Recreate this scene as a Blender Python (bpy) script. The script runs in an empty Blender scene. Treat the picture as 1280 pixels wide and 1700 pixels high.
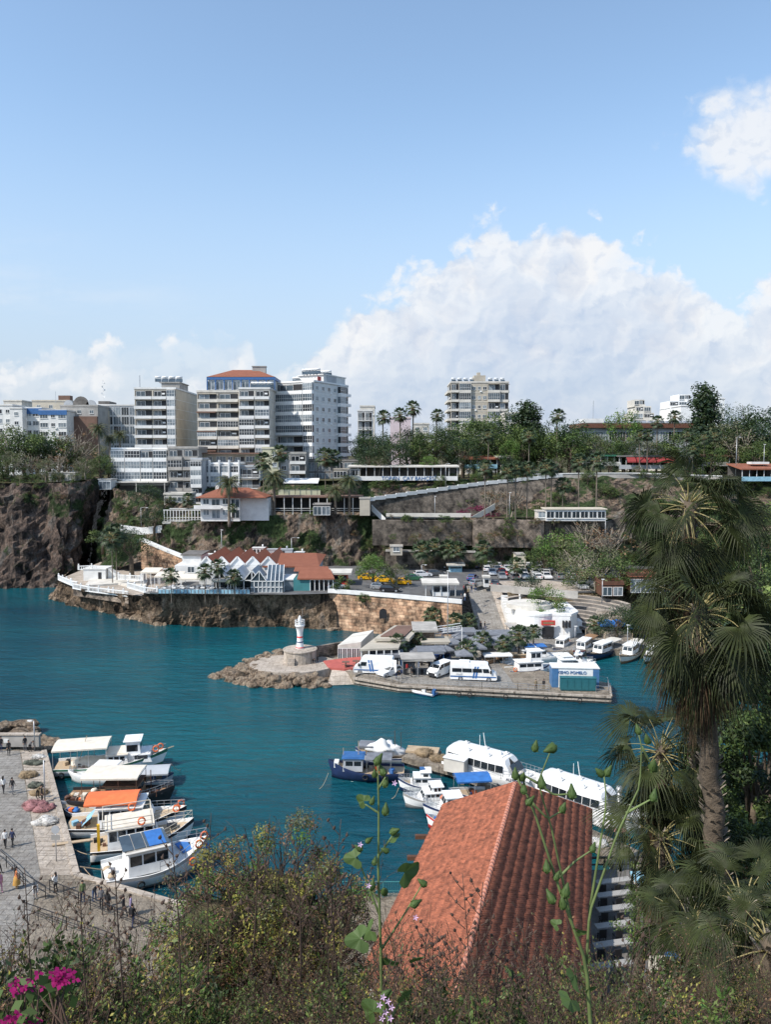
import bpy,bmesh,math,random
from mathutils import Vector,Matrix,noise as mnoise
sc = bpy.context.scene
R = math.radians
# ---------------- camera ----------------
FPX,PITCH,CAMZ,YH = 1277.0,math.atan(95/1277.0),36.0,755
cd = bpy.data.cameras.new('camera'); cam = bpy.data.objects.new('camera',cd); sc.collection.objects.link(cam)
cd.sensor_fit = 'VERTICAL'; cd.sensor_height = 36; cd.lens = FPX/1700*36
cd.clip_start = 0.1; cd.clip_end = 20000
cam.location = (0,0,CAMZ); cam.rotation_euler = (math.pi/2-PITCH,0,0)
sc.camera = cam
CP,SP = math.cos(PITCH),math.sin(PITCH)
def ray(px,py):
 a,b = (px-640)/FPX,(850-py)/FPX
 return Vector((a,CP+b*SP,-SP+b*CP))
def W(px,py,z=0.0):
 d = ray(px,py); t = (z-CAMZ)/d.z
 return Vector((d.x*t,d.y*t,z))
def D(px,py,Y):
 d = ray(px,py); t = Y/d.y
 return Vector((d.x*t,Y,CAMZ+d.z*t))
 # ---------------- sun, sky, exposure ----------------
SUN_EL = R(47); SUN_DIR = Vector((-0.84,-0.54,0)).normalized()
sv = Vector((SUN_DIR.x*math.cos(SUN_EL),SUN_DIR.y*math.cos(SUN_EL),math.sin(SUN_EL)))
sl = bpy.data.lights.new('sun','SUN'); sl.energy = 4.2; sl.angle = R(0.5); sl.color = (1.0,0.94,0.86)
so = bpy.data.objects.new('sun',sl); sc.collection.objects.link(so)
so.rotation_euler = sv.to_track_quat('Z','Y').to_euler(); so.location = (-50,-50,120)
sc.view_settings.view_transform = 'Standard'; sc.view_settings.look = 'None'
sc.view_settings.exposure = 0.32; sc.view_settings.gamma = 1.0; sc.view_settings.use_curve_mapping = False
world = bpy.data.worlds.new('World'); sc.world = world; world.use_nodes = True
nt = world.node_tree; N = nt.nodes; Lk = nt.links
for n in list(N):N.remove(n)
def nd(tree,t,**k):
 n = tree.nodes.new(t)
 for a,b in k.items():
  if a.startswith('i_'):
   key = a[2:]; key = int(key)if key.isdigit()else key.replace('_',' ')
   n.inputs[key].default_value = b
  else:setattr(n,a,b)
 return n
def wm(op,a,b=None,c=None,clamp=False,tree=None):
 tree = tree or nt
 n = tree.nodes.new('ShaderNodeMath'); n.operation = op; n.use_clamp = clamp
 for i,v in enumerate((a,b,c)):
  if v is None:continue
  if isinstance(v,(int,float)):n.inputs[i].default_value = v
  else:tree.links.new(v,n.inputs[i])
 return n.outputs[0]
def smooth(v,lo,hi):
 n = N.new('ShaderNodeMapRange'); n.interpolation_type = 'SMOOTHSTEP'
 Lk.new(v,n.inputs[0]); n.inputs[1].default_value = lo; n.inputs[2].default_value = hi
 return n.outputs[0]
def uv(px,py):
 d = ray(px,py); return d.x/d.y,d.z/d.y
sky = nd(nt,'ShaderNodeTexSky',sky_type='NISHITA',sun_disc=False,sun_elevation=SUN_EL,sun_rotation=math.atan2(SUN_DIR.x,SUN_DIR.y),altitude=20,air_density=1.0,dust_density=.5,ozone_density=2.2)
tc = N.new('ShaderNodeTexCoord'); sep = N.new('ShaderNodeSeparateXYZ'); Lk.new(tc.outputs['Generated'],sep.inputs[0])
yy = wm('MAXIMUM',sep.outputs[1],0.02)
U = wm('DIVIDE',sep.outputs[0],yy); V = wm('DIVIDE',sep.outputs[2],yy)
front = smooth(sep.outputs[1],0.1,0.3)
def vec2(sx,sy,off):
 c = N.new('ShaderNodeCombineXYZ')
 Lk.new(wm('MULTIPLY_ADD',U,sx,off[0]),c.inputs[0]); Lk.new(wm('MULTIPLY_ADD',V,sy,off[1]),c.inputs[1]); return c.outputs[0]
def cloud_noise(scale,sx,sy,off,detail=9,rough=0.58,dist=0.0):
 n = nd(nt,'ShaderNodeTexNoise',noise_dimensions='2D',i_Scale=scale,i_Detail=detail,i_Roughness=rough,i_Distortion=dist)
 Lk.new(vec2(sx,sy,off),n.inputs['Vector']); return n.outputs[0]
warp = nd(nt,'ShaderNodeTexNoise',noise_dimensions='2D',i_Scale=16,i_Detail=5,i_Roughness=.62); Lk.new(vec2(1,1.1,(5,3)),warp.inputs['Vector'])
wv = nd(nt,'ShaderNodeVectorMath',operation='MULTIPLY_ADD'); Lk.new(warp.outputs['Color'],wv.inputs[0]); wv.inputs[1].default_value = (.055,.055,0)
Lk.new(vec2(1,1.15,(2.2,4.4)),wv.inputs[2])
def billow(scale,off):
 a = nd(nt,'ShaderNodeVectorMath',operation='ADD'); Lk.new(wv.outputs[0],a.inputs[0]); a.inputs[1].default_value = (off[0],off[1],0)
 v = nd(nt,'ShaderNodeTexVoronoi',voronoi_dimensions='2D',feature='F1',i_Scale=scale,i_Detail=1.6,i_Roughness=.5)
 Lk.new(a.outputs[0],v.inputs['Vector']); return wm('SUBTRACT',1.0,v.outputs['Distance'])
def curve(pts,lo_u,hi_u):
 n = N.new('ShaderNodeFloatCurve'); cm = n.mapping; cu = cm.curves[0]
 Lk.new(wm('MULTIPLY_ADD',U,1/(hi_u-lo_u),-lo_u/(hi_u-lo_u),clamp=True),n.inputs['Value'])
 for i,(px,py)in enumerate(pts):
  u,v = uv(px,py); x = (u-lo_u)/(hi_u-lo_u)
  if i<2:cu.points[i].location = (x,v)
  else:cu.points.new(x,v)
 for p in cu.points:p.handle_type = 'AUTO_CLAMPED'
 cm.update(); return n.outputs[0]
n1 = cloud_noise(7,1,1.2,(3.1,1.7,0.3)); nbig = cloud_noise(3.0,1,1.6,(1.3,7.7,2.3),5)
b1 = billow(13,(0,0)); b1s = billow(13,(.011,-.013))
b2 = billow(36,(0,0)); b2s = billow(36,(.0045,-.0055))
edge = wm('ADD',wm('MULTIPLY',wm('SUBTRACT',b1,.50),.062),wm('ADD',wm('MULTIPLY',wm('SUBTRACT',b2,.52),.030),wm('MULTIPLY',wm('SUBTRACT',n1,.5),.05)))
def bank(pts,sharp,dens):
 top = curve(pts,-0.75,0.75)
 h = wm('ADD',wm('SUBTRACT',top,V),edge)
 return smooth(h,0.0,sharp),h
m_main,h_main = bank([(-200,900),(380,800),(440,640),(485,585),(590,480),(700,408),(780,352),(845,332),(905,332),(990,355),(1090,370),(1160,410),(1210,450),(1300,415),(1500,380)],.034,1)
m_left,h_left = bank([(-300,560),(0,585),(70,560),(150,538),(220,540),(300,520),(360,500),(405,512),(425,580),(470,680),(560,790)],.03,1)
# fair-weather puff high on the right
cu_,cv_ = uv(1265,225)
du = wm('DIVIDE',wm('SUBTRACT',U,cu_),.14); dv = wm('DIVIDE',wm('SUBTRACT',V,cv_),.085)
rr = wm('SQRT',wm('ADD',wm('MULTIPLY',du,du),wm('MULTIPLY',dv,dv)))
h_p = wm('ADD',wm('MULTIPLY',wm('SUBTRACT',1.0,rr),.13),wm('MULTIPLY',edge,.9)); m_p = smooth(h_p,.0,.07)
# shading of the billows: lit from the left and above, greyer low down
rel = wm('ADD',wm('MULTIPLY',wm('SUBTRACT',b1,b1s),.8),wm('MULTIPLY',wm('SUBTRACT',b2,b2s),.5))
depth_main = smooth(h_main,0.01,0.15)
lum = wm('ADD',wm('SUBTRACT',.98,wm('MULTIPLY',depth_main,wm('MULTIPLY_ADD',nbig,.95,.10))),wm('MULTIPLY',rel,wm('SUBTRACT',1.15,wm('MULTIPLY',depth_main,.5))))
lum = wm('MINIMUM',wm('MAXIMUM',lum,.0),1.0)
fade = smooth(V,.015,.16)
lowhaze = cloud_noise(2.2,.7,2.2,(9.3,2.2,5),6)
wis = smooth(cloud_noise(3.2,.6,3.0,(4.3,8.2,7),8),.47,.72)
wispy = wm('MULTIPLY',wm('MULTIPLY',wis,smooth(V,.34,.1)),smooth(U,-.1,-.5))
tex = smooth(wm('MULTIPLY_ADD',n1,.6,wm('MULTIPLY',b1,.4)),.40,.62)
d_main = wm('MULTIPLY',m_main,wm('MULTIPLY_ADD',tex,.16,wm('MULTIPLY_ADD',fade,.34,.48)))
d_left = wm('MULTIPLY',m_left,wm('MULTIPLY_ADD',tex,.60,.28))
dens = wm('MAXIMUM',wm('MAXIMUM',d_main,d_left),wm('MAXIMUM',wm('MULTIPLY',m_p,.85),wm('MULTIPLY',wispy,.45)))
dens = wm('MULTIPLY',wm('MULTIPLY',dens,front),smooth(V,-.06,-.01))
cr = N.new('ShaderNodeMix'); cr.data_type = 'RGBA'; Lk.new(lum,cr.inputs[0])
CLK = 4.9
cr.inputs[6].default_value = (2.75,3.25,4.15,1); cr.inputs[7].default_value = (4.95,5.0,5.1,1)
mx = N.new('ShaderNodeMix'); mx.data_type = 'RGBA'
gain = N.new('ShaderNodeMix'); gain.data_type = 'RGBA'; gain.blend_type = 'MULTIPLY'; gain.inputs[0].default_value = 1
gain.inputs[7].default_value = (1.42,1.38,1.26,1)
Lk.new(sky.outputs[0],gain.inputs[6])
hz = N.new('ShaderNodeMix'); hz.data_type = 'RGBA'; Lk.new(wm('MULTIPLY',smooth(sep.outputs[2],.42,.0),.95),hz.inputs[0]); Lk.new(gain.outputs[2],hz.inputs[6]); hz.inputs[7].default_value = (2.75,3.2,3.95,1)
Lk.new(dens,mx.inputs[0]); Lk.new(hz.outputs[2],mx.inputs[6]); Lk.new(cr.outputs[2],mx.inputs[7])
bg = N.new('ShaderNodeBackground'); bg.inputs[1].default_value = 0.15
world.cycles.sampling_method = 'MANUAL'; world.cycles.sample_map_resolution = 256
wo = N.new('ShaderNodeOutputWorld'); Lk.new(mx.outputs[2],bg.inputs[0]); Lk.new(bg.outputs[0],wo.inputs[0])
sc.cycles.max_bounces = 5; sc.cycles.diffuse_bounces = 3; sc.cycles.use_fast_gi = False; sc.cycles.transparent_max_bounces = 8
# ---------------- helpers ----------------
COL = sc.collection
rnd = random.Random(7)
def tag(o,label=None,cat=None,group=None,kind=None):
 if label:o['label'] = label
 if cat:o['category'] = cat
 if group:o['group'] = group
 if kind:o['kind'] = kind
 return o
def thing(name,label,cat,loc=(0,0,0),rz=0.0,group=None):
 o = bpy.data.objects.new(name,None); COL.objects.link(o); o.location = loc; o.rotation_euler = (0,0,rz)
 o.empty_display_size = .2
 return tag(o,label,cat,group)
def put(mesh,name,parent=None,loc=(0,0,0),rz=0.0,s=None):
 o = bpy.data.objects.new(name,mesh); COL.objects.link(o)
 if parent:o.parent = parent
 o.location = loc; o.rotation_euler = (0,0,rz)
 if s:o.scale = s if hasattr(s,'__len__')else(s,s,s)
 return o
KIDS = {}
def kids(o):return[c for c in o.children]
def copy_tree(o,loc=None,rz=None,s=None,label=None,parent=None):
 c = o.copy(); COL.objects.link(c)
 if parent:c.parent = parent
 if loc is not None:c.location = loc
 if rz is not None:c.rotation_euler = (0,0,rz)
 if s is not None:c.scale = s if hasattr(s,'__len__')else(s,s,s)
 if label:c['label'] = label
 for ch in list(o.children):copy_tree(ch,parent=c)
 return c
class MB:
 def __init__(s):s.v = []; s.f = []; s.m = []; s.sm = []
 def face(s,pts,m=0,sm=False):
  i = len(s.v); s.v+=[tuple(p)for p in pts]; s.f.append(tuple(range(i,i+len(pts)))); s.m.append(m); s.sm.append(sm)
 def box(s,c,d,m=0,rz=0.0,taper=1.0):
  i = len(s.v); cx,cy,cz = c; a,b,h = d[0]/2,d[1]/2,d[2]/2; co,si = math.cos(rz),math.sin(rz)
  for z,t in((-h,1),(h,taper)):
   for x,y in((-a,-b),(a,-b),(a,b),(-a,b)):
    x*=t; y*=t
    s.v.append((cx+x*co-y*si,cy+x*si+y*co,cz+z))
  for q in((0,3,2,1),(4,5,6,7),(0,1,5,4),(1,2,6,5),(2,3,7,6),(3,0,4,7)):
   s.f.append(tuple(i+k for k in q)); s.m.append(m); s.sm.append(False)
 def b(s,x0,x1,y0,y1,z0,z1,m=0):s.box(((x0+x1)/2,(y0+y1)/2,(z0+z1)/2),(abs(x1-x0),abs(y1-y0),abs(z1-z0)),m)
 def bar(s,p,q,w=.05,h=None,m=0):
  h = h or w; p = Vector(p); q = Vector(q); d = (q-p)
  if d.length<1e-6:return
  d.normalize(); up = Vector((0,0,1))if abs(d.z)<.95 else Vector((1,0,0))
  a = d.cross(up).normalized()*w/2; b_ = a.cross(d).normalized()*h/2; i = len(s.v)
  for e in(p,q):
   for k in((-1,-1),(1,-1),(1,1),(-1,1)):s.v.append(tuple(e+a*k[0]+b_*k[1]))
  for qd in((0,3,2,1),(4,5,6,7),(0,1,5,4),(1,2,6,5),(2,3,7,6),(3,0,4,7)):
   s.f.append(tuple(i+k for k in qd)); s.m.append(m); s.sm.append(False)
 def tube(s,pts,r,n=6,m=0,cap=True):
  pts = [Vector(p)for p in pts]; rs = r if hasattr(r,'__len__')else[r]*len(pts); base = len(s.v)
  for k,p in enumerate(pts):
   d = (pts[min(k+1,len(pts)-1)]-pts[max(k-1,0)])
   d = d.normalized()if d.length>1e-9 else Vector((0,0,1))
   up = Vector((0,0,1))if abs(d.z)<.9 else Vector((1,0,0))
   a = d.cross(up).normalized(); b_ = a.cross(d)
   for j in range(n):
    t = 2*math.pi*j/n; s.v.append(tuple(p+(a*math.cos(t)+b_*math.sin(t))*rs[k]))
  for k in range(len(pts)-1):
   for j in range(n):
    q = (j+1)%n
    s.f.append((base+k*n+j,base+k*n+q,base+(k+1)*n+q,base+(k+1)*n+j)); s.m.append(m); s.sm.append(True)
  if cap:
   s.f.append(tuple(base+j for j in range(n))[::-1]); s.m.append(m); s.sm.append(False)
   s.f.append(tuple(base+(len(pts)-1)*n+j for j in range(n))); s.m.append(m); s.sm.append(False)
 def lathe(s,prof,c=(0,0,0),n=16,m=0,sm=True):
  base = len(s.v)
  for r,z in prof:
   for j in range(n):
    t = 2*math.pi*j/n; s.v.append((c[0]+r*math.cos(t),c[1]+r*math.sin(t),c[2]+z))
  for k in range(len(prof)-1):
   for j in range(n):
    q = (j+1)%n
    s.f.append((base+k*n+j,base+k*n+q,base+(k+1)*n+q,base+(k+1)*n+j)); s.m.append(m); s.sm.append(sm)
  s.f.append(tuple(base+(len(prof)-1)*n+j for j in range(n))); s.m.append(m); s.sm.append(False)
 def prism(s,poly,z0,z1,m=0,mtop=None):
  i = len(s.v); n = len(poly)
  ar = sum(poly[k][0]*poly[(k+1)%n][1]-poly[(k+1)%n][0]*poly[k][1]for k in range(n))
  if ar<0:poly = list(poly)[::-1]
  for z in(z0,z1):
   for p in poly:s.v.append((p[0],p[1],z))
  s.f.append(tuple(i+k for k in range(n))[::-1]); s.m.append(m); s.sm.append(False)
  s.f.append(tuple(i+n+k for k in range(n))); s.m.append(m if mtop is None else mtop); s.sm.append(False)
  for k in range(n):
   q = (k+1)%n; s.f.append((i+k,i+q,i+n+q,i+n+k)); s.m.append(m); s.sm.append(False)
 def profx(s,prof,x0,x1,m=0):
  i = len(s.v); n = len(prof)
  for x in(x0,x1):
   for p in prof:s.v.append((x,p[0],p[1]))
  s.f.append(tuple(i+k for k in range(n))); s.m.append(m); s.sm.append(False)
  s.f.append(tuple(i+n+k for k in range(n))[::-1]); s.m.append(m); s.sm.append(False)
  for k in range(n):
   q = (k+1)%n; s.f.append((i+k,i+n+k,i+n+q,i+q)); s.m.append(m); s.sm.append(False)
 def blob(s,c,r,m=0,n=8,k=6,amp=.15,seed=0,sc_=(1,1,1)):
  base = len(s.v)
  for a in range(k+1):
   ph = math.pi*a/k
   for j in range(n):
    t = 2*math.pi*j/n; d = Vector((math.sin(ph)*math.cos(t),math.sin(ph)*math.sin(t),math.cos(ph)))
    q = 1+amp*mnoise.noise(d*1.7+Vector((seed*3.1,seed*1.7,seed)))*2
    s.v.append((c[0]+d.x*r*q*sc_[0],c[1]+d.y*r*q*sc_[1],c[2]+d.z*r*q*sc_[2]))
  for a in range(k):
   for j in range(n):
    q = (j+1)%n; s.f.append((base+a*n+j,base+(a+1)*n+j,base+(a+1)*n+q,base+a*n+q)); s.m.append(m); s.sm.append(True)
 def mesh(s,name,mats):
  me = bpy.data.meshes.new(name); me.from_pydata(s.v,[],s.f)
  for mt in(mats if isinstance(mats,(list,tuple))else[mats]):me.materials.append(mt)
  me.polygons.foreach_set('material_index',s.m); me.polygons.foreach_set('use_smooth',s.sm)
  me.update(); return me
 def obj(s,name,mats,parent=None,loc=(0,0,0),rz=0.0):return put(s.mesh(name,mats),name,parent,loc,rz)
 # ---------------- materials ----------------
M = {}
def mat(name,col,rough=.7,var=.18,scale=1.5,bump=0.0,bscale=6.0,metal=0.0,col2=None,spec=.5,detail=5,trans=0.0,coat=0.0,obj=True,stretch=None,lo=.35,hi=.65):
 m = bpy.data.materials.new(name); m.use_nodes = True; t = m.node_tree; b = t.nodes['Principled BSDF']
 c = t.nodes.new('ShaderNodeTexCoord'); src = c.outputs['Object']
 if not obj:
  g = t.nodes.new('ShaderNodeNewGeometry'); src = g.outputs['Position']
 if stretch:
  mp = t.nodes.new('ShaderNodeMapping'); mp.inputs['Scale'].default_value = stretch; t.links.new(src,mp.inputs[0]); src = mp.outputs[0]
 n = nd(t,'ShaderNodeTexNoise',i_Scale=scale,i_Detail=detail,i_Roughness=.62); t.links.new(src,n.inputs['Vector'])
 mr = t.nodes.new('ShaderNodeMapRange'); t.links.new(n.outputs[0],mr.inputs[0]); mr.inputs[1].default_value = lo; mr.inputs[2].default_value = hi
 mxx = t.nodes.new('ShaderNodeMix'); mxx.data_type = 'RGBA'; t.links.new(mr.outputs[0],mxx.inputs[0])
 c2 = col2 or tuple(min(1,v*(1+var))for v in col); c1 = col if col2 else tuple(v*(1-var)for v in col)
 mxx.inputs[6].default_value = (*c1,1); mxx.inputs[7].default_value = (*c2,1)
 t.links.new(mxx.outputs[2],b.inputs['Base Color'])
 b.inputs['Roughness'].default_value = rough; b.inputs['Metallic'].default_value = metal
 b.inputs['Specular IOR Level'].default_value = spec; b.inputs['Coat Weight'].default_value = coat
 if bump:
  n2 = nd(t,'ShaderNodeTexNoise',i_Scale=bscale,i_Detail=6,i_Roughness=.65); t.links.new(src,n2.inputs['Vector'])
  bp = t.nodes.new('ShaderNodeBump'); bp.inputs['Strength'].default_value = bump; bp.inputs['Distance'].default_value = .15
  t.links.new(n2.outputs[0],bp.inputs['Height']); t.links.new(bp.outputs[0],b.inputs['Normal'])
 if trans:
  tr = t.nodes.new('ShaderNodeBsdfTranslucent'); t.links.new(mxx.outputs[2],tr.inputs[0])
  ms = t.nodes.new('ShaderNodeMixShader'); ms.inputs[0].default_value = trans
  o = t.nodes['Material Output']; t.links.new(b.outputs[0],ms.inputs[1]); t.links.new(tr.outputs[0],ms.inputs[2]); t.links.new(ms.outputs[0],o.inputs[0])
 M[name] = m; return m
mat('white_paint',(.78,.78,.76),.5,.08)
mat('white_wall',(.66,.66,.64),.8,.10,.6)
mat('offwhite',(.58,.55,.49),.8,.14,.5)
mat('cream_wall',(.52,.47,.38),.85,.10,.3)
mat('beige_wall',(.42,.38,.31),.85,.14,.3)
mat('grey_wall',(.33,.32,.30),.85,.2,.3)
mat('greyblue_wall',(.40,.42,.44),.85,.12,.3)
mat('concrete',(.36,.34,.31),.9,.2,.5,.2,8)
mat('dark_concrete',(.14,.13,.12),.9,.3,.6)
mat('brown_wall',(.16,.095,.07),.85,.2,.3)
mat('pink_wall',(.60,.50,.52),.85,.08,.3)
mat('yellow_wall',(.50,.49,.34),.85,.1,.3)
mat('red_paint',(.55,.05,.04),.5,.15)
mat('red_awning',(.24,.03,.03),.8,.15)
mat('orange_cloth',(.72,.16,.05),.8,.12)
mat('blue_paint',(.035,.12,.30),.5,.15)
mat('blue_cloth',(.03,.14,.40),.7,.15)
mat('navy',(.015,.03,.09),.5,.2)
mat('teal_wall',(.045,.19,.20),.6,.15,.4)
mat('lightblue',(.25,.45,.55),.6,.15)
mat('cream_cloth',(.66,.60,.50),.85,.1)
mat('grey_cloth',(.16,.17,.19),.85,.2)
mat('green_paint',(.03,.14,.08),.5,.2)
mat('dark',(.02,.02,.022),.6,.3)
mat('steel',(.45,.46,.47),.4,.1,metal=.6)
mat('rubber',(.018,.018,.018),.85,.2)
mat('wood',(.26,.15,.08),.7,.25,2,stretch=(1,8,8))
mat('darkwood',(.10,.045,.025),.7,.25,2)
mat('palewood',(.42,.32,.21),.8,.2,3,stretch=(1,6,6))
mat('red_floor',(.42,.10,.08),.8,.15)
mat('yellow_paint',(.75,.42,.02),.5,.1)
mat('asphalt',(.10,.10,.10),.9,.25,.4,obj=False)
mat('skin',(.48,.29,.20),.6,.05); mat('hair',(.02,.014,.01),.6,.2)
mat('glass',(.055,.075,.09),.08,.5,.25,spec=.9,obj=False)
mat('glass_curtain',(.30,.34,.36),.25,.5,.35,spec=.7,obj=False,col2=(.06,.08,.10))
mat('glass_dark',(.015,.02,.025),.08,.3,.5,spec=.8)
# ---------------- setting ----------------
def wetwater():
 m = bpy.data.materials.new('sea_water'); m.use_nodes = True; t = m.node_tree; b = t.nodes['Principled BSDF']
 g = t.nodes.new('ShaderNodeNewGeometry')
 def mapn(sx,sy,rot=0.0):
  mp = t.nodes.new('ShaderNodeMapping'); mp.inputs['Scale'].default_value = (sx,sy,1); mp.inputs['Rotation'].default_value = (0,0,rot)
  t.links.new(g.outputs['Position'],mp.inputs[0]); return mp.outputs[0]
 big = nd(t,'ShaderNodeTexNoise',i_Scale=.018,i_Detail=4); t.links.new(mapn(1,1.6,.3),big.inputs['Vector'])
 mr = t.nodes.new('ShaderNodeMapRange'); mr.inputs[1].default_value = .38; mr.inputs[2].default_value = .62; t.links.new(big.outputs[0],mr.inputs[0])
 mx_ = t.nodes.new('ShaderNodeMix'); mx_.data_type = 'RGBA'; t.links.new(mr.outputs[0],mx_.inputs[0])
 mx_.inputs[6].default_value = (.003,.045,.068,1); mx_.inputs[7].default_value = (.004,.086,.106,1)
 t.links.new(mx_.outputs[2],b.inputs['Base Color'])
 b.inputs['Roughness'].default_value = .12; b.inputs['IOR'].default_value = 1.33; b.inputs['Specular IOR Level'].default_value = .5
 w1 = nd(t,'ShaderNodeTexNoise',i_Scale=.55,i_Detail=6,i_Roughness=.62,i_Distortion=.6); t.links.new(mapn(.55,1.5,.12),w1.inputs['Vector'])
 w2 = nd(t,'ShaderNodeTexNoise',i_Scale=.16,i_Detail=3,i_Roughness=.5); t.links.new(mapn(.7,1.5,-.2),w2.inputs['Vector'])
 ad = wm('MULTIPLY_ADD',w2.outputs[0],.9,w1.outputs[0],tree=t)
 bp = t.nodes.new('ShaderNodeBump'); bp.inputs['Strength'].default_value = 1.0; bp.inputs['Distance'].default_value = .58
 t.links.new(ad,bp.inputs['Height']); t.links.new(bp.outputs[0],b.inputs['Normal'])
 return m
m = MB(); m.face([(-6000,-300,0),(6000,-300,0),(6000,9000,0),(-6000,9000,0)]); water = m.obj('water',wetwater()); tag(water,kind='structure')
def rockmat(name,cols,scale=.25,bump=.7,veg=None,obj=False,joints=None):
 m = bpy.data.materials.new(name); m.use_nodes = True; t = m.node_tree; b = t.nodes['Principled BSDF']
 g = t.nodes.new('ShaderNodeNewGeometry'); mp = t.nodes.new('ShaderNodeMapping'); mp.inputs['Scale'].default_value = (1,1,.55); t.links.new(g.outputs['Position'],mp.inputs[0])
 n = nd(t,'ShaderNodeTexNoise',i_Scale=scale,i_Detail=9,i_Roughness=.66,i_Distortion=.8); t.links.new(mp.outputs[0],n.inputs['Vector'])
 r = t.nodes.new('ShaderNodeValToRGB'); t.links.new(n.outputs[0],r.inputs[0]); el = r.color_ramp.elements
 el[0].position = .38; el[0].color = (*cols[0],1); el[1].position = .62; el[1].color = (*cols[-1],1)
 for i,c in enumerate(cols[1:-1]):e = el.new(.38+.24*(i+1)/(len(cols)-1)); e.color = (*c,1)
 out = r.outputs[0]
 if veg:
  n3 = nd(t,'ShaderNodeTexNoise',i_Scale=.12,i_Detail=8,i_Roughness=.7); t.links.new(g.outputs['Position'],n3.inputs['Vector'])
  mr = t.nodes.new('ShaderNodeMapRange'); mr.inputs[1].default_value = veg[0]; mr.inputs[2].default_value = veg[0]+.06; t.links.new(n3.outputs[0],mr.inputs[0])
  mm = t.nodes.new('ShaderNodeMix'); mm.data_type = 'RGBA'; t.links.new(mr.outputs[0],mm.inputs[0]); t.links.new(out,mm.inputs[6]); mm.inputs[7].default_value = (*veg[1],1); out = mm.outputs[2]
 hf = nd(t,'ShaderNodeTexNoise',i_Scale=scale*7,i_Detail=9,i_Roughness=.75,i_Distortion=.5); t.links.new(mp.outputs[0],hf.inputs['Vector'])
 hr = t.nodes.new('ShaderNodeMapRange'); hr.inputs[1].default_value = .36; hr.inputs[2].default_value = .62; hr.inputs[3].default_value = .35 if bump>.4 else.82; hr.inputs[4].default_value = 1.75 if bump>.4 else 1.16; t.links.new(hf.outputs[0],hr.inputs[0])
 hm = t.nodes.new('ShaderNodeMix'); hm.data_type = 'RGBA'; hm.blend_type = 'MULTIPLY'; hm.inputs[0].default_value = 1; t.links.new(out,hm.inputs[6]); t.links.new(hr.outputs[0],hm.inputs[7]); out = hm.outputs[2]
 if joints:
  br = t.nodes.new('ShaderNodeTexBrick'); t.links.new(g.outputs['Position'],br.inputs[0]); br.inputs['Scale'].default_value = 1; br.inputs['Brick Width'].default_value = joints[0]; br.inputs['Row Height'].default_value = joints[1]; br.inputs['Mortar Size'].default_value = .03
  br.inputs['Color1'].default_value = (1.05,1.05,1.05,1); br.inputs['Color2'].default_value = (.86,.85,.84,1); br.inputs['Mortar'].default_value = (.5,.48,.46,1)
  jm = t.nodes.new('ShaderNodeMix'); jm.data_type = 'RGBA'; jm.blend_type = 'MULTIPLY'; jm.inputs[0].default_value = 1; t.links.new(out,jm.inputs[6]); t.links.new(br.outputs[0],jm.inputs[7]); out = jm.outputs[2]
 t.links.new(out,b.inputs['Base Color']); b.inputs['Roughness'].default_value = .95; b.inputs['Specular IOR Level'].default_value = .2
 v = nd(t,'ShaderNodeTexNoise',i_Scale=scale*5,i_Detail=8,i_Roughness=.7); t.links.new(mp.outputs[0],v.inputs['Vector'])
 bp = t.nodes.new('ShaderNodeBump'); bp.inputs['Strength'].default_value = 1.0; bp.inputs['Distance'].default_value = bump*1.6
 t.links.new(v.outputs[0],bp.inputs['Height']); t.links.new(bp.outputs[0],b.inputs['Normal']); M[name] = m; return m
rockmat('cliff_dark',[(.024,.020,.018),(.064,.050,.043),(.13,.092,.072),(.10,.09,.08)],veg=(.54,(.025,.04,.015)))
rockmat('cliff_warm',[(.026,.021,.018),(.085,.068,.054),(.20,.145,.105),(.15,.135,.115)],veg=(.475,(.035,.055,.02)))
rockmat('headland_rock',[(.035,.027,.02),(.11,.08,.055),(.21,.15,.10),(.26,.20,.15)],.35)
rockmat('boulder',[(.09,.07,.05),(.21,.155,.11),(.32,.25,.18),(.26,.215,.165)],.6,.5)
rockmat('soil',[(.06,.045,.03),(.13,.10,.06),(.18,.14,.09),(.10,.10,.05)],.5,.5)
rockmat('scrub_ground',[(.03,.04,.018),(.07,.08,.03),(.13,.10,.06),(.06,.07,.03)],.2,.5)
rockmat('paving',[(.21,.195,.175),(.255,.24,.215),(.29,.275,.25),(.23,.215,.195)],.35,.15,joints=(1.3,.65))
rockmat('pale_paving',[(.33,.285,.235),(.41,.355,.295),(.47,.41,.345),(.37,.32,.27)],.5,.12,joints=(1.6,1.1))
rockmat('pier_concrete',[(.19,.16,.125),(.28,.24,.19),(.36,.31,.245),(.26,.22,.18)],.6,.3,joints=(2.4,1.6))
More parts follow.
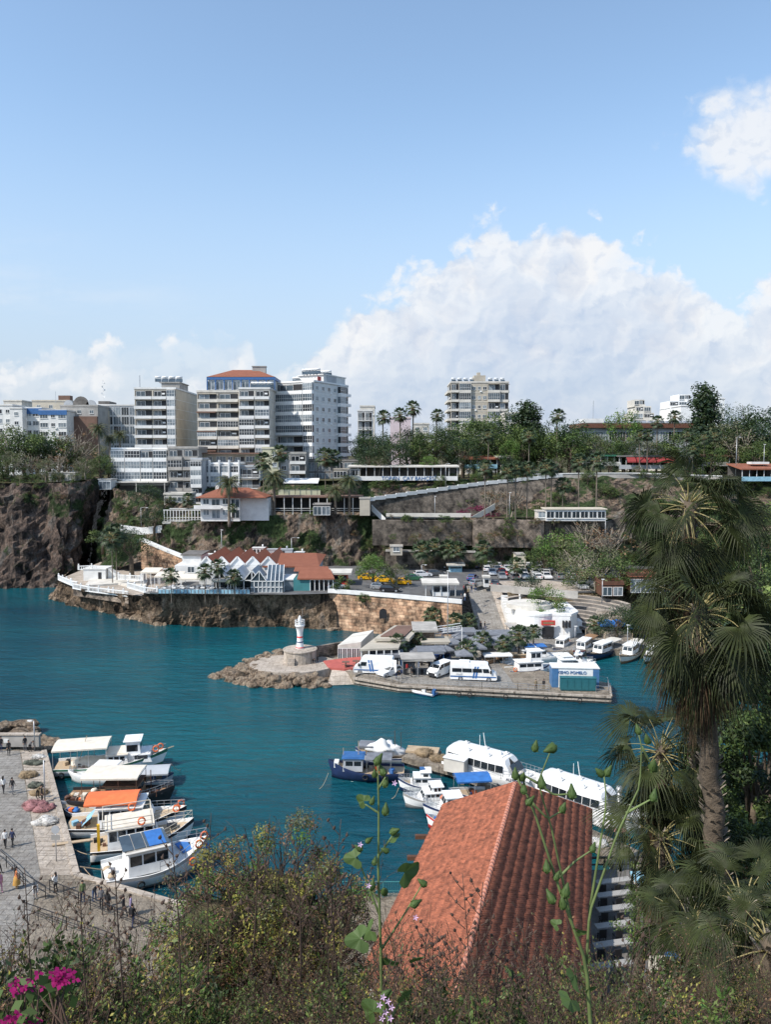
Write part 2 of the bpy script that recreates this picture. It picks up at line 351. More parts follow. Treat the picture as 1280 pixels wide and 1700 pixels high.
def wallmat(name,c1,c2,mortar,scale=1.0,bw=.5,rh=.25):
 m = bpy.data.materials.new(name); m.use_nodes = True; t = m.node_tree; b = t.nodes['Principled BSDF']
 g = t.nodes.new('ShaderNodeNewGeometry'); s = t.nodes.new('ShaderNodeSeparateXYZ'); t.links.new(g.outputs['Position'],s.inputs[0])
 c = t.nodes.new('ShaderNodeCombineXYZ'); t.links.new(wm('ADD',s.outputs[0],wm('MULTIPLY',s.outputs[1],.7,tree=t),tree=t),c.inputs[0]); t.links.new(s.outputs[2],c.inputs[1])
 nz = nd(t,'ShaderNodeTexNoise',i_Scale=.9,i_Detail=3); t.links.new(g.outputs['Position'],nz.inputs['Vector'])
 vm = t.nodes.new('ShaderNodeVectorMath'); vm.operation = 'MULTIPLY_ADD'; t.links.new(nz.outputs['Color'],vm.inputs[0]); vm.inputs[1].default_value = (.25,.25,0); t.links.new(c.outputs[0],vm.inputs[2])
 br = t.nodes.new('ShaderNodeTexBrick'); t.links.new(vm.outputs[0],br.inputs[0]); br.inputs['Scale'].default_value = scale
 br.inputs['Color1'].default_value = (*c1,1); br.inputs['Color2'].default_value = (*c2,1); br.inputs['Mortar'].default_value = (*mortar,1)
 br.inputs['Brick Width'].default_value = bw; br.inputs['Row Height'].default_value = rh; br.inputs['Mortar Size'].default_value = .025
 n = nd(t,'ShaderNodeTexNoise',i_Scale=.45,i_Detail=8,i_Roughness=.65); t.links.new(g.outputs['Position'],n.inputs['Vector'])
 mr = t.nodes.new('ShaderNodeMapRange'); mr.inputs[1].default_value = .3; mr.inputs[2].default_value = .7; mr.inputs[1].default_value = .38; mr.inputs[2].default_value = .64; mr.inputs[3].default_value = .22; mr.inputs[4].default_value = 1.6; t.links.new(n.outputs[0],mr.inputs[0])
 mu = t.nodes.new('ShaderNodeMix'); mu.data_type = 'RGBA'; mu.blend_type = 'MULTIPLY'; mu.inputs[0].default_value = 1; t.links.new(br.outputs[0],mu.inputs[6]); t.links.new(mr.outputs[0],mu.inputs[7])
 t.links.new(mu.outputs[2],b.inputs['Base Color']); b.inputs['Roughness'].default_value = .95
 bp = t.nodes.new('ShaderNodeBump'); bp.inputs['Strength'].default_value = .6; bp.inputs['Distance'].default_value = .2
 t.links.new(wm('ADD',n.outputs[0],wm('MULTIPLY',br.outputs['Fac'],-.5,tree=t),tree=t),bp.inputs['Height']); t.links.new(bp.outputs[0],b.inputs['Normal']); M[name] = m
wallmat('ashlar',(.34,.20,.12),(.46,.31,.20),(.14,.09,.06),.8,.85,.5)
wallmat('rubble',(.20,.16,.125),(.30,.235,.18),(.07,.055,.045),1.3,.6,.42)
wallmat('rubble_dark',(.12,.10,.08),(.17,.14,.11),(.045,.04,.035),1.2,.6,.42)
def resample(pts,n):
 pts = [Vector(p)for p in pts]; L = [0]
 for a,b in zip(pts,pts[1:]):L.append(L[-1]+(b-a).length)
 out = []; k = 0
 for i in range(n):
  t = L[-1]*i/(n-1)
  while k<len(pts)-2 and L[k+1]<t:k+=1
  d = L[k+1]-L[k]; out.append(pts[k].lerp(pts[k+1],(t-L[k])/d if d else 0))
 return out
def cliff(name,lower,upper,mt,step=1.2,amp=1.6,top=None,seed=0,bulge=.0):
 """rock face between two lines, broken up by layered noise; optional level shelf behind its upper line"""
 ln = sum((Vector(b)-Vector(a)).length for a,b in zip(lower,lower[1:])); n = max(6,int(ln/step))
 lo = resample(lower,n); up = resample(upper,n)
 h = max((u-l).length for u,l in zip(up,lo)); k = max(4,int(h/step)+1)
 m = MB(); idx = 0
 for j in range(k+1):
  t = j/k
  for i in range(n):
   p = lo[i].lerp(up[i],t)
   a = lo[max(i-1,0)]; b = lo[min(i+1,n-1)]; tg = (b-a); nr = Vector((tg.y,-tg.x,0)).normalized()
   q = p*.11+Vector((seed*7.3,seed,0)); f1 = mnoise.fractal(Vector((q.x*1.4,q.y*1.4,q.z*.55)),1.0,2.1,5)
   q2 = Vector((p.x*.42,p.y*.42,p.z*.20+seed)); f2 = abs(mnoise.noise(q2)); f3 = mnoise.noise(p*.9)
   e = min(1,(1-t)*6+.12)if top else 1
   o = amp*(f1*1.1-f2*1.1+f3*.35)+bulge*math.sin(math.pi*t)
   o*=e
   m.v.append(tuple(p+nr*o+Vector((0,0,(f3*.35*amp)if 0<j<k else 0))))
 for j in range(k):
  for i in range(n-1):
   a = j*n+i; m.f.append((a,a+1,a+n+1,a+n)); m.m.append(0); m.sm.append(False)
 o = m.obj(name,M[mt]); tag(o,kind='structure'); return o
def sheet(name,pts,mt,kind='structure',thick=None):
 m = MB()
 if thick:m.prism([(p[0],p[1])for p in pts],pts[0][2]-thick,pts[0][2])
 else:
  n = len(pts); ar = sum(pts[k][0]*pts[(k+1)%n][1]-pts[(k+1)%n][0]*pts[k][1]for k in range(n))
  m.face(pts if ar>0 else pts[::-1])
 o = m.obj(name,M[mt]); tag(o,kind=kind); return o
Z1,Z2,Z3,Z4 = 1.2,7.5,20.5,29.0
# ---------------- terrain ----------------
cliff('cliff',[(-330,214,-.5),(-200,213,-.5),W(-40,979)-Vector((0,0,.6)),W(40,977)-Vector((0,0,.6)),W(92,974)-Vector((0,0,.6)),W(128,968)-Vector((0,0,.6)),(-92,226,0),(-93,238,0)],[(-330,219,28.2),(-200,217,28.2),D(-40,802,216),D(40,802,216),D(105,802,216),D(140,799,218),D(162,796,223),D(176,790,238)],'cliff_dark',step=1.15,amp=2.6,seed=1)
# face behind the bay and below the flats, down to the headland
LO1 = [(-93,238,0),(-84,226,2),D(150,960,205),D(205,940,200),D(262,925,200),D(300,905,200)]
UP1 = [D(176,790,238),D(184,800,236),D(186,812,224),D(230,818,218),D(280,834,212),D(335,838,206)]
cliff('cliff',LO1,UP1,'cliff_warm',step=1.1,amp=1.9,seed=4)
LO2 = [D(262,925,200),D(300,935,194),D(400,946,193),D(520,948,193),D(560,948,195),D(620,944,198),D(700,944,199),D(785,944,196),D(905,944,196),D(1060,944,196),D(1180,950,190),D(1420,960,185)]
UP2 = [D(262,862,204),D(300,866,198),D(400,858,197),D(520,853,196),D(560,853,198),D(620,857,201),D(700,858,201),D(785,859,198),D(905,861,198),D(1060,862,198),D(1180,870,192),D(1420,880,187)]
cliff('cliff',LO2,UP2,'cliff_warm',step=1.1,amp=1.5,seed=9)
# slope from the middle shelf up to the town
LO3 = [D(335,846,212),D(420,856,213),D(600,857,214),D(790,857,214),D(905,858,212),D(1060,860,210),D(1180,872,204),D(1420,880,200)]
UP3 = [D(335,800,232),D(420,800,232),D(600,798,224),D(770,797,224),D(880,790,228),D(1060,787,228),D(1200,792,220),D(1420,796,214)]
cliff('hillside',LO3,UP3,'cliff_warm',step=1.2,amp=1.2,seed=14)
def band(name,a,b,mt):
 n = 24; A = resample(a,n); B = resample(b,n); m = MB()
 for i in range(n-1):m.face([A[i],A[i+1],B[i+1],B[i]])
 return tag(m.obj(name,M[mt]),kind='structure')
band('terrace_ground',[D(262,862,204.5),D(400,858,197.5),D(600,857,198.5),D(785,859,198.5),D(905,861,198.5),D(1060,862,198.5),D(1420,880,187.5)],[D(262,850,216),D(335,846,216),D(420,855,216),D(600,856,216),D(905,857,216),D(1060,859,213),D(1420,879,205)],'scrub_ground')
band('town_ground',[(-330,218.5,28.2),(-200,216.5,28.2),D(40,802,215.6),D(105,802,215.6),D(140,799,217.6),D(176,791,237.6),D(186,797,236),D(335,798,231),D(600,798,223.6),D(770,797,223.6),D(880,790,227.6),D(1060,787,227.6),D(1200,792,219.6),D(1420,796,213.6)],[(-5000,4200,31),(-2500,4200,31),(-1200,4200,31),(0,4200,31),(1500,4200,31),(5200,4200,31)],'scrub_ground')
# headland: rock skirts, terrace shelf, car park level
cliff('cliff',[(-84,232,-.4),(-90,208,-.6),W(80,990)-Vector((0,0,.6)),W(100,1002)-Vector((0,0,.6)),W(130,1010)-Vector((0,0,.6)),W(180,1022)-Vector((0,0,.6)),W(238,1028)-Vector((0,0,.6)),W(256,1036)-Vector((0,0,.6))],[(-80,228,5),(-84,205,5.3),W(97,961,5.4),W(118,970,5.4),W(138,978,5.4),W(180,983,5.4),W(232,990,5.4),W(252,990,6)],'headland_rock',step=.75,amp=1.7,top=True,seed=21)
cliff('cliff',[W(236,1028)-Vector((0,0,.6)),W(250,1038)-Vector((0,0,.6)),W(330,1040)-Vector((0,0,.6)),W(420,1042)-Vector((0,0,.6)),W(480,1042)-Vector((0,0,.6)),W(545,1046)-Vector((0,0,.6)),W(560,1047)-Vector((0,0,.6))],[W(238,983,7.2),W(262,985,7.2),W(330,985,7.3),W(420,986,7.3),W(480,986,7.3),W(545,984,7.4),W(560,984,7.4)],'headland_rock',step=.7,amp=1.25,top=True,seed=25,bulge=.5)
sheet('terrace_ground',[W(97,962,5.4),W(120,971,5.4),W(180,984,5.4),W(256,991,5.4),(-38,166,5.4),(-38,200,5.4),(-60,222,5.4),(-82,226,5.4)],'pale_paving')
sheet('car_park',[W(238,984,Z2),W(330,986,Z2),W(480,987,Z2),W(560,985,Z2),W(660,993,Z2),W(767,1002.5,Z2),(17.6,168,Z2),(27,170,Z2),(27,158,Z2),(45,158,Z2),(160,158,Z2),(160,200,Z2),(-20,202,Z2),(-42,202,Z2),(-44,175,Z2)],'asphalt')
# stone harbour wall with its arched culvert and white coping
wl = thing('harbour_wall','tall brown ashlar harbour wall with a small dark arch below the car park','wall',W(545,985,0)*0+Vector((0,0,0)))
m = MB(); A = [W(545,984,Z2-.1),W(600,988,Z2-.1),W(660,993,Z2-.1),W(767,1002.5,Z2-.1)]
A = resample(A,60)
for j in range(16):
 for i in range(59):
  def q(i,j):
   p = A[i]; t = j/16; o = mnoise.noise(Vector((p.x*.5,t*6,3)))*.18; return(p.x,p.y+.9*t-1.2-o-.0*t,-1.2+(p.z+1.2)*t)
  m.face([q(i,j),q(i+1,j),q(i+1,j+1),q(i,j+1)])
m.face([tuple(A[-1]+Vector((0,-.3,0))),tuple(A[-1]+Vector((1.2,19,0))),(A[-1].x+1.2,A[-1].y+19,-1),(A[-1].x,A[-1].y-.3,-1)][::-1])
m.obj('masonry',M['ashlar'],wl)
m = MB(); pr = [(-.75,-.6),(.75,-.6),(.75,.7)]+[(.75*math.cos(a),.7+.75*math.sin(a))for a in[math.pi*k/8 for k in range(1,8)]]+[(-.75,.7)]
c = D(636,1022,A[26].y-1.25); m.face([(c.x+x,c.y-.1,c.z+z)for x,z in pr]); m.obj('culvert_arch',M['dark'],wl)
m = MB()
for a,b in zip(A[::3],A[3::3]+[A[-1]]):m.bar(a+Vector((0,-.2,.45)),b+Vector((0,-.2,.45)),.5,.85)
m.obj('coping',M['white_wall'],wl)
# rocks along the foot of the wall
def boulder_mesh(seed,mt='boulder'):
 r = random.Random(seed); me = bpy.data.meshes.new('boulder'); bm = bmesh.new(); bmesh.ops.create_icosphere(bm,subdivisions=3,radius=1)
 sx,sy,sz = r.uniform(.9,1.3),r.uniform(.8,1.1),r.uniform(.55,.8)
 for _ in range(7):
  d = Vector((r.gauss(0,1),r.gauss(0,1),r.gauss(0,.8))).normalized(); h = r.uniform(.55,.82)
  for v in bm.verts:
   t = v.co.dot(d)
   if t>h:v.co-=d*(t-h)*.9
 for v in bm.verts:
  v.co+=v.co.normalized()*mnoise.fractal(v.co*1.6+Vector((seed,0,0)),1,2,4)*.13
  v.co.x*=sx; v.co.y*=sy; v.co.z*=sz
 bm.to_mesh(me); bm.free(); me.materials.append(M[mt]); return me
BOULD = [boulder_mesh(i)for i in range(8)]
def boulder(p,s,label,group,r=rnd):
 o = put(BOULD[r.randrange(8)],'boulder',None,p,0,s*r.uniform(.8,1.25)); o.rotation_euler = (r.uniform(-.4,.4),r.uniform(-.4,.4),r.uniform(0,6.28))
 return tag(o,label,'boulder',group)
r_ = random.Random(3)
for k in range(34):
 px = r_.uniform(545,765); py = 1046+2*math.sin(px*.05)-(px-545)*.01; p = W(px,py+r_.uniform(-3,1),0)
 boulder((p.x,p.y,r_.uniform(-.2,.15)),r_.uniform(.8,1.7),'flat brown rock at the waterline below the stone harbour wall','rocks at the foot of the harbour wall',r_)
for k in range(34):
 px = 84+r_.random()*190; py = 994+(px-84)*.24; p = W(px,py,0)
 boulder((p.x,p.y+r_.uniform(-.2,1.2),-.1),r_.uniform(.8,1.6),'brown rock lying in the water below the white terraces of the headland','rocks at the foot of the headland',r_)
 # sloping road down to the quay
m = MB(); n = 14
for i in range(n):
 t0,t1 = i/n,(i+1)/n
 def edge_(t,s):
  y = 172-27*t; z = Z2+.01-(Z2-Z1)*(t*t*(3-2*t))
  return(17.6+.9*t+s*(5.2),y,z+.004)
 m.face([edge_(t1,0),edge_(t1,1),edge_(t0,1),edge_(t0,0)])
road = m.obj('road',M['paving']); tag(road,kind='structure')
m = MB()
for i in range(n):
 t0,t1 = i/n,(i+1)/n
 e0 = Vector(edge_(t0,1)); e1 = Vector(edge_(t1,1)); w = Vector((2.1,0,0)); u = Vector((0,0,.13))
 e0=Vector(e0); e1=Vector(e1); e0 = Vector(e0); e1 = Vector(e1); m.face([e1+u,e1+w+u,e0+w+u,e0+u]); m.face([e0+u,e0,e1,e1+u][::-1])
 m.face([e1+w+u,e1+w-Vector((0,0,4)),e0+w-Vector((0,0,4)),e0+w+u])
pv = m.obj('pavement',M['pale_paving']); tag(pv,kind='structure')
sheet('dirt_lot',[(25.5,172,Z2+.006),(25.8,160,Z2+.006),(44,160,Z2+.006),(44,168,Z2+.006),(36,174,Z2+.006)],'pale_paving')
cliff('embankment',[(25.4,146,Z1-.3),(40,150,Z1-.3),(52,152,Z1-.3),(90,150,Z1-.3),(160,148,Z1-.3)],[(25.4,158,Z2),(40,158.3,Z2),(52,158.3,Z2),(90,158.3,Z2),(160,158.3,Z2)],'soil',step=1.5,amp=.5,seed=31)
# harbour quay and its jetty
q1 = [W(560,1108,Z1),W(587,1124,Z1),W(664,1137,Z1),W(1015,1155,Z1),W(1012,1134,Z1),W(930,1119,Z1),W(832,1101,Z1),W(826,1086,Z1),W(912,1082,Z1),W(1000,1078,Z1),W(1100,1077,Z1),W(1300,1080,Z1),W(1500,1080,Z1),(160,160,Z1),(16.5,160,Z1),W(740,1040,Z1),W(700,1047,Z1),W(640,1060,Z1),W(600,1082,Z1),W(560,1096,Z1)]
sheet('quay',q1,'pier_concrete',thick=3.2)
sheet('quay_paving',[Vector(p)+Vector((0,0,.006))for p in[W(668,1134,Z1),W(860,1143,Z1),W(830,1104,Z1),W(822,1084,Z1),W(905,1080,Z1),W(1100,1075.5,Z1),(80,148,Z1),(17,149,Z1),W(700,1062,Z1),W(610,1110,Z1)]],'paving')
m = MB(); qe = [W(587,1124.5,Z1),W(664,1137.5,Z1),W(1015,1155.5,Z1),W(1012,1134,Z1)]
for a,b in zip(qe,qe[1:]):m.bar(a+Vector((0,-.06,-.12)),b+Vector((0,-.06,-.12)),.34,.28); m.bar(a+Vector((0,-.03,-.75)),b+Vector((0,-.03,-.75)),.16,.22)
tag(m.obj('quay_edge',M['pale_paving']),kind='structure')
# mole of the beacon: paved disc ringed by boulders
CX,CY = -14.6,125.5
m = MB(); pts = []
for k in range(40):
 a = 2*math.pi*k/40; pts.append((CX-.6+7.2*math.cos(a),CY-1+5.6*math.sin(a)))
m.prism(pts,-.5,1.75); tag(m.obj('mole_paving',M['pale_paving']),kind='structure')
m = MB(); m.prism([tuple(W(*p))[:2]for p in[(480,1085,1.5),(600,1080,1.5),(612,1112,1.5),(590,1121,1.5),(570,1112,1.5),(500,1110,1.5)]],-.5,1.5); tag(m.obj('mole_paving',M['pier_concrete']),kind='structure')
m = MB(); rp = [W(543,1138,.05),W(592,1136,.05),W(583,1112,1.6),W(552,1108,1.7)]
m.face(rp); m.face([rp[0],rp[3],rp[3]-Vector((0,0,3)),rp[0]-Vector((0,0,1))]); tag(m.obj('slipway',M['pale_paving']),kind='structure')
sheet('red_paving',[W(*p)for p in[(536,1097,1.83),(575,1092,1.83),(600,1090,1.83),(600,1108,1.83),(572,1110,1.83),(545,1108,1.83)]],'red_floor',thick=.35)
m = MB(); core = [W(*p)[:2]for p in[(360,1120,.3),(400,1104,.3),(440,1092,.3),(500,1084,.3),(590,1086,.3),(560,1132,.3),(480,1136,.3),(410,1134,.3)]]
m.prism([tuple(p)for p in core],-1,.45); tag(m.obj('mole_core',M['boulder']),kind='structure')
r_ = random.Random(5); nb = 0
out = [W(*p)for p in[(349,1122),(372,1112),(400,1098),(440,1086),(470,1080)]]; fr = [W(*p)for p in[(349,1122),(375,1133),(420,1140),(480,1141),(550,1141)]]
disc = Vector((CX-.6,CY-1,0))
for line,cnt in((out,46),(fr,150)):
 for k in range(cnt):
  p = resample(line,60)[r_.randrange(60)]; t = r_.random(); v = disc-p; v.z = 0; L = v.length; t = t*max(.2,(L-6.2)/L)
  q = p+v*t; z = -.1+1.5*(t/(max(.2,(L-6.2)/L)))+r_.uniform(-.15,.15)
  boulder((q.x,q.y,z),r_.uniform(.42,.95),'tan boulder of the rocky mole round the beacon','boulders of the beacon mole',r_)
  # left quay
sheet('quay',[W(-260,1236,Z1),W(74,1246,Z1),W(129,1454,Z1),W(290,1500,Z1),W(430,1512,Z1),W(556,1486,Z1),W(760,1478,Z1),(10,60,Z1),(60,60,Z1),(60,40,Z1),(-60,40,Z1)],'pier_concrete',thick=3.2)
sheet('quay_paving',[Vector(p)+Vector((0,0,.006))for p in[W(-260,1238,Z1),W(32,1247,Z1),W(66,1452,Z1),W(60,1480,Z1),(-24,46,Z1),(-60,46,Z1)]],'paving')
m = MB(); a0,a1 = W(34,1247,Z1),W(67,1453,Z1); b0,b1 = W(70,1247,Z1),W(122,1453,Z1)
for k in range(34):
 t0,t1 = k/34+.0012,(k+1)/34-.0012; up = Vector((0,0,.012))
 m.face([a0.lerp(a1,t1)+up,b0.lerp(b1,t1)+up,b0.lerp(b1,t0)+up,a0.lerp(a1,t0)+up])
tag(m.obj('quay_slabs',M['pale_paving']),kind='structure')
m = MB(); e = [W(74,1247,Z1),W(129,1454,Z1),W(290,1500,Z1),W(430,1512,Z1)]
for a,b in zip(e,e[1:]):m.bar(a+Vector((-.15,.05,.06)),b+Vector((-.15,.05,.06)),.55,.16)
tag(m.obj('kerb',M['pale_paving']),kind='structure')
# rocks beyond the left quay
r_ = random.Random(8)
for k in range(95):
 px = r_.uniform(-120,88); py = 1238-r_.random()*32*(1 if px<40 else max(.25,(95-px)/60)); p = W(px,py,.6)
 boulder((p.x,p.y,r_.uniform(-.1,1.3)*(1 if px<55 else.4)),r_.uniform(.6,1.25),'big tan boulder heaped at the far end of the left quay','boulders beyond the left quay',r_)
 # pier in the middle
pr_ = [W(667,1256,Z1),W(694,1241,Z1),W(733,1246,Z1),W(722,1258,Z1),W(1090,1425,Z1),W(1040,1452,Z1),W(985,1400,Z1),W(830,1312,Z1),W(760,1282,Z1)]
m = MB(); m.prism([tuple(p[:2])for p in pr_],.55,Z1)
for px,py in[(672,1257),(700,1266),(735,1278),(768,1292),(800,1306),(1000,1420),(985,1400),(1020,1440),(715,1250),(740,1262)]:
 p = W(px,py-3,1); m.bar((p.x,p.y+.3,-2),(p.x,p.y+.3,1),.4)
tag(m.obj('pier',M['pier_concrete']),kind='structure')
# slope of the near garden
def hillz(x,y):
 z = min(34.3,35.25-.735*y)
 u = x/max(y,3); s = min(1,max(0,(u-.43)/.10)); s = s*s*(3-2*s); z+=s*min(1.2,y*.08)
 return max(z,-.6)if z>1.1 or x>-60 else z
m = MB(); nx,ny = 90,60; vs = []
for j in range(ny+1):
 y = -3+52*(j/ny)
 for i in range(nx+1):
  x = (-1+2*i/nx)*(8+y*.95)if y>0 else(-1+2*i/nx)*8
  m.v.append((x,y,hillz(x,y)+.25*mnoise.noise(Vector((x*.6,y*.6,0)))*min(1,max(y,.3)/6)))
for j in range(ny):
 for i in range(nx):
  a = j*(nx+1)+i; m.f.append((a,a+1,a+nx+2,a+nx+1)); m.m.append(0); m.sm.append(True)
tag(m.obj('garden_slope',M['soil']),kind='structure')
# ---------------- vegetation kit ----------------
def leafmat(name,col,var=.45,scale=.9,rough=.6,trans=.25):
 return mat(name,col,rough,var,scale,trans=trans,obj=True,spec=.35,detail=3)
leafmat('leaf_dark',(.035,.060,.020)); leafmat('leaf_mid',(.070,.115,.030)); leafmat('leaf_light',(.15,.20,.055))
leafmat('leaf_olive',(.15,.16,.075)); leafmat('leaf_grey',(.16,.16,.10)); leafmat('leaf_blue',(.035,.065,.040))
leafmat('leaf_bright',(.10,.19,.035)); leafmat('leaf_dry',(.22,.13,.07)); leafmat('leaf_gold',(.30,.28,.06))
leafmat('bract',(.42,.02,.17),.25,3,trans=.35); leafmat('bract_dark',(.20,.03,.08),.3,.6)
leafmat('palm_leaf',(.034,.044,.012),.6,1.5,.6,.22); leafmat('palm_far',(.045,.07,.03),.4,1.5,.5,.15); leafmat('palm_dead',(.12,.075,.042),.4,2,.8,.2)
mat('petiole',(.26,.22,.09),.5,.25,3); mat('bark',(.11,.085,.06),.95,.35,3,.5,14); mat('bark_pale',(.28,.24,.19),.95,.3,2,.4,10)
mat('palm_bark',(.17,.14,.11),.95,.35,4,.6,12); mat('twig',(.065,.04,.028),.85,.35,4); mat('twig_green',(.12,.16,.05),.7,.3,4)
mat('petal_white',(.75,.72,.66),.7,.1); mat('straw',(.35,.27,.15),.8,.3,5); mat('petal_pink',(.55,.38,.55),.7,.1)
def crown(name,seed,rx,ry,rz_,nclump,nleaf,ls,mats,cz=0.0,weights=None,rc=.30,hollow=.55,flat=0.0,lw=.55,bottom=-.8):
 r = random.Random(seed); m = MB(); k = len(mats); cl = []
 while len(cl)<nclump:
  d = Vector((r.gauss(0,1),r.gauss(0,1),r.gauss(0,1))).normalized()
  if d.z<bottom:continue
  q = hollow+(1-hollow)*r.random()**.6; q*=1+.22*mnoise.noise(d*1.9+Vector((seed,3,1)))*1.6
  cl.append((Vector((d.x*rx*q,d.y*ry*q,cz+d.z*rz_*q)),r.uniform(.55,1.25)*rc*min(rx,ry,rz_*1.3),r.choices(range(k),weights or[1]*k)[0]))
 tot = sum(c[1]**2 for c in cl)
 for c,rad,mi in cl:
  n = max(3,int(nleaf*rad*rad/tot))
  for _ in range(n):
   d = Vector((r.gauss(0,1),r.gauss(0,1),r.gauss(0,.75))); d.normalize(); p = c+d*rad*(r.random()**.4)
   nr = (d*.8+Vector((r.gauss(0,.6),r.gauss(0,.6),r.gauss(.35,.6)))).normalized()
   a = nr.orthogonal().normalized(); a = (a*math.cos(t:=r.uniform(0,6.28))+nr.cross(a)*math.sin(t)); b = nr.cross(a); s = ls*r.uniform(.6,1.35)
   mm = mi if r.random()<.8 else r.randrange(k)
   m.face([p-a*s*.5,p+b*s*lw*.5-a*s*.05,p+a*s*.5,p-b*s*lw*.5+a*s*.05],mm,False)
 return m.mesh(name,[M[x]for x in mats])
def trunk(name,seed,h,r0,spread,top,nb=7,mt='bark',lean=.06,seg=6):
 r = random.Random(seed); m = MB(); lx,ly = r.gauss(0,lean),r.gauss(0,lean); fork = h*.45
 P = [Vector((lx*z,ly*z,z))+Vector((r.gauss(0,.02),r.gauss(0,.02),0))*h*(i>0)for i,z in enumerate([-.4,h*.15,h*.3,h*.45,h*.75,h])]
 m.tube(P,[r0*1.3,r0,r0*.9,r0*.75,r0*.45,r0*.15],seg)
 for k in range(nb):
  a = 6.28*k/nb+r.uniform(-.4,.4); i = r.choice([2,3,3,4]); b = P[i]; e = Vector((math.cos(a)*spread*r.uniform(.5,.9),math.sin(a)*spread*r.uniform(.5,.9),top*r.uniform(.55,.95)))
  mid = b.lerp(e,.5)+Vector((0,0,-.05*h)); m.tube([b,mid,e],[r0*.42,r0*.28,r0*.08],5)
  for j in range(2):
   e2 = mid+Vector((r.gauss(0,1)*spread*.3,r.gauss(0,1)*spread*.3,abs(r.gauss(0,1))*h*.15+.1*h)); m.tube([mid,e2],[r0*.18,r0*.05],4)
 return m.mesh(name,M[mt])
KIND = {}
def kind(key,crowns,trunks):KIND[key] = (crowns,trunks)
def mk(key,n,fc,ft):kind(key,[fc(i)for i in range(n)],[ft(i)for i in range(n)])
# unit trees: about 1 high; scaled per tree
mk('broad',3,lambda i:crown('crown',11+i,.42,.42,.42,58,4200,.034,['leaf_mid','leaf_dark','leaf_light'],.54,[5,3,3]),lambda i:trunk('trunk',11+i,.6,.035,.34,.75))
mk('dark',3,lambda i:crown('crown',31+i,.45,.45,.44,56,4200,.032,['leaf_dark','leaf_blue','leaf_mid'],.52,[5,3,2]),lambda i:trunk('trunk',31+i,.6,.04,.35,.75))
mk('olive',3,lambda i:crown('crown',51+i,.42,.42,.42,70,3200,.030,['leaf_olive','leaf_grey','leaf_mid'],.54,[4,3,2],rc=.24),lambda i:trunk('trunk',51+i,.75,.03,.38,.9,10,'bark_pale'))
mk('pine',2,lambda i:crown('crown',71+i,.50,.50,.20,40,2800,.028,['leaf_dark','leaf_mid','leaf_blue'],.78,[4,2,3],rc=.42,lw=.3),lambda i:trunk('trunk',71+i,.78,.04,.40,.85,8))
mk('bright',2,lambda i:crown('crown',81+i,.40,.40,.38,44,3000,.036,['leaf_bright','leaf_light','leaf_mid'],.6,[4,3,2]),lambda i:trunk('trunk',81+i,.6,.03,.32,.75))
mk('bush',4,lambda i:crown('foliage',91+i,.5,.5,.42,26,1300,.062,['leaf_mid','leaf_dark','leaf_light'],.36,[3,3,2],bottom=-.8),lambda i:trunk('stem',91+i,.35,.03,.3,.5,5))
mk('scrub',3,lambda i:crown('foliage',111+i,.5,.5,.36,30,1200,.055,['leaf_olive','leaf_dark','leaf_dry'],.3,[3,2,2],bottom=-.8),lambda i:trunk('stem',111+i,.35,.03,.3,.5,5))
mk('bare',2,lambda i:crown('foliage',121+i,.45,.45,.40,40,600,.04,['leaf_dry','leaf_grey'],.55,[3,2],rc=.2),lambda i:trunk('trunk',121+i,.9,.025,.45,1.0,22,'bark_pale'))  # the sparse cards stand for a bare tree's twigs
mk('cypress',1,lambda i:crown('crown',131,.085,.085,.50,120,7500,.030,['leaf_dark','leaf_blue'],.52,[3,1],rc=.9,hollow=.6,bottom=-1),lambda i:trunk('trunk',131,.8,.02,.03,.8,3))
mk('magenta',1,lambda i:crown('foliage',141,.5,.5,.34,26,1400,.05,['bract_dark','bract_dark','leaf_dark'],.3,[3,2,1],bottom=-.8),lambda i:trunk('stem',141,.3,.03,.3,.4,5))
UP = {'bush':('shrub','shrub','stem','foliage'),'scrub':('shrub','shrub','stem','foliage'),'magenta':('flowering_shrub','shrub','stem','foliage'),'bare':('bare_tree','tree','trunk','foliage'),'pine':('pine_tree','tree','trunk','crown'),'cypress':('cypress_tree','tree','trunk','crown')}
def plant(key,base,h,label,group,w=1.0,r=rnd,sink=.1):
 nm,cat,tn,cn = UP.get(key,('tree','tree','trunk','crown')); cs,ts = KIND[key]; i = r.randrange(len(cs)); b = Vector(base)
 t = thing(nm,label,cat,(b.x,b.y,b.z-sink),r.uniform(0,6.28),group); t.scale = (h*w,h*w,h)
 put(ts[i],tn,t); put(cs[i],cn,t); return t
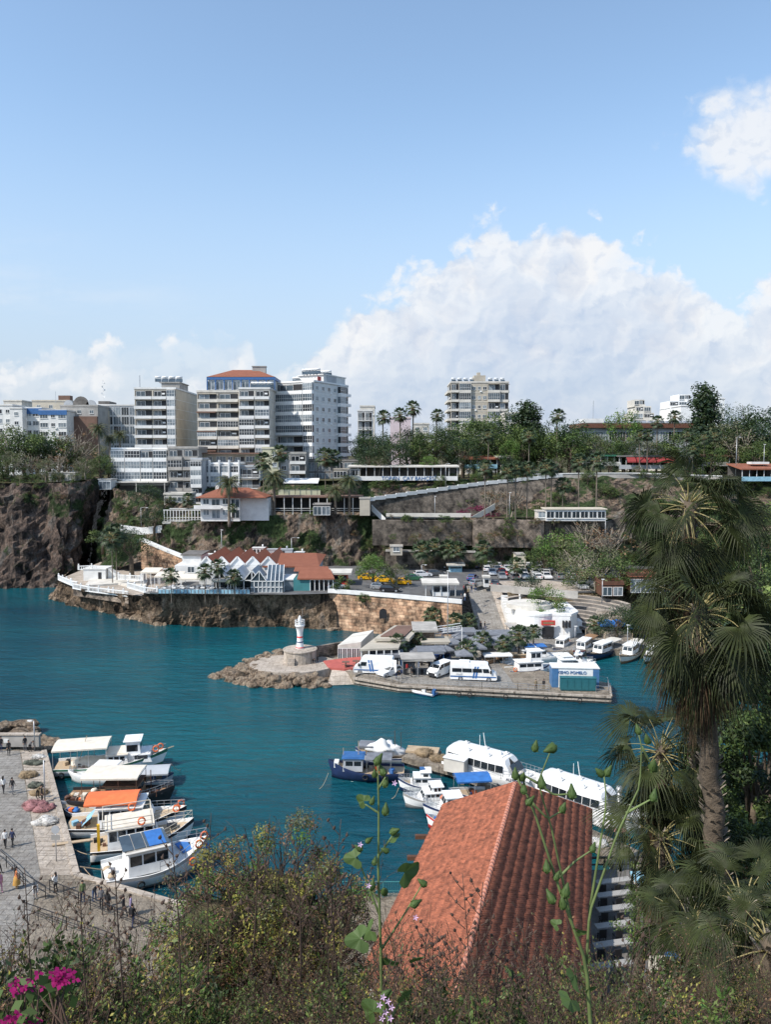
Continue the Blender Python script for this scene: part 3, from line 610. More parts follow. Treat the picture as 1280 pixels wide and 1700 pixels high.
def fan_far(seed,nf=26,L=1.0):
 r = random.Random(seed); m = MB()
 for k in range(nf):
  el = -.9+2.3*(k/nf); az = k*2.4+r.uniform(-.2,.2); d = Vector((math.cos(az)*math.cos(el),math.sin(az)*math.cos(el),math.sin(el)))
  pe = d*.5+Vector((0,0,-.04)); m.tube([(0,0,0),pe],[.022,.014],4,1)
  side = d.cross(Vector((0,0,1))).normalized(); up = side.cross(d)
  for s in range(11):
   a = (-1+2*s/10)*1.25; dd = (d*math.cos(a)+side*math.sin(a)); L2 = .52*(1-.18*abs(a))*r.uniform(.9,1.1)
   q1 = pe+dd*L2*.6; q2 = pe+dd*L2*1.0+Vector((0,0,-.16-.1*r.random())); w = side*.045*math.cos(a)+d*.045*math.sin(-a)
   m.face([pe,q1-w,q2,q1+w],0)
 for k in range(20):
  az = r.uniform(0,6.28); a = Vector((math.cos(az),math.sin(az),0)); s = a.cross(Vector((0,0,1)))
  for j in range(4):
   w = s*.05; o = s*(j-1.5)*.07; m.face([a*.08,a*.22+o+Vector((0,0,-.35)),a*.2+o*1.6+w+Vector((0,0,-.8*r.uniform(.7,1.1))),a*.17+o+w+Vector((0,0,-.3))],2)
 return m.mesh('fronds',[M['palm_far'],M['petiole'],M['palm_dead']])
def feather_far(seed,nf=44):
 r = random.Random(seed); m = MB()
 for k in range(nf):
  el = -.5+1.75*(k/nf); az = k*2.4+r.uniform(-.2,.2); P = []; p = Vector((0,0,0)); e = el
  for j in range(9):P.append(p.copy()); p = p+Vector((math.cos(az)*math.cos(e),math.sin(az)*math.cos(e),math.sin(e)))*.125; e-=.17+.03*r.random()
  m.tube(P,[.018-.0017*j for j in range(9)],3,1,cap=False); sd = Vector((-math.sin(az),math.cos(az),0))
  for j in range(1,9):
   for sgn in(-1,1):
    for h in(0,.5):
     b = P[j-1].lerp(P[j],h); l = .20*math.sin(math.pi*min(1,(j+.5)/9.5))+.05
     f = (P[j]-P[j-1]).normalized(); e2 = b+(sd*sgn*.85+f*.55+Vector((0,0,-.25)))*l; m.face([b-f*.016,e2,b+f*.026],0)
 return m.mesh('fronds',[M['palm_far'],M['petiole']])
def palm_trunk(seed,h,r0,r1):
 r = random.Random(seed); m = MB(); n = 10; lx = r.gauss(0,.02)*h
 m.tube([(lx*(i/n)**2,0,-.3+(h+.3)*i/n)for i in range(n+1)],[r0+(r1-r0)*min(1,i/n*1.6)+.12*r1*(i%2)for i in range(n+1)],8)
 return m.mesh('trunk',M['palm_bark'])
FAN = [fan_far(s)for s in(1,2,3)]; FEA = [feather_far(s)for s in(1,2)]; PTR = [palm_trunk(s,1,.03,.022)for s in(1,2,3)]; PTF = [palm_trunk(9,1,.06,.05)]
def palm(base,h,rc,label,group,feather=False,r=rnd,fat=1.0):
 t = thing('palm_tree',label,'palm',base,r.uniform(0,6.28),group); tr = r.choice(PTF if feather else PTR)
 w = max(.12,h*.017)/.03*fat*.85 if not feather else max(.16,.28)/.06*fat
 o = put(tr,'trunk',t); o.scale = (w,w,h)
 x = tr.vertices[-1].co.x; c = put(r.choice(FEA if feather else FAN),'fronds',t,(0,0,h),0,rc*(1 if feather else 1.3)); return t
 # ---------------- trees and shrubs, town to harbour ----------------
r_ = random.Random(44)
def treeat(key,px,pyb,pyt,Y,label,group,w=1.0):
 pyt = pyt+(pyb-pyt)*.09 if pyb<800 and key not in('cypress',)else pyt
 b = D(px,pyb,Y); t = D(px,pyt,Y); return plant(key,b,(t.z-b.z)*1.0,label,group,w,r_)
def palmat(px,pyb,pyc,Y,rc,label,group,feather=False,fat=1.0):
 b = D(px,pyb,Y); t = D(px,pyc,Y); return palm(b,t.z-b.z,rc,label,group,feather,r_,fat)
G1 = 'park trees on the dark cliff'
for px,pt,k,lab in[(-20,695,'broad',0),(10,690,'olive',1),(38,700,'broad',2),(62,712,'dark',3),(84,705,'broad',4),(108,716,'olive',5),(128,702,'bare',6),(150,728,'olive',7),(168,748,'broad',8),(25,740,'olive',9),(52,748,'bare',10),(96,745,'bare',11),(140,752,'olive',12),(5,752,'broad',13),(76,756,'olive',14),(180,756,'dark',15)]:
 Y = r_.uniform(222,236)if pt>735 else r_.uniform(240,262)
 L = {'broad':'leafy green park tree','olive':'pale olive green park tree','dark':'dark green park tree','bare':'thin half bare grey park tree'}[k]
 where = {0:'at the very left edge of the photo',1:'in front of the blue banded flats, far left',2:'just left of the blue banded house',3:'in front of the blue banded house',4:'below the tan rooftop house',5:'below the grey gabled building',6:'tallest in front of the brown fronted building',7:'left of the tall date palms',8:'at the cliff top right of the date palms',9:'on the cliff edge, second from the left',10:'on the cliff edge between two olive trees',11:'in front of the small pale hut',12:'on the cliff edge right of the pale hut',13:'on the cliff edge at the far left',14:'on the cliff edge left of the pale hut',15:'at the right end of the dark cliff top'}[lab]
 treeat(k,px,797,pt,Y,L+' '+where,G1,1.15)
for px,pc,Y,rc,w in[(165,712,232,3.6,'left one of the pair in front of the hotel'),(200,722,240,3.2,'right one of the pair in front of the hotel'),(183,728,236,2.8,'small one between the pair in front of the hotel')]:
 palmat(px,797,pc,Y,rc,'date palm on the cliff top, '+w,'date palms left of the flats',True)
G2 = 'trees of the town on the plateau'
for px,pb,pt,Y,k,w,lab in[(622,780,700,232,'dark',1.0,'dark green tree right against the corner of the white tower block'),(648,785,715,228,'dark',1.2,'round dark tree below the pink building'),(612,785,735,226,'dark',1.1,'low dark tree at the foot of the white tower block'),(630,783,752,224,'olive',1.3,'small pale silvery tree above the tea garden sign'),(676,780,700,240,'dark',.9,'dark tree under the pair of tall fan palms'),(700,780,705,236,'broad',1.1,'broad green tree right of the pink building'),(722,782,692,240,'pine',1.2,'dark umbrella pine left of the cream tower'),(712,786,752,226,'bright',1.2,'low yellow green bush tree above the tea garden roof'),(748,782,694,245,'broad',1.0,'green tree at the left foot of the cream tower'),(768,782,712,236,'dark',1.1,'dark tree above the red roofed kiosk'),(790,782,682,245,'broad',1.15,'large green tree in front of the cream tower'),(815,782,676,250,'broad',1.2,'tallest green tree in front of the cream tower'),(838,784,668,255,'dark',.8,'dark pointed tree hiding the right corner of the cream tower'),(846,784,722,236,'bright',.9,'bright green little tree right of the lone fan palm'),(868,784,700,245,'broad',1.1,'green tree left of the tall feathery conifer'),(905,784,700,245,'broad',1.1,'green tree right of the tall feathery conifer'),(930,784,680,250,'dark',1.1,'dark tree with a palm like top left of the museum roof'),(945,784,700,240,'broad',1.2,'wide green tree left of the long brown roof'),(960,784,690,255,'dark',.9,'dark narrow tree at the left end of the long brown roof'),(985,782,712,240,'olive',1.1,'pale tree before the left part of the long roof'),(1012,782,716,240,'broad',1.0,'mid green tree before the middle of the long roof'),(1037,782,668,262,'bright',.7,'bright tree rising behind the long roof'),(1048,782,722,238,'dark',1.1,'dark tree above the red awnings'),(1075,784,716,240,'olive',1.1,'loose olive tree above the red awnings'),(1100,784,722,240,'broad',1.1,'green tree above the right red awning'),(1130,786,705,238,'broad',1.3,'big green tree left of the black cypress'),(1150,786,728,228,'dark',1.2,'dark low tree in front of the black cypress'),(1200,786,668,250,'dark',1.0,'tall dark tree right of the black cypress'),(1222,788,690,236,'olive',1.3,'large brownish gum tree right of the cypress'),(1215,786,656,262,'pine',1.1,'high dark pine behind the brownish gum tree'),(1250,788,664,245,'dark',1.2,'dark tree at the right side near the lamp post'),(1275,788,660,240,'dark',1.2,'dark tree at the right edge of the photo'),(1262,790,722,226,'broad',1.2,'low green tree behind the red roofed cafe'),(1180,788,730,224,'broad',1.1,'low green tree left of the tall lamp post'),(1300,788,690,236,'dark',1.2,'dark tree cut by the right edge')]:
 treeat(k,px,pb,pt,Y,lab,G2,w)
treeat('cypress',1168,784,640,248,'tall narrow black cypress standing out against the sky',None,1.25)
treeat('cypress',876,784,668,250,'tall feathery grey green conifer between the trees',None,1.6)
r2 = random.Random(3)
for k in range(40):
 px = 596+k*17.5+r2.uniform(-5,5)
 if 1150<px<1185:continue
 treeat(r2.choice(['broad','dark','dark','olive']),px,772,r2.uniform(712,728),r2.uniform(268,300),'green tree in the back row behind the front trees of the plateau','back row trees of the plateau',1.2)
for px,pc,Y,rc,lab in[(664,688,238,2.3,'fan palm, left and lower of the tall pair above the pink building'),(685,677,238,2.4,'fan palm, right and tallest of the pair above the pink building'),(726,689,250,2.2,'fan palm standing alone against the sky left of the cream tower'),(637,692,244,2.4,'fan palm with a full head right of the white tower block'),(810,722,232,2.0,'fan palm in front of the cream tower trees'),(878,722,230,2.3,'fan palm below the feathery conifer'),(925,690,240,2.4,'fan palm over the dark trees left of the long roof'),(1090,700,238,2.1,'fan palm crossing the long brown roof'),(1062,722,232,1.9,'left small fan palm above the red awnings'),(1075,722,232,1.9,'right small fan palm above the red awnings'),(1118,692,240,2.2,'fan palm at the right end of the long roof'),(1140,722,226,2.2,'fan palm below and left of the cypress'),(1168,726,224,2.0,'fan palm directly below the cypress'),(1186,722,226,2.0,'fan palm below and right of the cypress'),(1150,745,222,1.9,'low fan palm behind the top of the foreground palm')]:
 palmat(px,786,pc,Y,rc,lab,'fan palms of the plateau')
 # palms and trees round the houses on the shelf
for px,pb,pc,Y,rc,f,lab in[(380,858,802,192,4.2,True,'date palm in front of the red roofed white house'),(455,845,793,200,4.4,True,'date palm in front of the white awning'),(580,848,800,200,4.0,True,'large date palm at the right end of the veranda'),(557,850,815,198,3.4,True,'date palm left of the large one by the veranda end'),(540,800,758,215,2.8,False,'left fan palm at the base of the white tower'),(553,800,760,217,2.6,False,'right fan palm at the base of the white tower'),(437,810,765,212,2.6,False,'fan palm in front of the long balcony block'),(465,808,752,214,2.6,False,'fan palm in front of the yellow green house'),(312,845,828,204,1.8,False,'small fan palm left of the red roofed white house'),(386,862,843,190,1.2,False,'little palm growing beside the white house wall'),(186,950,892,178,2.6,False,'shaggy palm on the white terraces, left'),(193,945,885,182,2.6,False,'shaggy palm on the white terraces, right'),(805,868,776,196,2.2,False,'tall fan palm at the left end of the palm row on the shelf'),(842,868,782,197,2.2,False,'second tall fan palm of the row on the shelf'),(856,868,777,198,2.0,False,'third tall fan palm of the row on the shelf'),(875,866,778,199,2.2,False,'fourth tall fan palm of the row on the shelf'),(906,862,775,198,2.2,False,'fan palm standing left of the white windowed pavilion'),(915,862,778,200,2.0,False,'fan palm behind the left end of the white pavilion'),(961,862,766,200,2.3,False,'tall fan palm behind the middle of the white pavilion'),(990,862,764,200,2.5,False,'tall fan palm behind the right part of the white pavilion'),(934,862,805,200,2.2,False,'shorter fan palm behind the white pavilion'),(700,948,912,186,2.4,False,'left palm at the foot of the dark wall'),(722,948,908,188,2.4,False,'second palm at the foot of the dark wall'),(744,948,910,188,2.4,False,'third palm at the foot of the dark wall'),(760,948,912,186,2.2,False,'right palm at the foot of the dark wall'),(802,948,912,180,2.4,False,'palm in front of the pale rock buttress'),(857,975,938,172,2.0,False,'palm standing among the parked cars')]:
 palmat(px,pb,pc,Y,rc,lab,'palms on the shelf and below the cliff',f,1.4 if f else 1.0)
 # quay palms in planters
for px,pb,pc,rc,lab in[(437,0,0,0,'')][1:]+[(718,1052,1022,1.9,'palm at the end of the stone harbour wall'),(757,1062,1032,1.9,'palm behind the quay restaurant, left of the road'),(778,1060,1032,1.8,'palm beside the foot of the road'),(690,1088,1062,1.7,'palm next to the stone kiosk'),(661,1098,1068,1.8,'palm in front of the flat roofed quay cafe'),(801,1092,1062,1.7,'palm between the grey parasols'),(775,1104,1078,1.8,'palm behind the white minibus'),(862,1088,1054,1.9,'palm in a wooden planter before the white building'),(886,1076,1048,1.4,'thin palm close to the white building'),(836,1094,1068,1.5,'palm behind the moored yacht'),(987,1058,1034,1.5,'small palm beside the dark kiosk')]:
 b = W(px,pb,Z1); palmat(px,pb,pc,b.y,rc,lab,'palms on the harbour quay',False,1.5)
for px,pb,pc,lab in[(362,990,940,'palm at the terrace edge before the glass gables'),(340,990,948,'slim palm at the terrace edge, left of the other'),(284,992,955,'withered palm at the rounded terrace corner'),(388,988,957,'slim palm beside the cream awning')]:
 palmat(px,pb,pc,156.5,1.7,lab,'palms on the restaurant terrace')
 # car park trees, right bank
for k,px,pb,pt,Y,w,lab in[('bright',621,978,918,163,1.25,'light green tree on the harbour wall left of the taxis'),('olive',660,978,932,165,1.15,'yellowish tree on the harbour wall in front of the taxi'),('bush',570,982,952,160,1.3,'low bush tree at the left end of the harbour wall'),('dark',880,1000,952,160,1.2,'dark tree right of the small white booth'),('bright',905,1048,972,148,1.0,'thin leafy tree in front of the white round building'),('bright',935,962,880,176,1.2,'bright green tree at the cliff foot behind the cars'),('broad',905,958,900,182,1.3,'green tree between the cars and the pale buttress'),('olive',960,985,896,166,1.1,'tall olive green tree left of the wooden kiosks'),('olive',990,995,905,160,1.2,'big pale tree above the stepped seats'),('broad',1022,1000,918,158,1.2,'round green tree above the blue parasol'),('bare',1010,940,868,186,1.3,'bare grey tree against the cliff'),('bare',970,930,862,190,1.3,'bare grey tree below the pavilion'),('dark',1025,1062,1002,142,1.2,'dark tree behind the blue parasol'),('dark',1050,1055,1010,145,1.2,'dark tree right of the blue parasol'),('dark',1090,1058,985,146,1.3,'dark tree behind the foreground palm'),('broad',1250,1040,900,150,.9,'large green tree on the right bank'),('broad',1290,1040,890,146,1.2,'large green tree cut by the right edge'),('dark',1200,1050,930,146,1.2,'dark tree right of the foreground palm'),('broad',1235,1080,960,130,1.2,'green tree on the far quay at the right'),('dark',1285,1100,960,125,1.3,'dark tree over the far quay at the right edge'),('dark',1150,1060,960,145,1.3,'dark tree seen through the foreground palm'),('bare',850,862,810,205,1.2,'bare grey tree in the palm row'),('bare',815,862,808,208,1.2,'bare pale tree left of the palm row'),('dark',243,845,802,206,1.4,'dark round tree in front of the lower white flats'),('dark',256,880,838,200,1.2,'dark round tree at the bend of the cliff road'),('dark',205,900,870,190,1.5,'dark shrub tree above the white terraces'),('dark',218,935,875,184,1.3,'dark green tree behind the white terraces'),('bush',170,905,868,200,1.6,'green bush at the mouth of the dark bay')]:
 treeat(k,px,pb,pt,Y,lab,'trees round the harbour',w)
treeat('magenta',790,866,828,206,'dark magenta bougainvillea against the ramp wall',None,1.9)
# shrubs rooted on the rock faces
def strip(lo,up,n,hmin,hmax,keys,lab,grp,seed,tlo=.1,thi=1.0,sink=.6):
 r = random.Random(seed); A = resample(lo,80); B = resample(up,80)
 for _ in range(n):
  i = r.randrange(80); t = tlo+(thi-tlo)*r.random(); p = A[i].lerp(B[i],t)+Vector((0,r.uniform(-.3,.7),0)); h = r.uniform(hmin,hmax)
  plant(r.choice(keys),p,h,lab,grp,r.uniform(.9,1.5),r,sink)
strip([(-140,212,3),W(92,974),(-92,226,3)],[(-140,217,28.4),D(105,802,216),D(176,790,238)],44,1.5,3.6,['bush','bush','scrub'],'green shrub rooted along the rim of the dark cliff','shrubs on the dark cliff',61,.80,1.02)
strip(LO1,UP1,34,2,4.2,['bush','scrub','bush'],'green shrub on the slope between the bay and the lower flats','shrubs above the white terraces',62)
strip(LO2,UP2,62,1.4,3.8,['bush','scrub','broad'],'shrub clinging to the rock face under the palm shelf','shrubs on the middle cliff',63,.05)
strip(LO3[2:],UP3[2:],76,1.8,4.8,['bush','broad','dark','broad'],'shrub on the hillside below the plateau road','shrubs on the hillside',64,.15,1.0)
strip([D(230,945,195),D(560,948,193)],[D(250,925,195),D(560,940,193)],20,1.2,2.8,['bush','dark'],'green shrub at the cliff foot behind the restaurant roofs','shrubs behind the restaurant',65)
strip([D(860,945,186),D(1280,955,176)],[D(860,915,190),D(1280,905,186)],26,2,5,['dark','olive','broad'],'shrub thicket at the cliff foot behind the car park','shrubs behind the car park',66,0,1,.3)
strip([D(600,948,190),D(860,948,190)],[D(600,938,193),D(860,936,193)],24,1.5,3.4,['broad','dark'],'shrub in the shade below the dark wall','shrubs below the dark wall',67,0,1,.2)
for k,(px,py)in enumerate([(607,998),(600,1000)]):
 plant('bush',D(px,py,154.6),2.2,'green bush hanging from the top of the stone harbour wall','bushes on the harbour wall',1.3,r_)
strip([D(596,790,228),D(880,786,232),D(1300,790,224)],[D(596,786,250),D(880,782,250),D(1300,786,245)],52,3,6,['dark','dark','broad','olive'],'low green undergrowth between the trees of the plateau','undergrowth of the plateau',68,0,1,.3)
strip([D(-30,801,219),D(150,799,221)],[D(-30,799,232),D(180,797,236)],28,2,4,['olive','bush','broad'],'low green undergrowth in the cliff top park','undergrowth of the park',69,0,1,.3)
strip([D(606,858,204),D(690,862,193.5),D(904,866,192.5),D(1050,866,194)],[D(606,850,206),D(690,860,194),D(904,863,193),D(1050,860,195)],16,1.2,2.6,['bush','scrub'],'shrub hanging over the top of the walkway wall','shrubs on the walkway wall',70,0,1,.9)
strip([D(620,905,192),D(1050,905,192)],[D(620,880,193),D(1050,876,193)],18,1.6,3.4,['bush','scrub'],'shrub growing out of the face of the walkway wall','shrubs on the walkway wall face',71,0,1,.5)
# ---------------- buildings of the town ----------------
def tilemat(name,c1,c2,sx,axis='X',dark=.35):
 m = bpy.data.materials.new(name); m.use_nodes = True; t = m.node_tree; b = t.nodes['Principled BSDF']; c = t.nodes.new('ShaderNodeTexCoord')
 w = nd(t,'ShaderNodeTexWave',wave_type='BANDS',bands_direction=axis,i_Scale=sx,i_Distortion=.3); t.links.new(c.outputs['Object'],w.inputs['Vector'])
 n = nd(t,'ShaderNodeTexNoise',i_Scale=.8,i_Detail=6,i_Roughness=.7); t.links.new(c.outputs['Object'],n.inputs['Vector'])
 r = t.nodes.new('ShaderNodeMix'); r.data_type = 'RGBA'; t.links.new(n.outputs[0],r.inputs[0]); r.inputs[6].default_value = (*c1,1); r.inputs[7].default_value = (*c2,1)
 t.links.new(r.outputs[2],b.inputs['Base Color']); b.inputs['Roughness'].default_value = .85
 bp = t.nodes.new('ShaderNodeBump'); bp.inputs['Strength'].default_value = .8; bp.inputs['Distance'].default_value = .12; t.links.new(w.outputs[0],bp.inputs['Height']); t.links.new(bp.outputs[0],b.inputs['Normal']); M[name] = m
tilemat('tile_far',(.20,.065,.035),(.40,.15,.085),1.6); tilemat('tile_brown',(.12,.05,.03),(.22,.09,.055),1.6)
PC = {}
def proto(kd,w,h,c='white_wall',v=0):
 w = round(w*4)/4; key = (kd,w,round(h,1),c,v)
 if key in PC:return PC[key]
 m = MB(); r = random.Random(hash((w,v))&255); G = ['glass','glass_curtain','glass_dark'][v%3]; mats = [M['white_paint'],M[G],M[c],M['dark'],M['cream_cloth'],M['steel']]
 def glazing(x0,x1,z0,z1,y,n):
  m.b(x0,x1,y,y+.05,z0,z1,1)
  for k in range(n+1):xx = x0+(x1-x0)*k/n; m.b(xx-.04,xx+.04,y-.06,y+.02,z0,z1,0)
  m.b(x0,x1,y-.065,y+.02,z1-.08,z1,0); m.b(x0,x1,y-.065,y+.02,z0,z0+.08,0)
 name = 'window'
 if kd=='w':
  ww = min(1.5,w*.6); glazing(-ww/2,ww/2,.95,2.35,-.03,2); m.b(-ww/2-.1,ww/2+.1,-.2,-.01,.86,.945,2)
 elif kd=='W':ww = w*.84; glazing(-ww/2,ww/2,.7,2.45,-.03,max(2,int(ww/.9))); m.b(-ww/2-.1,ww/2+.1,-.22,-.01,.6,.695,2)
 elif kd=='F':ww = w*.9; glazing(-ww/2,ww/2,.12,h-.45,-.04,max(2,int(ww/.9)))
 elif kd in 'BRL':
  name = 'balcony'; d = 1.25 if kd!='L' else.35; a = w/2*.97
  m.b(-a,a,-d,-.01,-.1,.08,2)
  if kd=='R':
   m.b(-a,a,-d,-d+.05,.98,1.03,0)
   for k in range(int(w/.25)+1):xx = -a+2*a*k/int(w/.25); m.b(xx-.02,xx+.02,-d+.01,-d+.04,.08,.98,0)
   m.b(-a,-a+.04,-d,0,.98,1.03,0); m.b(a-.04,a,-d,0,.98,1.03,0)
  else:
   m.b(-a,a,-d,-d+.1,.08,.82,2); m.b(-a,-a+.1,-d+.1,-.01,.08,.82,2); m.b(a-.1,a,-d+.1,-.01,.08,.82,2); m.b(-a,a,-d+.02,-d+.06,.95,1.0,5)
  m.b(-a*.94,a*.94,-.025,-.012,.085,h-.42,3); glazing(-a*.8,a*.2,.1,h-.6,-.08,2)
  if v%4==1:m.b(-a*.9,a*.9,-d-.25,-.03,h-.5,h-.44,4)
  if v%4==2:m.b(a*.35,a*.75,-.32,-.03,1.5,2.0,0)
 elif kd=='G':
  name = 'glazed_balcony'; d = 1.2; a = w/2*.96
  m.b(-a,a,-d,-.01,-.12,.85,2); m.b(-a+.03,a-.03,-d+.05,-.02,.85,h-.35,1); n = max(3,int(w/.8))
  for k in range(n+1):xx = -a+.03+(2*a-.06)*k/n; m.b(xx-.035,xx+.035,-d,-d+.05,.85,h-.35,0)
  m.b(-a,a,-d-.01,-.01,h-.35,h-.14,2); m.b(-a,a,-d-.02,-d+.05,1.75,1.82,0)
 elif kd=='a':m.b(-.4,.4,-.35,-.02,1.0,1.55,0); name = 'air_conditioner'
 me = m.mesh(name,mats); PC[key] = (me,name); return PC[key]
def facade(root,p0,u,width,z0,floors,fh,bays,seed=0,c='white_wall'):
 r = random.Random(seed); rz = math.atan2(u[1],u[0]); tot = sum(b[1]for b in bays); x = 0
 for kd,bw in bays:
  w = width*bw/tot; cx = x+w/2; x+=w
  if kd=='.':continue
  for f in range(floors):
   k = kd
   if len(kd)>1:k = kd[r.randrange(len(kd))]
   if k=='.':continue
   me,nm = proto(k,w,fh,c,r.randrange(4)if k in 'BRL' else r.choice([0,1,1,2]))
   put(me,nm,root,(p0[0]+u[0]*cx,p0[1]+u[1]*cx,z0+f*fh),rz)
   if k=='w' and r.random()<.3:
    me,nm = proto('a',1,fh,c,0); put(me,nm,root,(p0[0]+u[0]*(cx+w*.32),p0[1]+u[1]*(cx+w*.32),z0+f*fh-.9),rz)
def block(label,pl,pr,yt,yb,Y,dep,c,floors,front,right=None,left=None,yaw=0.0,name='apartment_building',cat='apartment block',slab=None,seed=0,para=.7,group=None,bc=None,ground=0.0,roofc='concrete'):
 a = D(pl,yb,Y); b = D(pr,yb,Y); zt = D((pl+pr)/2,yt,Y).z; w = (b.x-a.x)/max(.3,math.cos(yaw)); H = zt-a.z; fh = (H-para-ground)/floors
 t = thing(name,label,cat,a,yaw,group); m = MB(); m.b(0,w,0,dep,0,H-para); m.obj('wall',M[c],t)
 m = MB(); m.b(-.15,w+.15,-.15,dep+.15,H-para+.002,H-para+.2,0)
 for q in((-.15,w+.15,-.15,.05),(-.15,w+.15,dep-.05,dep+.15),(-.15,.05,.05,dep-.05),(w-.05,w+.15,.05,dep-.05)):m.b(*q,H-para+.2,H,1)
 m.obj('roof',[M[roofc],M[slab or c]],t)
 if slab:
  m = MB()
  for f in range(1,floors):m.b(-.06,w+.06,-.06,dep+.06,ground+f*fh-.16,ground+f*fh+.0)
  m.obj('floor_slabs',M[slab],t)
 bc = bc or 'white_wall'
 if front:facade(t,(0,0),(1,0),w,ground,floors,fh,front,seed+1,bc)
 if right:facade(t,(w,0),(0,1),dep,ground,floors,fh,right,seed+2,bc)
 if left:facade(t,(0,dep),(0,-1),dep,ground,floors,fh,left,seed+3,bc)
 t['w'] = 0; del t['w']; return t,w,H,dep
def local(t,x,y,z):
 a = t.rotation_euler.z; return Vector((t.location.x+x*math.cos(a)-y*math.sin(a),t.location.y+x*math.sin(a)+y*math.cos(a),t.location.z+z))
m = MB(); m.face([(-1,-.6,.15),(1,-.6,.15),(1,.5,1.25),(-1,.5,1.25)]); m.face([(-1,-.6,.1),(-1,.5,1.2),(1,.5,1.2),(1,-.6,.1)]); SP_ = m.mesh('panel',M['glass'])
m = MB(); m.tube([(-.95,.75,1.75),(.95,.75,1.75)],.33,10); ST_ = m.mesh('tank',M['white_paint'])
m = MB()
for sx in(-.8,.8):m.bar((sx,.95,0),(sx,.8,1.5),.07); m.bar((sx,-.5,.1),(sx,.75,1.45),.06)
SF_ = m.mesh('stand',M['steel'])
def solar(p,rz,label,group,s=1.0):
 t = thing('solar_water_heater',label,'water heater',p,rz,group); t.scale = (s,s,s); put(SP_,'panel',t); put(ST_,'tank',t); put(SF_,'stand',t)
def hip(m,x0,x1,y0,y1,z,h,o=.5,mi=0,ridge=None):
 x0-=o; x1+=o; y0-=o; y1+=o; k = min(x1-x0,y1-y0)/2*(1 if ridge is None else ridge)
 if x1-x0>y1-y0:a,b = (x0+k,(y0+y1)/2,z+h),(x1-k,(y0+y1)/2,z+h); fs = [[(x0,y0,z),(x1,y0,z),b,a],[(x1,y1,z),(x0,y1,z),a,b],[(x0,y1,z),(x0,y0,z),a],[(x1,y0,z),(x1,y1,z),b]]
 else:a,b = ((x0+x1)/2,y0+k,z+h),((x0+x1)/2,y1-k,z+h); fs = [[(x0,y1,z),(x0,y0,z),a,b],[(x1,y0,z),(x1,y1,z),b,a],[(x0,y0,z),(x1,y0,z),a],[(x1,y1,z),(x0,y1,z),b]]
 for f in fs:m.face(f,mi)
 m.face([(x0,y0,z-.12),(x0,y1,z-.12),(x1,y1,z-.12),(x1,y0,z-.12)],mi)
 for e in(((x0,y0),(x1,y0)),((x1,y0),(x1,y1)),((x1,y1),(x0,y1)),((x0,y1),(x0,y0))):m.face([(*e[0],z-.12),(*e[1],z-.12),(*e[1],z),(*e[0],z)],mi)
 # -- three big blocks
t1,w1,h1,d1 = block('narrow cream apartment tower with white balconies and a bare cream side wall',226,294,643,790,255,32,'cream_wall',9,[('B',1.35),('B',1.1),('G',.65)],right=None,seed=3,slab='white_wall')
m = MB(); m.b(w1*.55,w1+.0,5,16,h1-.5,h1+1.9); m.b(w1*.5,w1+.3,4.6,16.4,h1+1.9,h1+2.2); m.obj('rooftop_room',M['grey_wall'],t1)
m = MB(); m.b(w1*.1,w1*.12,1,1.1,h1,h1+4); m.obj('antenna',M['steel'],t1)
for k in range(7):p = local(t1,w1*.45+1.2*k,6+(k%2)*3.5,h1+2.2); solar(p,.3,'solar water heater on the roof of the narrow cream tower','solar heaters on the narrow cream tower')
t2,w2,h2,d2 = block('wide brown and cream apartment block with mismatched glazed balconies, middle of the group',329,398,648,790,250,22,'beige_wall',9,[('BGL',1),('BBG',1.05)],right=None,seed=11,slab='offwhite',bc='offwhite')
t2['label'] = 'brown and cream apartment block with mismatched glazed balconies, middle left of the group'
t2b,w2b,h2b,_ = block('pale apartment block under the blue penthouse, joined to the brown and cream one',398,449,643,790,248,24,'offwhite',9,[('GBG',1),('GB',.95)],right=[('.',1),('w',.5),('.',1)],seed=17,slab='white_wall')
m = MB(); m.b(w2+.02-.1+0,w2+.02,0,.1,0,.1);
m = MB()
for z0 in(2,4,6):m.b(-.03,w2*.45,-1.3,-.2,h2-.7-z0*1.55*2-.35,h2-.7-z0*1.55*2+.1)
m.obj('sun_blind',M['brown_wall'],t2)
# blue penthouse with a red hipped roof, standing on both
c0 = D(345,640,256); c1 = D(458,640,256); ph = thing('penthouse','blue trimmed rooftop penthouse with a red hipped roof and a broad chimney','penthouse',(c0.x,254,h2b+t2b.location.z-.4))
W_ = c1.x-c0.x; m = MB(); m.b(.5,W_-.5,.5,14,0,3.4); m.obj('wall',M['white_wall'],ph)
m = MB(); m.b(0,W_,0,14.5,3.42,4.3)
for k in range(9):m.b(k*(W_-.3)/8,k*(W_-.3)/8+.3,-.1,.2,0,3.4)
m.obj('blue_trim',M['blue_paint'],ph); m = MB(); hip(m,.4,W_-.4,.4,14,4.32,3.0,.4); m.obj('roof',M['tile_far'],ph)
m = MB(); m.box((W_*.72,7.2,7.2),(4.4,2.2,2.2)); m.box((W_*.72,7.2,8.4),(4.8,2.6,.25)); m.obj('chimney',M['grey_wall'],ph)
for k in range(8):
 me,nm = proto('F',W_/9,3.4,'white_wall',1); put(me,nm,ph,(W_*(k+.5)/8,.45,0))
t3,w3,h3,d3 = block('white apartment tower seen on its corner, balconies left, plain windows right',461,525,634,790,262,22,'white_wall',9,[('BBG',3),('G',1)],right=[('w',1),('w',1),('w',1),('w',1),('G',1.1),('B',.8)],seed=23,yaw=R(-28),slab='white_paint',bc='white_paint')
m = MB(); m.b(w3*.35,w3,6,20,h3-.5,h3+2.2); m.b(w3*.3,w3+.2,5.5,20.5,h3+2.2,h3+2.5); m.obj('rooftop_room',M['white_wall'],t3)
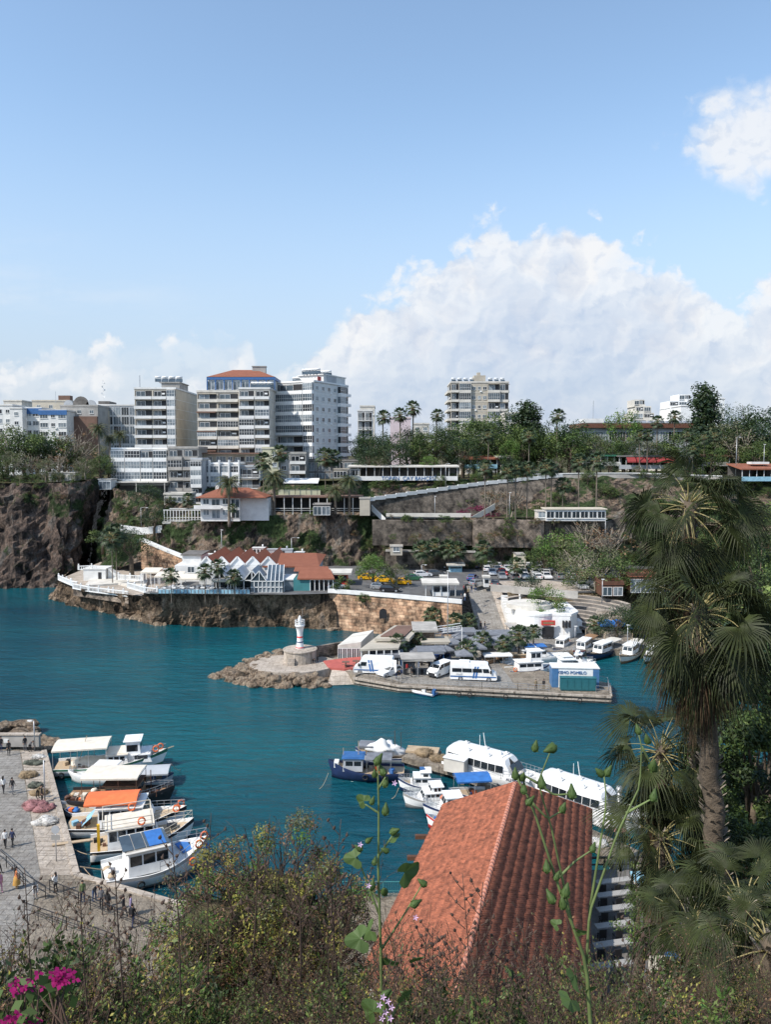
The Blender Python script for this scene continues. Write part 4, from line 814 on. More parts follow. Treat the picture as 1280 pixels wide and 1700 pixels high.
m = MB(); m.b(w3-.2,w3+.05,8,14,h3,h3+2.6); m.obj('parapet_screen',M['greyblue_wall'],t3)
m = MB(); m.box((w3+.09,3.2,h3+.6),(.06,2.2,1.5),0); m.obj('flag',M['red_paint'],t3)
m = MB(); m.lathe([(0.001,-.03),(.42,-.03),(.42,.03),(.001,.03)],(0,0,0),16,0);
for k in range(16):p = local(t3,w3*.3+(k%8)*1.3-1,6+(k//8)*7,h3+(2.5 if k%8>2 else 0)); solar(p,.2,'solar water heater on the roof of the white corner tower','solar heaters on the white corner tower')
for k in range(5):p = local(t2b,w2b*.45+1.35*k,3,h2b); solar(p,.2,'solar water heater right of the blue penthouse','solar heaters beside the penthouse')
# -- lower rows down the slope
t,w,h,d = block('low white block of flats with three rows of large framed windows above a black awning',186,279,743,806,234,12,'white_wall',3,[('G',1),('G',1.1),('GB',.9),('G',1)],left=[('w',1),('w',1)],seed=31,slab='white_paint',ground=1.2,bc='white_paint')
m = MB(); m.b(-.5,w+1,-4.5,-1.3,1.0,1.35); m.b(-.5,-.2,-4.4,-4.1,-2.5,1); m.b(w*.5,w*.5+.2,-4.4,-4.2,-2.5,1); m.b(w,w+.2,-4.4,-4.2,-2.5,1); m.obj('awning',M['offwhite'],t)
m = MB(); m.b(-1,w,.1,6,-5,-.02); m.obj('basement',M['dark_concrete'],t)
block('grey unfinished looking flats with deep balconies and rusty rails, right of the low white block',280,330,741,832,233,12,'grey_wall',5,[('LBG',1),('LB',1)],seed=37,slab='concrete',bc='concrete')
t,w,h,d = block('long low flat roofed block with brown eaves below the towers',320,475,752,800,240,10,'beige_wall',3,[('W',1),('wW',1),('W',1),('w',.6),('LG',1),('W',1),('w',.6),('G',1),('W',1)],seed=41)
m = MB(); m.b(-.8,w+.5,-2.2,10.5,h-.3,h+.1); m.b(-.5,w,-1.8,-.1,h-3.8,h-3.4); m.obj('eaves',M['brown_wall'],t)
t,w,h,d = block('white fronted flats with four tall white bays above the red roofed house',333,398,768,822,229,9,'white_wall',3,[('G',1),('G',1),('GF',1),('G',.8)],seed=43,slab='white_paint',bc='white_paint')
m = MB()
for k in range(5):m.b(w*k/4-.2,w*k/4+.2,-1.6,-.05,h*.35,h+.8)
m.obj('fins',M['white_paint'],t)
block('grey building with a long glazed balcony beside the white fronted flats',398,432,772,828,229,9,'greyblue_wall',3,[('R',1)],seed=47)
block('yellow green rendered house between the white bays and the tower',436,462,742,815,236,10,'yellow_wall',4,[('.',1),('w',.8)],right=[('L',1)],seed=51)
block('narrow grey stucco building with stacked balconies right of the yellow green house',462,508,750,818,238,10,'grey_wall',4,[('w',.7),('LB',1)],seed=53)
t,w,h,d = block('dark glazed ground storey under the white corner tower',500,594,762,800,246,9,'dark_concrete',2,[('F',1),('F',1),('F',1),('F',1)],seed=57,name='podium',cat='building')
t,w,h,d = block('small glazed white pavilion at the left end of the black awning',163,184,795,813,226,5,'white_wall',1,[('F',1)],left=[('F',1)],seed=59,name='pavilion',cat='pavilion',para=.3)
t,w,h,d = block('low white glazed house front between the round tree and the red roofed house',272,316,818,842,212,6,'offwhite',1,[('F',1),('F',1)],seed=61,name='house',cat='house',ground=1.4)
block('narrow blue grey stack of flats filling the gap before the white bays',318,336,760,838,222,8,'greyblue_wall',5,[('GB',1)],seed=63)
# -- white house with the red hipped roof
a = D(333,862,194); b = D(398,862,194); w = b.x-a.x; t = thing('house','white two storey house with an orange hipped roof on the cliff edge','house',a); H = D(333,826,194).z-a.z
m = MB(); m.b(0,w,0,8,-.5,H); m.b(w,w+7,2,9,-.5,H-.3); m.b(-1.4,w*.55,-1.4,0,H*.48,H*.48+.25); m.b(-1.4,w*.55,-1.4,-1.3,H*.48+.25,H*.48+1.0); m.obj('wall',M['white_wall'],t)
m = MB(); hip(m,0,w+5.8,0,8.5,H+.05,2.3,1.0); m.obj('roof',M['tile_far'],t)
facade(t,(0,0),(1,0),w,.1,2,H/2,[('w',1),('F',.8),('w',1),('F',.8)],5)
m = MB(); m.box((w*.35,4,H+2.1),(.9,.9,1.6)); m.obj('chimney',M['white_wall'],t)
# long dark veranda, fence like terrace
a = D(398,850,200); b = D(602,850,200); w = b.x-a.x; t = thing('veranda','long dark open veranda on posts along the cliff shelf','veranda',a); H = D(400,824,200).z-a.z
m = MB(); m.b(0,w,0,7,H-.35,H); m.obj('roof',M['brown_wall'],t); m = MB(); m.b(.2,w-.2,6.5,6.8,-.5,H-.36); m.obj('back_wall',M['dark'],t)
for k in range(15):m = MB(); m.b(-.1,.1,-.1,.1,-1,H-.36); m.obj('post',M['white_wall' if k>4 else 'darkwood'],t,(.3+k*(w-.6)/14,.3,0))
m = MB(); m.b(0,w,-.1,.05,.9,1.0); m.b(0,w,-.1,.05,.4,.46); m.obj('rail',M['white_wall'],t)
a = D(272,866,199); b = D(333,866,199); w = b.x-a.x; t = thing('terrace','white railed terrace with pergola posts left of the red roofed house','terrace',a)
m = MB(); m.b(-.5,w,0,7,-.6,0); m.obj('deck',M['offwhite'],t)
for k in range(13):m = MB(); m.b(-.09,.09,-.09,.09,0,2.9); m.obj('post',M['white_wall'],t,(k*w/12,.2,0))
m = MB(); m.b(-.2,w+.1,.1,.35,2.9,3.1); m.b(-.2,w+.1,5.8,6,2.9,3.1); m.b(0,w,.15,.28,1.0,1.1); m.b(0,w,.15,.25,.5,.56); m.obj('rail',M['white_wall'],t)
t = thing('awning','long white canvas awning above a yellow parapet on the shelf','awning',D(470,800,212)); w = D(528,800,212).x-t.location.x
m = MB(); m.face([(0,0,-.2),(w,0,-.2),(w,5,.9),(0,5,.9)]); m.face([(0,0,-.45),(0,0,-.2),(w,0,-.2),(w,0,-.45)][::-1]); m.obj('canopy',M['white_wall'],t)
for k in range(4):m = MB(); m.b(-.06,.06,0,.12,-3.5,-.2); m.obj('post',M['dark'],t,(.2+k*(w-.4)/3,.1,0))
m = MB(); m.b(-1.5,w+.5,1,1.3,-4.5,-2.2); m.obj('parapet',M['yellow_wall'],t)
t,w,h,d = block('dark kiosk with glazed front at the right end of the veranda',520,548,836,856,194,4,'dark_concrete',1,[('F',1),('F',1)],seed=71,name='kiosk',cat='kiosk',para=.3)
t,w,h,d = block('square stone pillar house at the corner of the cliff shelf',597,614,826,856,196,4,'beige_wall',1,[('.',1)],seed=73,name='gatehouse',cat='stone pillar',para=.3)
t,w,h,d = block('low brown cafe roof behind the palms right of the veranda',553,598,778,794,222,6,'beige_wall',1,[('F',1),('W',1)],seed=74,name='cafe',cat='cafe',para=.3)
# -- far left buildings behind the park
block('white flats with a blue band under the roof, leftmost',-40,24,671,800,300,14,'white_wall',8,[('W',1),('w',1),('W',1),('w',1)],seed=81)
block('small cream house tops behind the blue banded flats',10,40,664,800,345,14,'offwhite',9,[('w',1),('w',1)],seed=82)
block('narrow white flats between the two blue banded houses',20,40,676,800,296,12,'white_wall',8,[('w',1)],seed=83)
t,w,h,d = block('white house with a blue upper storey in front of the tan one',40,72,676,800,300,12,'white_wall',8,[('W',1),('W',1)],seed=84); m = MB(); m.b(-.2,w+.2,-.25,.0,h-2.6,h-.4); m.obj('blue_band',M['blue_paint'],t)
t,w,h,d = block('second white house with a blue band and gables, left of the grey gabled building',68,113,680,800,298,12,'white_wall',8,[('W',1),('w',1),('W',1)],seed=85); m = MB(); m.b(-.2,w+.2,-.25,.0,h-2.0,h-.2); m.obj('blue_band',M['blue_paint'],t)
t,w,h,d = block('tan house rising behind the blue banded houses with a brick chimney',57,118,664,800,330,14,'cream_wall',9,[('w',1),('w',1),('w',1)],seed=86); m = MB(); m.box((w*.83,3,h+.8),(5,3,2.4)); m.obj('chimney',M['brown_wall'],t)
t,w,h,d = block('grey building with round gables over a brown window front',103,165,672,800,306,16,'grey_wall',8,[('w',1),('w',1),('w',1)],seed=87)
for k,(q,s,c)in enumerate([(.22,2.0,'greyblue_wall'),(.55,3.2,'dark_concrete'),(.82,2.0,'greyblue_wall')]):
 m = MB(); m.profx([(s*math.cos(a),s*math.sin(a)*1.2)for a in[math.pi*j/10 for j in range(11)]],-.3,.3); m.obj('gable',M[c],t,(w*q,.4,h-.5),math.pi/2)
m = MB(); m.b(w*.18,w,-1.2,-.02,0,h-4.6); m.obj('brown_front',M['brown_wall'],t)
t,w,h,d = block('long pale hotel with a stepped top and a blue glazed front',156,229,671,800,318,30,'greyblue_wall',8,[('.',.45),('F',.3),('F',.3),('F',.3),('F',.3)],left=[('w',1)]*5,seed=88,name='hotel',cat='hotel',slab='white_wall',yaw=R(3))
m = MB(); m.b(0,w*.38,-1.2,-.02,0,h-2.8); m.obj('blank_bay',M['cream_wall'],t); m = MB(); m.b(w*.05,w*.3,5,15,h,h+1.6); m.obj('rooftop_room',M['dark_concrete'],t)
t = thing('radio_mast','white lattice radio mast with small dishes above the hotel roof','mast',local(t,w*.12,8,h+1.6)); Hm = 9.5
m = MB()
for x,y in((-.25,-.2),(.25,-.2),(0,.3)):m.bar((x,y,0),(x*.5,y*.5,Hm),.08)
for k in range(14):z = k*Hm/14; m.bar((-.25,-.2,z),(.25,-.2,z+Hm/28),.05); m.bar((.25,-.2,z+Hm/28),(0,.3,z+Hm/14),.05)
m.bar((0,0,Hm),(0,0,Hm+2.5),.06); m.obj('lattice',M['white_paint'],t)
for k in range(5):m = MB(); m.lathe([(.02,0),(.35,.12),(.4,.2)],n=10); o = m.obj('dish',M['white_paint'],t,(.5*(-1)**k,-.2,2+k*1.4)); o.rotation_euler = (1.5,0,.4*k)
m = MB(); m.bar((0,0,0),(0,0,5),.12); o = m.obj('antenna',M['steel'],None,D(92,668,320)-Vector((0,0,.5))); tag(o,'thin bare antenna pole above the tan house roof','antenna')
block('small pale park hut with two windows at the cliff edge',80,124,784,801,226,5,'offwhite',1,[('w',1),('w',1),('w',1)],seed=89,name='hut',cat='hut',para=.3)
block('low red brick wall house half hidden by park trees, far left',6,36,792,802,224,4,'brown_wall',1,[('w',1)],seed=90,name='hut',cat='hut',para=.3)
# -- cream tower and others on the right
t,w,h,d = block('lone cream apartment tower with brownish balconies rising above the trees',748,843,633,790,318,18,'beige_wall',10,[('B',.8),('G',1.2),('w',.6),('w',.5),('w',.6),('BG',1.2),('L',.9)],right=[('L',1),('w',1),('L',1)],left=[('B',1)],seed=91,slab='offwhite',bc='offwhite')
m = MB(); m.b(w*.42,w*.62,4,12,h-.5,h+2.8); m.b(w*.48,w*.54,6,8,h+2.8,h+4.2); m.obj('rooftop_room',M['beige_wall'],t)
for k in range(9):p = local(t,1.5+k*w/9.3,4 if not 3<k<6 else 14,h); solar(p,.2,'solar water heater on the roof of the lone cream tower','solar heaters on the cream tower',.9)
block('plain pink building with a red side between the tall fan palms',648,682,692,790,270,10,'pink_wall',6,[('.',1)],right=[('w',1)],seed=92,name='building',cat='building')
block('white and blue house seen between the white tower and the dark trees',594,618,680,790,300,14,'white_wall',7,[('R',1),('R',1)],seed=93)
t,w,h,d = block('distant white house tops with satellite dishes right of the white tower',598,622,673,790,340,14,'offwhite',8,[('w',1),('w',1)],seed=94)
block('low white building behind the pine, left of the cream tower',686,712,702,790,300,8,'offwhite',6,[('w',1),('w',1)],seed=95,name='building',cat='building')
block('pinkish flat roofed building right of the cream tower',838,878,684,790,300,12,'offwhite',7,[('W',1),('w',1)],right=[('w',1)],seed=96)
block('white gable house low behind the trees under the cream tower',766,790,702,790,290,8,'offwhite',6,[('w',1)],seed=97,name='house',cat='house')
a = D(968,770,270); b = D(1165,770,270); w = b.x-a.x; H = D(968,700,270).z-a.z; t = thing('museum_building','very long low building with a dark red brown fascia and solar panels behind the trees','building',a)
m = MB(); m.b(0,w,0,16,0,H-2.2); m.obj('wall',M['greyblue_wall'],t); m = MB(); m.b(-1,w+1,-1.2,17,H-2.18,H-.7); m.obj('fascia',M['tile_brown'],t)
m = MB(); m.b(-.6,w+.6,-.8,16.5,H-.69,H-.4); m.obj('roof',M['dark_concrete'],t); facade(t,(0,0),(1,0),w,H-6.6,1,3.6,[('F',1)]*14,3)
for k in range(16):m = MB(); m.face([(-.9,0,0),(.9,0,0),(.9,.9,.9),(-.9,.9,.9)]); m.face([(-.9,0,-.05),(-.9,.9,.85),(.9,.9,.85),(.9,0,-.05)]); m.obj('solar_panel',M['steel'],t,(8+k*2.1,4,H-.38))
m = MB(); m.b(1,8,3,10,H-.39,H+1.2); m.obj('rooftop_room',M['white_wall'],t)
m = MB(); m.bar((0,0,0),(0,0,8),.15); tag(m.obj('flagpole',M['steel'],None,D(985,702,280)),'thin bare flagpole above the long brown roof','flagpole')
def stepped(label,pl,pr,yt,Y,seed,c='white_wall',n=4):
 a = D(pl,790,Y); b = D(pr,790,Y); w = b.x-a.x; H = D(pl,yt,Y).z-a.z; t = thing('apartment_building',label,'apartment block',a); r = random.Random(seed)
 m = MB(); m.b(0,w,0,16,0,H-n*2.9); z = H-n*2.9
 for k in range(n):
  f = 1-.17*(k+1); x0 = w*(1-f)*r.uniform(.2,.7); m.b(x0,x0+w*f,1.5*k+.5,15,z,z+2.9); m.b(x0-.3,x0+w*f+.3,1.5*k-.5,15,z-.18,z+.0);
  for q in range(max(2,int(w*f/4))):
   me,nm = proto('W' if(q+k)%2 else 'B',w*f/max(2,int(w*f/4)),2.9,c,(q+k)%4); put(me,nm,t,(x0+w*f*(q+.5)/max(2,int(w*f/4)),1.5*k+.5,z))
  z+=2.9
 m.obj('wall',M[c],t); return t,w,H
stepped('terraced white apartment house with stepped balconies left of the lower white one',1047,1100,662,330,4,'offwhite',4)
t,w,H = stepped('bright white stepped apartment house just left of the cypress',1106,1166,653,325,9,'white_paint',4)
t,w,h,d = block('white house end with a dark window partly behind the cypress',1128,1166,672,790,310,10,'white_paint',8,[('.',1),('w',1)],seed=101,name='house',cat='house')
block('white villa with a roof terrace right of the cypress',1172,1200,660,790,330,12,'white_paint',8,[('W',1),('w',1)],seed=102)
# -- along the plateau edge
def shed(label,pl,pr,yt,yb,Y,dep,roof,wall,posts=6,name='cafe',cat='cafe',slope=.5,open_=True):
 a = D(pl,yb,Y); b = D(pr,yb,Y); w = b.x-a.x; H = D(pl,yt,Y).z-a.z; t = thing(name,label,cat,a)
 m = MB(); i = 0
 m.v+=[(-.4,-.6,H-slope),(w+.4,-.6,H-slope),(w+.4,dep,H),(-.4,dep,H),(-.4,-.6,H-slope-.35),(w+.4,-.6,H-slope-.35),(w+.4,dep,H-.3),(-.4,dep,H-.3)]
 for q in((0,1,2,3),(7,6,5,4),(4,5,1,0),(5,6,2,1),(6,7,3,2),(7,4,0,3)):m.f.append(q); m.m.append(0); m.sm.append(False)
 m.obj('roof',M[roof],t)
 for k in range(posts):m = MB(); m.b(-.07,.07,-.07,.07,-.3,H-slope-.3); m.obj('post',M['white_wall'],t,(.1+k*(w-.2)/(posts-1),0,0))
 m = MB(); m.b(0,w,-.12,.0,-.3,.95); m.obj('parapet',M[wall],t); m = MB(); m.b(0,w,dep-.4,dep-.2,-.3,H-.4); m.obj('back_wall',M['dark_concrete'],t)
 m = MB(); r = random.Random(pl)
 for k in range(int(w/1.8)):x = 1+k*1.8; m.lathe([(.03,0),(.03,.7),(.45,.72),(.45,.76)],(x,1.5+r.random()*2,0),8); m.box((x+.8,1.6,.45),(.45,.45,.9),0)
 m.obj('tables_and_chairs',M['dark'],t); return t,w,H
t,w,H = shed('open tea garden cafe with a white roof edge and blue lettering on its parapet',580,760,772,796,222,6,'offwhite','white_wall',14,slope=.3)
def text_mesh(s,size,mt,name='lettering',ext=.03):
 cu = bpy.data.curves.new(name,'FONT'); cu.body = s; cu.size = size; cu.extrude = ext; cu.align_x = 'CENTER'; cu.align_y = 'CENTER'; cu.resolution_u = 3
 o = bpy.data.objects.new('tmp',cu); COL.objects.link(o); dg = bpy.context.evaluated_depsgraph_get(); me = bpy.data.meshes.new_from_object(o.evaluated_get(dg)); bpy.data.objects.remove(o); bpy.data.curves.remove(cu)
 me.name = name; me.materials.clear(); me.materials.append(M[mt]); return me
o = put(text_mesh('TOPAN  ÇAY BAHÇESİ',1.55,'blue_paint'),'lettering',t,(w*.55,-.18,.28)); o.rotation_euler = (math.pi/2,0,0); o.scale = (1.0,1,1)
t,w,H = shed('red roofed blue kiosk on the plateau edge right of the tea garden',770,826,756,776,236,6,'tile_far','lightblue',6,'kiosk','kiosk',.9)
t,w,H = shed('small white awning beside the red roofed kiosk',824,848,756,770,238,4,'offwhite','dark_concrete',3,'awning','awning')
t,w,H = shed('green edged snack bar roof left of the red awnings',986,1032,754,772,236,5,'green_paint','white_wall',5,'cafe','cafe',.3)
t,w,H = shed('long cafe with dark roof and bright red awnings on the plateau edge',1028,1120,755,777,234,6,'dark_concrete','greyblue_wall',9,'cafe','cafe',.3)
for k in range(5):
 m = MB(); x0,x1 = 2+k*(w-2)/5,2+(k+1)*(w-2)/5-.25; m.face([(x0,-1.9,H-2.0),(x1,-1.9,H-2.0),(x1,-.6,H-.75),(x0,-.6,H-.75)]); m.face([(x0,-1.9,H-2.35),(x1,-1.9,H-2.35),(x1,-1.9,H-2.0),(x0,-1.9,H-2.0)]); m.obj('awning_panel',M['red_awning'],t)
t,w,H = shed('brown roofed shelter right of the red awnings',1165,1212,754,772,234,5,'tile_brown','grey_wall',4,'shelter','shelter',.5)
t,w,H = shed('red tiled glass fronted cafe at the right edge on the cliff top',1232,1330,770,797,212,9,'tile_far','lightblue',9,slope=1.3)
m = MB(); m.b(w*.25,w*.55,3,6,H-.1,H+.5); m.obj('roof_light',M['white_wall'],t)
# ramp wall with its white stepped coping
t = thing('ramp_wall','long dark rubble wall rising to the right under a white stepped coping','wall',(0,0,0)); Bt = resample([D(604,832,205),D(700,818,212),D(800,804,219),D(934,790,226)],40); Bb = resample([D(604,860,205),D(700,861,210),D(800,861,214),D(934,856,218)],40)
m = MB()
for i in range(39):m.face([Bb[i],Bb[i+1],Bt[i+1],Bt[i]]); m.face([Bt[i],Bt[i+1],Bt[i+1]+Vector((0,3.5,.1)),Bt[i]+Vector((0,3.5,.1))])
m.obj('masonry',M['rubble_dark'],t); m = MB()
for i in range(0,39,2):a,b = Bt[i],Bt[min(i+2,39)]; z = max(a.z,b.z)+.5; m.bar((a.x,a.y-.15,z-.45),(b.x-.03,b.y-.15,z-.45+.1),.6,.95)
m.obj('coping',M['white_wall'],t)
def wallrun(label,top,mt,h0,thick=.5,cop=None,name='retaining_wall'):
 t = thing(name,label,'wall',(0,0,0)); m = MB(); A = resample(top,30)
 for i in range(29):
  a,b = A[i],A[i+1]; m.face([(a.x,a.y,a.z-h0),(b.x,b.y,b.z-h0),b,a]); m.face([a,b,b+Vector((0,thick,0)),a+Vector((0,thick,0))]); m.face([(b.x,b.y+thick,b.z-h0),(a.x,a.y+thick,a.z-h0),a+Vector((0,thick,0)),b+Vector((0,thick,0))])
 for a,s in((A[0],1),(A[-1],-1)):f = [(a.x,a.y+thick,a.z-h0),(a.x,a.y,a.z-h0),tuple(a),(a.x,a.y+thick,a.z)]; m.face(f if s>0 else f[::-1])
 m.obj('masonry',M[mt],t)
 if cop:
  m = MB();
  for a,b in zip(A[::2],A[2::2]+[A[-1]]):m.bar(a+Vector((0,thick/2-.05,.12)),b+Vector((0,thick/2-.05,.12)),thick+.2,cop[1])
  m.obj('coping',M[cop[0]],t)
 return t
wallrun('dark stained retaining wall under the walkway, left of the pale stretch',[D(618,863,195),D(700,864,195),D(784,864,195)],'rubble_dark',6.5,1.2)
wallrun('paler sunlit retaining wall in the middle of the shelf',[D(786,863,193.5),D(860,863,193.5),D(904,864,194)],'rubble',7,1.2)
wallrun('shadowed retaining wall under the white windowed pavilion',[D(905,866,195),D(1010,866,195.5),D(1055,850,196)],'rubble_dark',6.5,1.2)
wallrun('low wall behind the palms at the foot of the cliff',[D(640,915,191),D(790,917,191)],'rubble_dark',5.0,.8,('concrete',.4))
wallrun('cream garden parapet on the walkway in front of the ramp wall',[D(641,852,199),D(782,852,199)],'offwhite',1.3,.3)
wallrun('pale plateau road parapet above the palm row',[D(880,788,227),D(980,786,227),D(1060,786,227),D(1200,791,219)],'concrete',1.4,.4,('white_wall',.25))
wallrun('warm ashlar wall with stepped white coping running down to the restaurant',[D(233,896,196),D(270,912,190),D(310,928,182),D(338,942,176)],'ashlar',7.5,.8,('white_wall',.7))
wallrun('short white wall along the bend of the cliff road',[D(188,870,203),D(235,876,201),D(268,872,200)],'white_wall',1.9,.3)
wallrun('white zigzag stair wall dropping from the stone pillar house',[D(617,838,200),D(640,860,197)],'white_wall',1.6,.4)
wallrun('white curved garden stair wall beside the bougainvillea',[D(822,836,203),D(783,858,199)][::-1],'offwhite',1.5,.4)
# white pavilion with seven windows on the shelf
a = D(907,863,193.2); b = D(1006,863,193.2); w = b.x-a.x; H = D(907,846,193.2).z-a.z; t = thing('pavilion','long low white pavilion with a row of seven dark windows on the cliff wall','pavilion',a)
m = MB(); m.b(0,w,0,5,-.3,H); m.obj('wall',M['white_wall'],t); m = MB(); m.b(-.3,w+.3,-.4,5.4,H+.002,H+.25); m.obj('roof',M['cream_wall'],t)
for k in range(7):me,nm = proto('W',w/7,2.6,'white_wall',2); put(me,nm,t,(w*(k+.5)/7,0,-.3))
block('small pale terrace restaurant box at the left end of the pavilion',893,908,848,864,194,4,'offwhite',1,[('W',1)],seed=110,name='kiosk',cat='kiosk',para=.3)
block('ruined stone stub tower at the foot of the pale buttress',857,873,920,950,184,4,'cream_wall',1,[('.',1)],seed=112,name='ruin',cat='ruin',para=.2)
block('lone tiny stone hut in the shade of the dark wall',648,668,906,922,187,3,'beige_wall',1,[('w',1)],seed=113,name='hut',cat='hut',para=.3)
# ---------------- harbour buildings ----------------
# beacon on its round stone base
t = thing('beacon_platform','round pale stone platform carrying the white harbour beacon','platform',(CX+.35,CY+.6,1.7))
m = MB(); m.lathe([(2.75,0),(2.7,1.9),(2.85,1.92),(2.85,2.1),(.01,2.1)],n=28,sm=False); m.obj('drum',M['stone_pale']if 'stone_pale' in M else M['pale_paving'],t)
m = MB(); m.b(-1.7,-.6,-3.4,-2.6,0,.6); m.b(-1.7,-.6,-3.1,-2.5,.6,1.2); m.obj('step',M['pale_paving'],t)
t = thing('beacon','small white harbour beacon with red bands and a railed lantern gallery','lighthouse',(CX+.3,CY+.9,3.8)); t.scale = (.8,.8,.92)
m = MB(); m.lathe([(.85,0),(.72,.8),(.62,1.5),(.60,1.9),(.585,2.2),(.60,2.7),(.72,3.4),(.98,4.1),(1.05,4.12),(1.05,4.25),(.01,4.25)],n=20); m.obj('tower',M['white_paint'],t)
for z0,z1,r0,r1,c in[(1.95,2.25,.607,.600,'red_paint'),(1.1,1.3,.695,.67,'navy'),(.12,.3,.865,.83,'red_paint')]:
 m = MB(); m.lathe([(r0,z0),(r1,z1)],n=20); m.obj('painted_band',M[c],t)
m = MB()
for k in range(10):a = 6.28*k/10; m.bar((1.0*math.cos(a),1.0*math.sin(a),4.25),(1.0*math.cos(a),1.0*math.sin(a),5.15),.06)
for z in(4.7,5.15):m.tube([(1.0*math.cos(6.2832*k/20),1.0*math.sin(6.2832*k/20),z)for k in range(21)],.05,5)
m.obj('railing',M['white_paint'],t); m = MB(); m.lathe([(.3,4.25),(.3,4.9),(.38,5.0),(.34,5.5),(.2,5.9),(.01,6.05)],n=12); m.obj('lantern',M['white_paint'],t)
m = MB(); m.bar((.55,.2,4.2),(.55,.2,7.2),.06); m.obj('antenna',M['steel'],t)
# white balustrades and pool terrace on the headland
def balustrade(label,pts,h=1.1,sp=.42,z=0):
 t = thing('balustrade',label,'balustrade',pts[0]); O = Vector(pts[0]); P = [Vector(p)-O for p in pts]; m = MB(); q = MB()
 for a,b in zip(P,P[1:]):
  L = (b-a).length; n = max(1,int(L/sp)); m.bar(a+Vector((0,0,h)),b+Vector((0,0,h)),.28,.16); m.bar(a+Vector((0,0,.08)),b+Vector((0,0,.08)),.3,.18)
  for k in range(n):c = a.lerp(b,(k+.5)/n); q.box((c.x,c.y,h/2+c.z),(.13,.13,h-.2))
  for k in range(int(L/3.2)+1):c = a.lerp(b,min(1,k*3.2/L)); m.box((c.x,c.y,c.z+h/2+.12),(.36,.36,h+.25)); m.blob((c.x,c.y,c.z+h+.42),.19,n=6,k=4,amp=0)
 m.obj('rails_and_piers',M['white_paint'],t); q.obj('balusters',M['white_paint'],t); return t
balustrade('white balustrade round the outer tip of the headland terrace',[W(97,963,5.4),W(118,972,5.4),W(128,974,5.4)]+[]);
balustrade('lower white balustrade above the rocks, running to the corner of the headland',[W(124,976,4.9)+Vector((0,-1,0)),W(150,981,4.9)+Vector((0,-1,0)),W(190,986,4.9)+Vector((0,-1,0)),W(215,989,4.9)+Vector((0,-1,0))])
sheet('terrace_ledge',[W(124,976,4.88)+Vector((0,-1.1,0)),W(215,989,4.88)+Vector((0,-1.1,0)),W(215,984,4.88)+Vector((0,3,0)),W(130,972,4.88)+Vector((0,3,0))],'rubble',thick=1.6)
balustrade('white balustrade at the step between the terrace and the cream awnings',[W(212,976,7.1),W(240,984,7.1),W(262,986,7.1)])
balustrade('upper white balustrade before the pool deck, behind the shaggy palms',[W(196,962,6.6),W(236,964,6.6)])
balustrade('white balustrade on the roof of the little white bath house',[D(130,946,186),D(160,945,186)],.9)
t = thing('bath_house','small white flat roofed bath house with one dark door on the headland tip','bath house',W(134,966,5.4)+Vector((0,1.5,0)))
m = MB(); m.b(0,5.4,0,5,0,2.8); m.b(-.15,5.55,-.15,5.15,2.8,3.0); m.obj('wall',M['white_wall'],t); m = MB(); m.b(3.6,4.4,-.05,.0,.1,2.1); m.obj('door',M['dark'],t)
m = MB(); m.face([(5.6,1,2.9),(10,1,0),(10,3,0),(5.6,3,2.9)]); m.face([(5.6,1,0),(10,1,0),(5.6,1,2.9)]); m.obj('ramp',M['white_wall'],t)
sheet('pool_deck',[W(140,972,5.85),W(196,968,5.85),W(240,978,5.85),W(245,962,5.85),W(150,960,5.85)],'offwhite',thick=.5)
t = thing('terrace_wall','white stepped terrace wall and pool edge behind the balustrades','wall',W(196,964,5.4)); m = MB(); m.b(0,6.0,0,.4,0,1.2); m.b(6.0,6.5,-3,.4,0,1.8); m.b(-1,0,-.8,.4,0,.8); m.obj('wall',M['white_wall'],t)
t = thing('stair','narrow stone stair slanting down to the water on the headland','stair',W(228,1018,.3)+Vector((0,-.6,0))); m = MB()
for k in range(18):m.b(-2.8+.14*k,-2.0+.14*k+.2,-.5,1.2,-.2,.3+.27*k-.14*k*0)
m.obj('steps',M['pale_paving'],t)
# awnings of the restaurant terrace
def flat_awning(label,pl,pr,py,Y,dy,dz=.5,h=2.6,z=7.25,mt='cream_cloth'):
 a = D(pl,py,Y); b = D(pr,py,Y); w = b.x-a.x; t = thing('awning',label,'awning',(a.x,Y,z)); zt = a.z-z
 m = MB(); n = 5
 for k in range(n):x0,x1 = w*k/n,w*(k+1)/n; m.face([(x0,0,zt),(x1,0,zt),(x1,dy,zt+dz),(x0,dy,zt+dz)])
 m.face([(0,0,zt-.3),(w,0,zt-.3),(w,0,zt),(0,0,zt)]); m.face([(0,dy,zt+dz-.05),(w,dy,zt+dz-.05),(w,0,zt-.03),(0,0,zt-.03)]); m.obj('canopy',M[mt],t)
 for x in(.1,w-.1):
  for y in(.1,dy-.1):m = MB(); m.b(x-.06,x+.06,y-.06,y+.06,0,zt-.02); m.obj('post',M['white_paint'],t)
flat_awning('cream awning nearest the white balustrade step',255,300,957,166,4); flat_awning('second cream awning on the terrace, lower and wider',292,335,961,161,4); flat_awning('cream awning standing before the glass gables',352,383,964,157.5,3); flat_awning('small cream awning behind, beside the white wall',232,262,950,172,4)
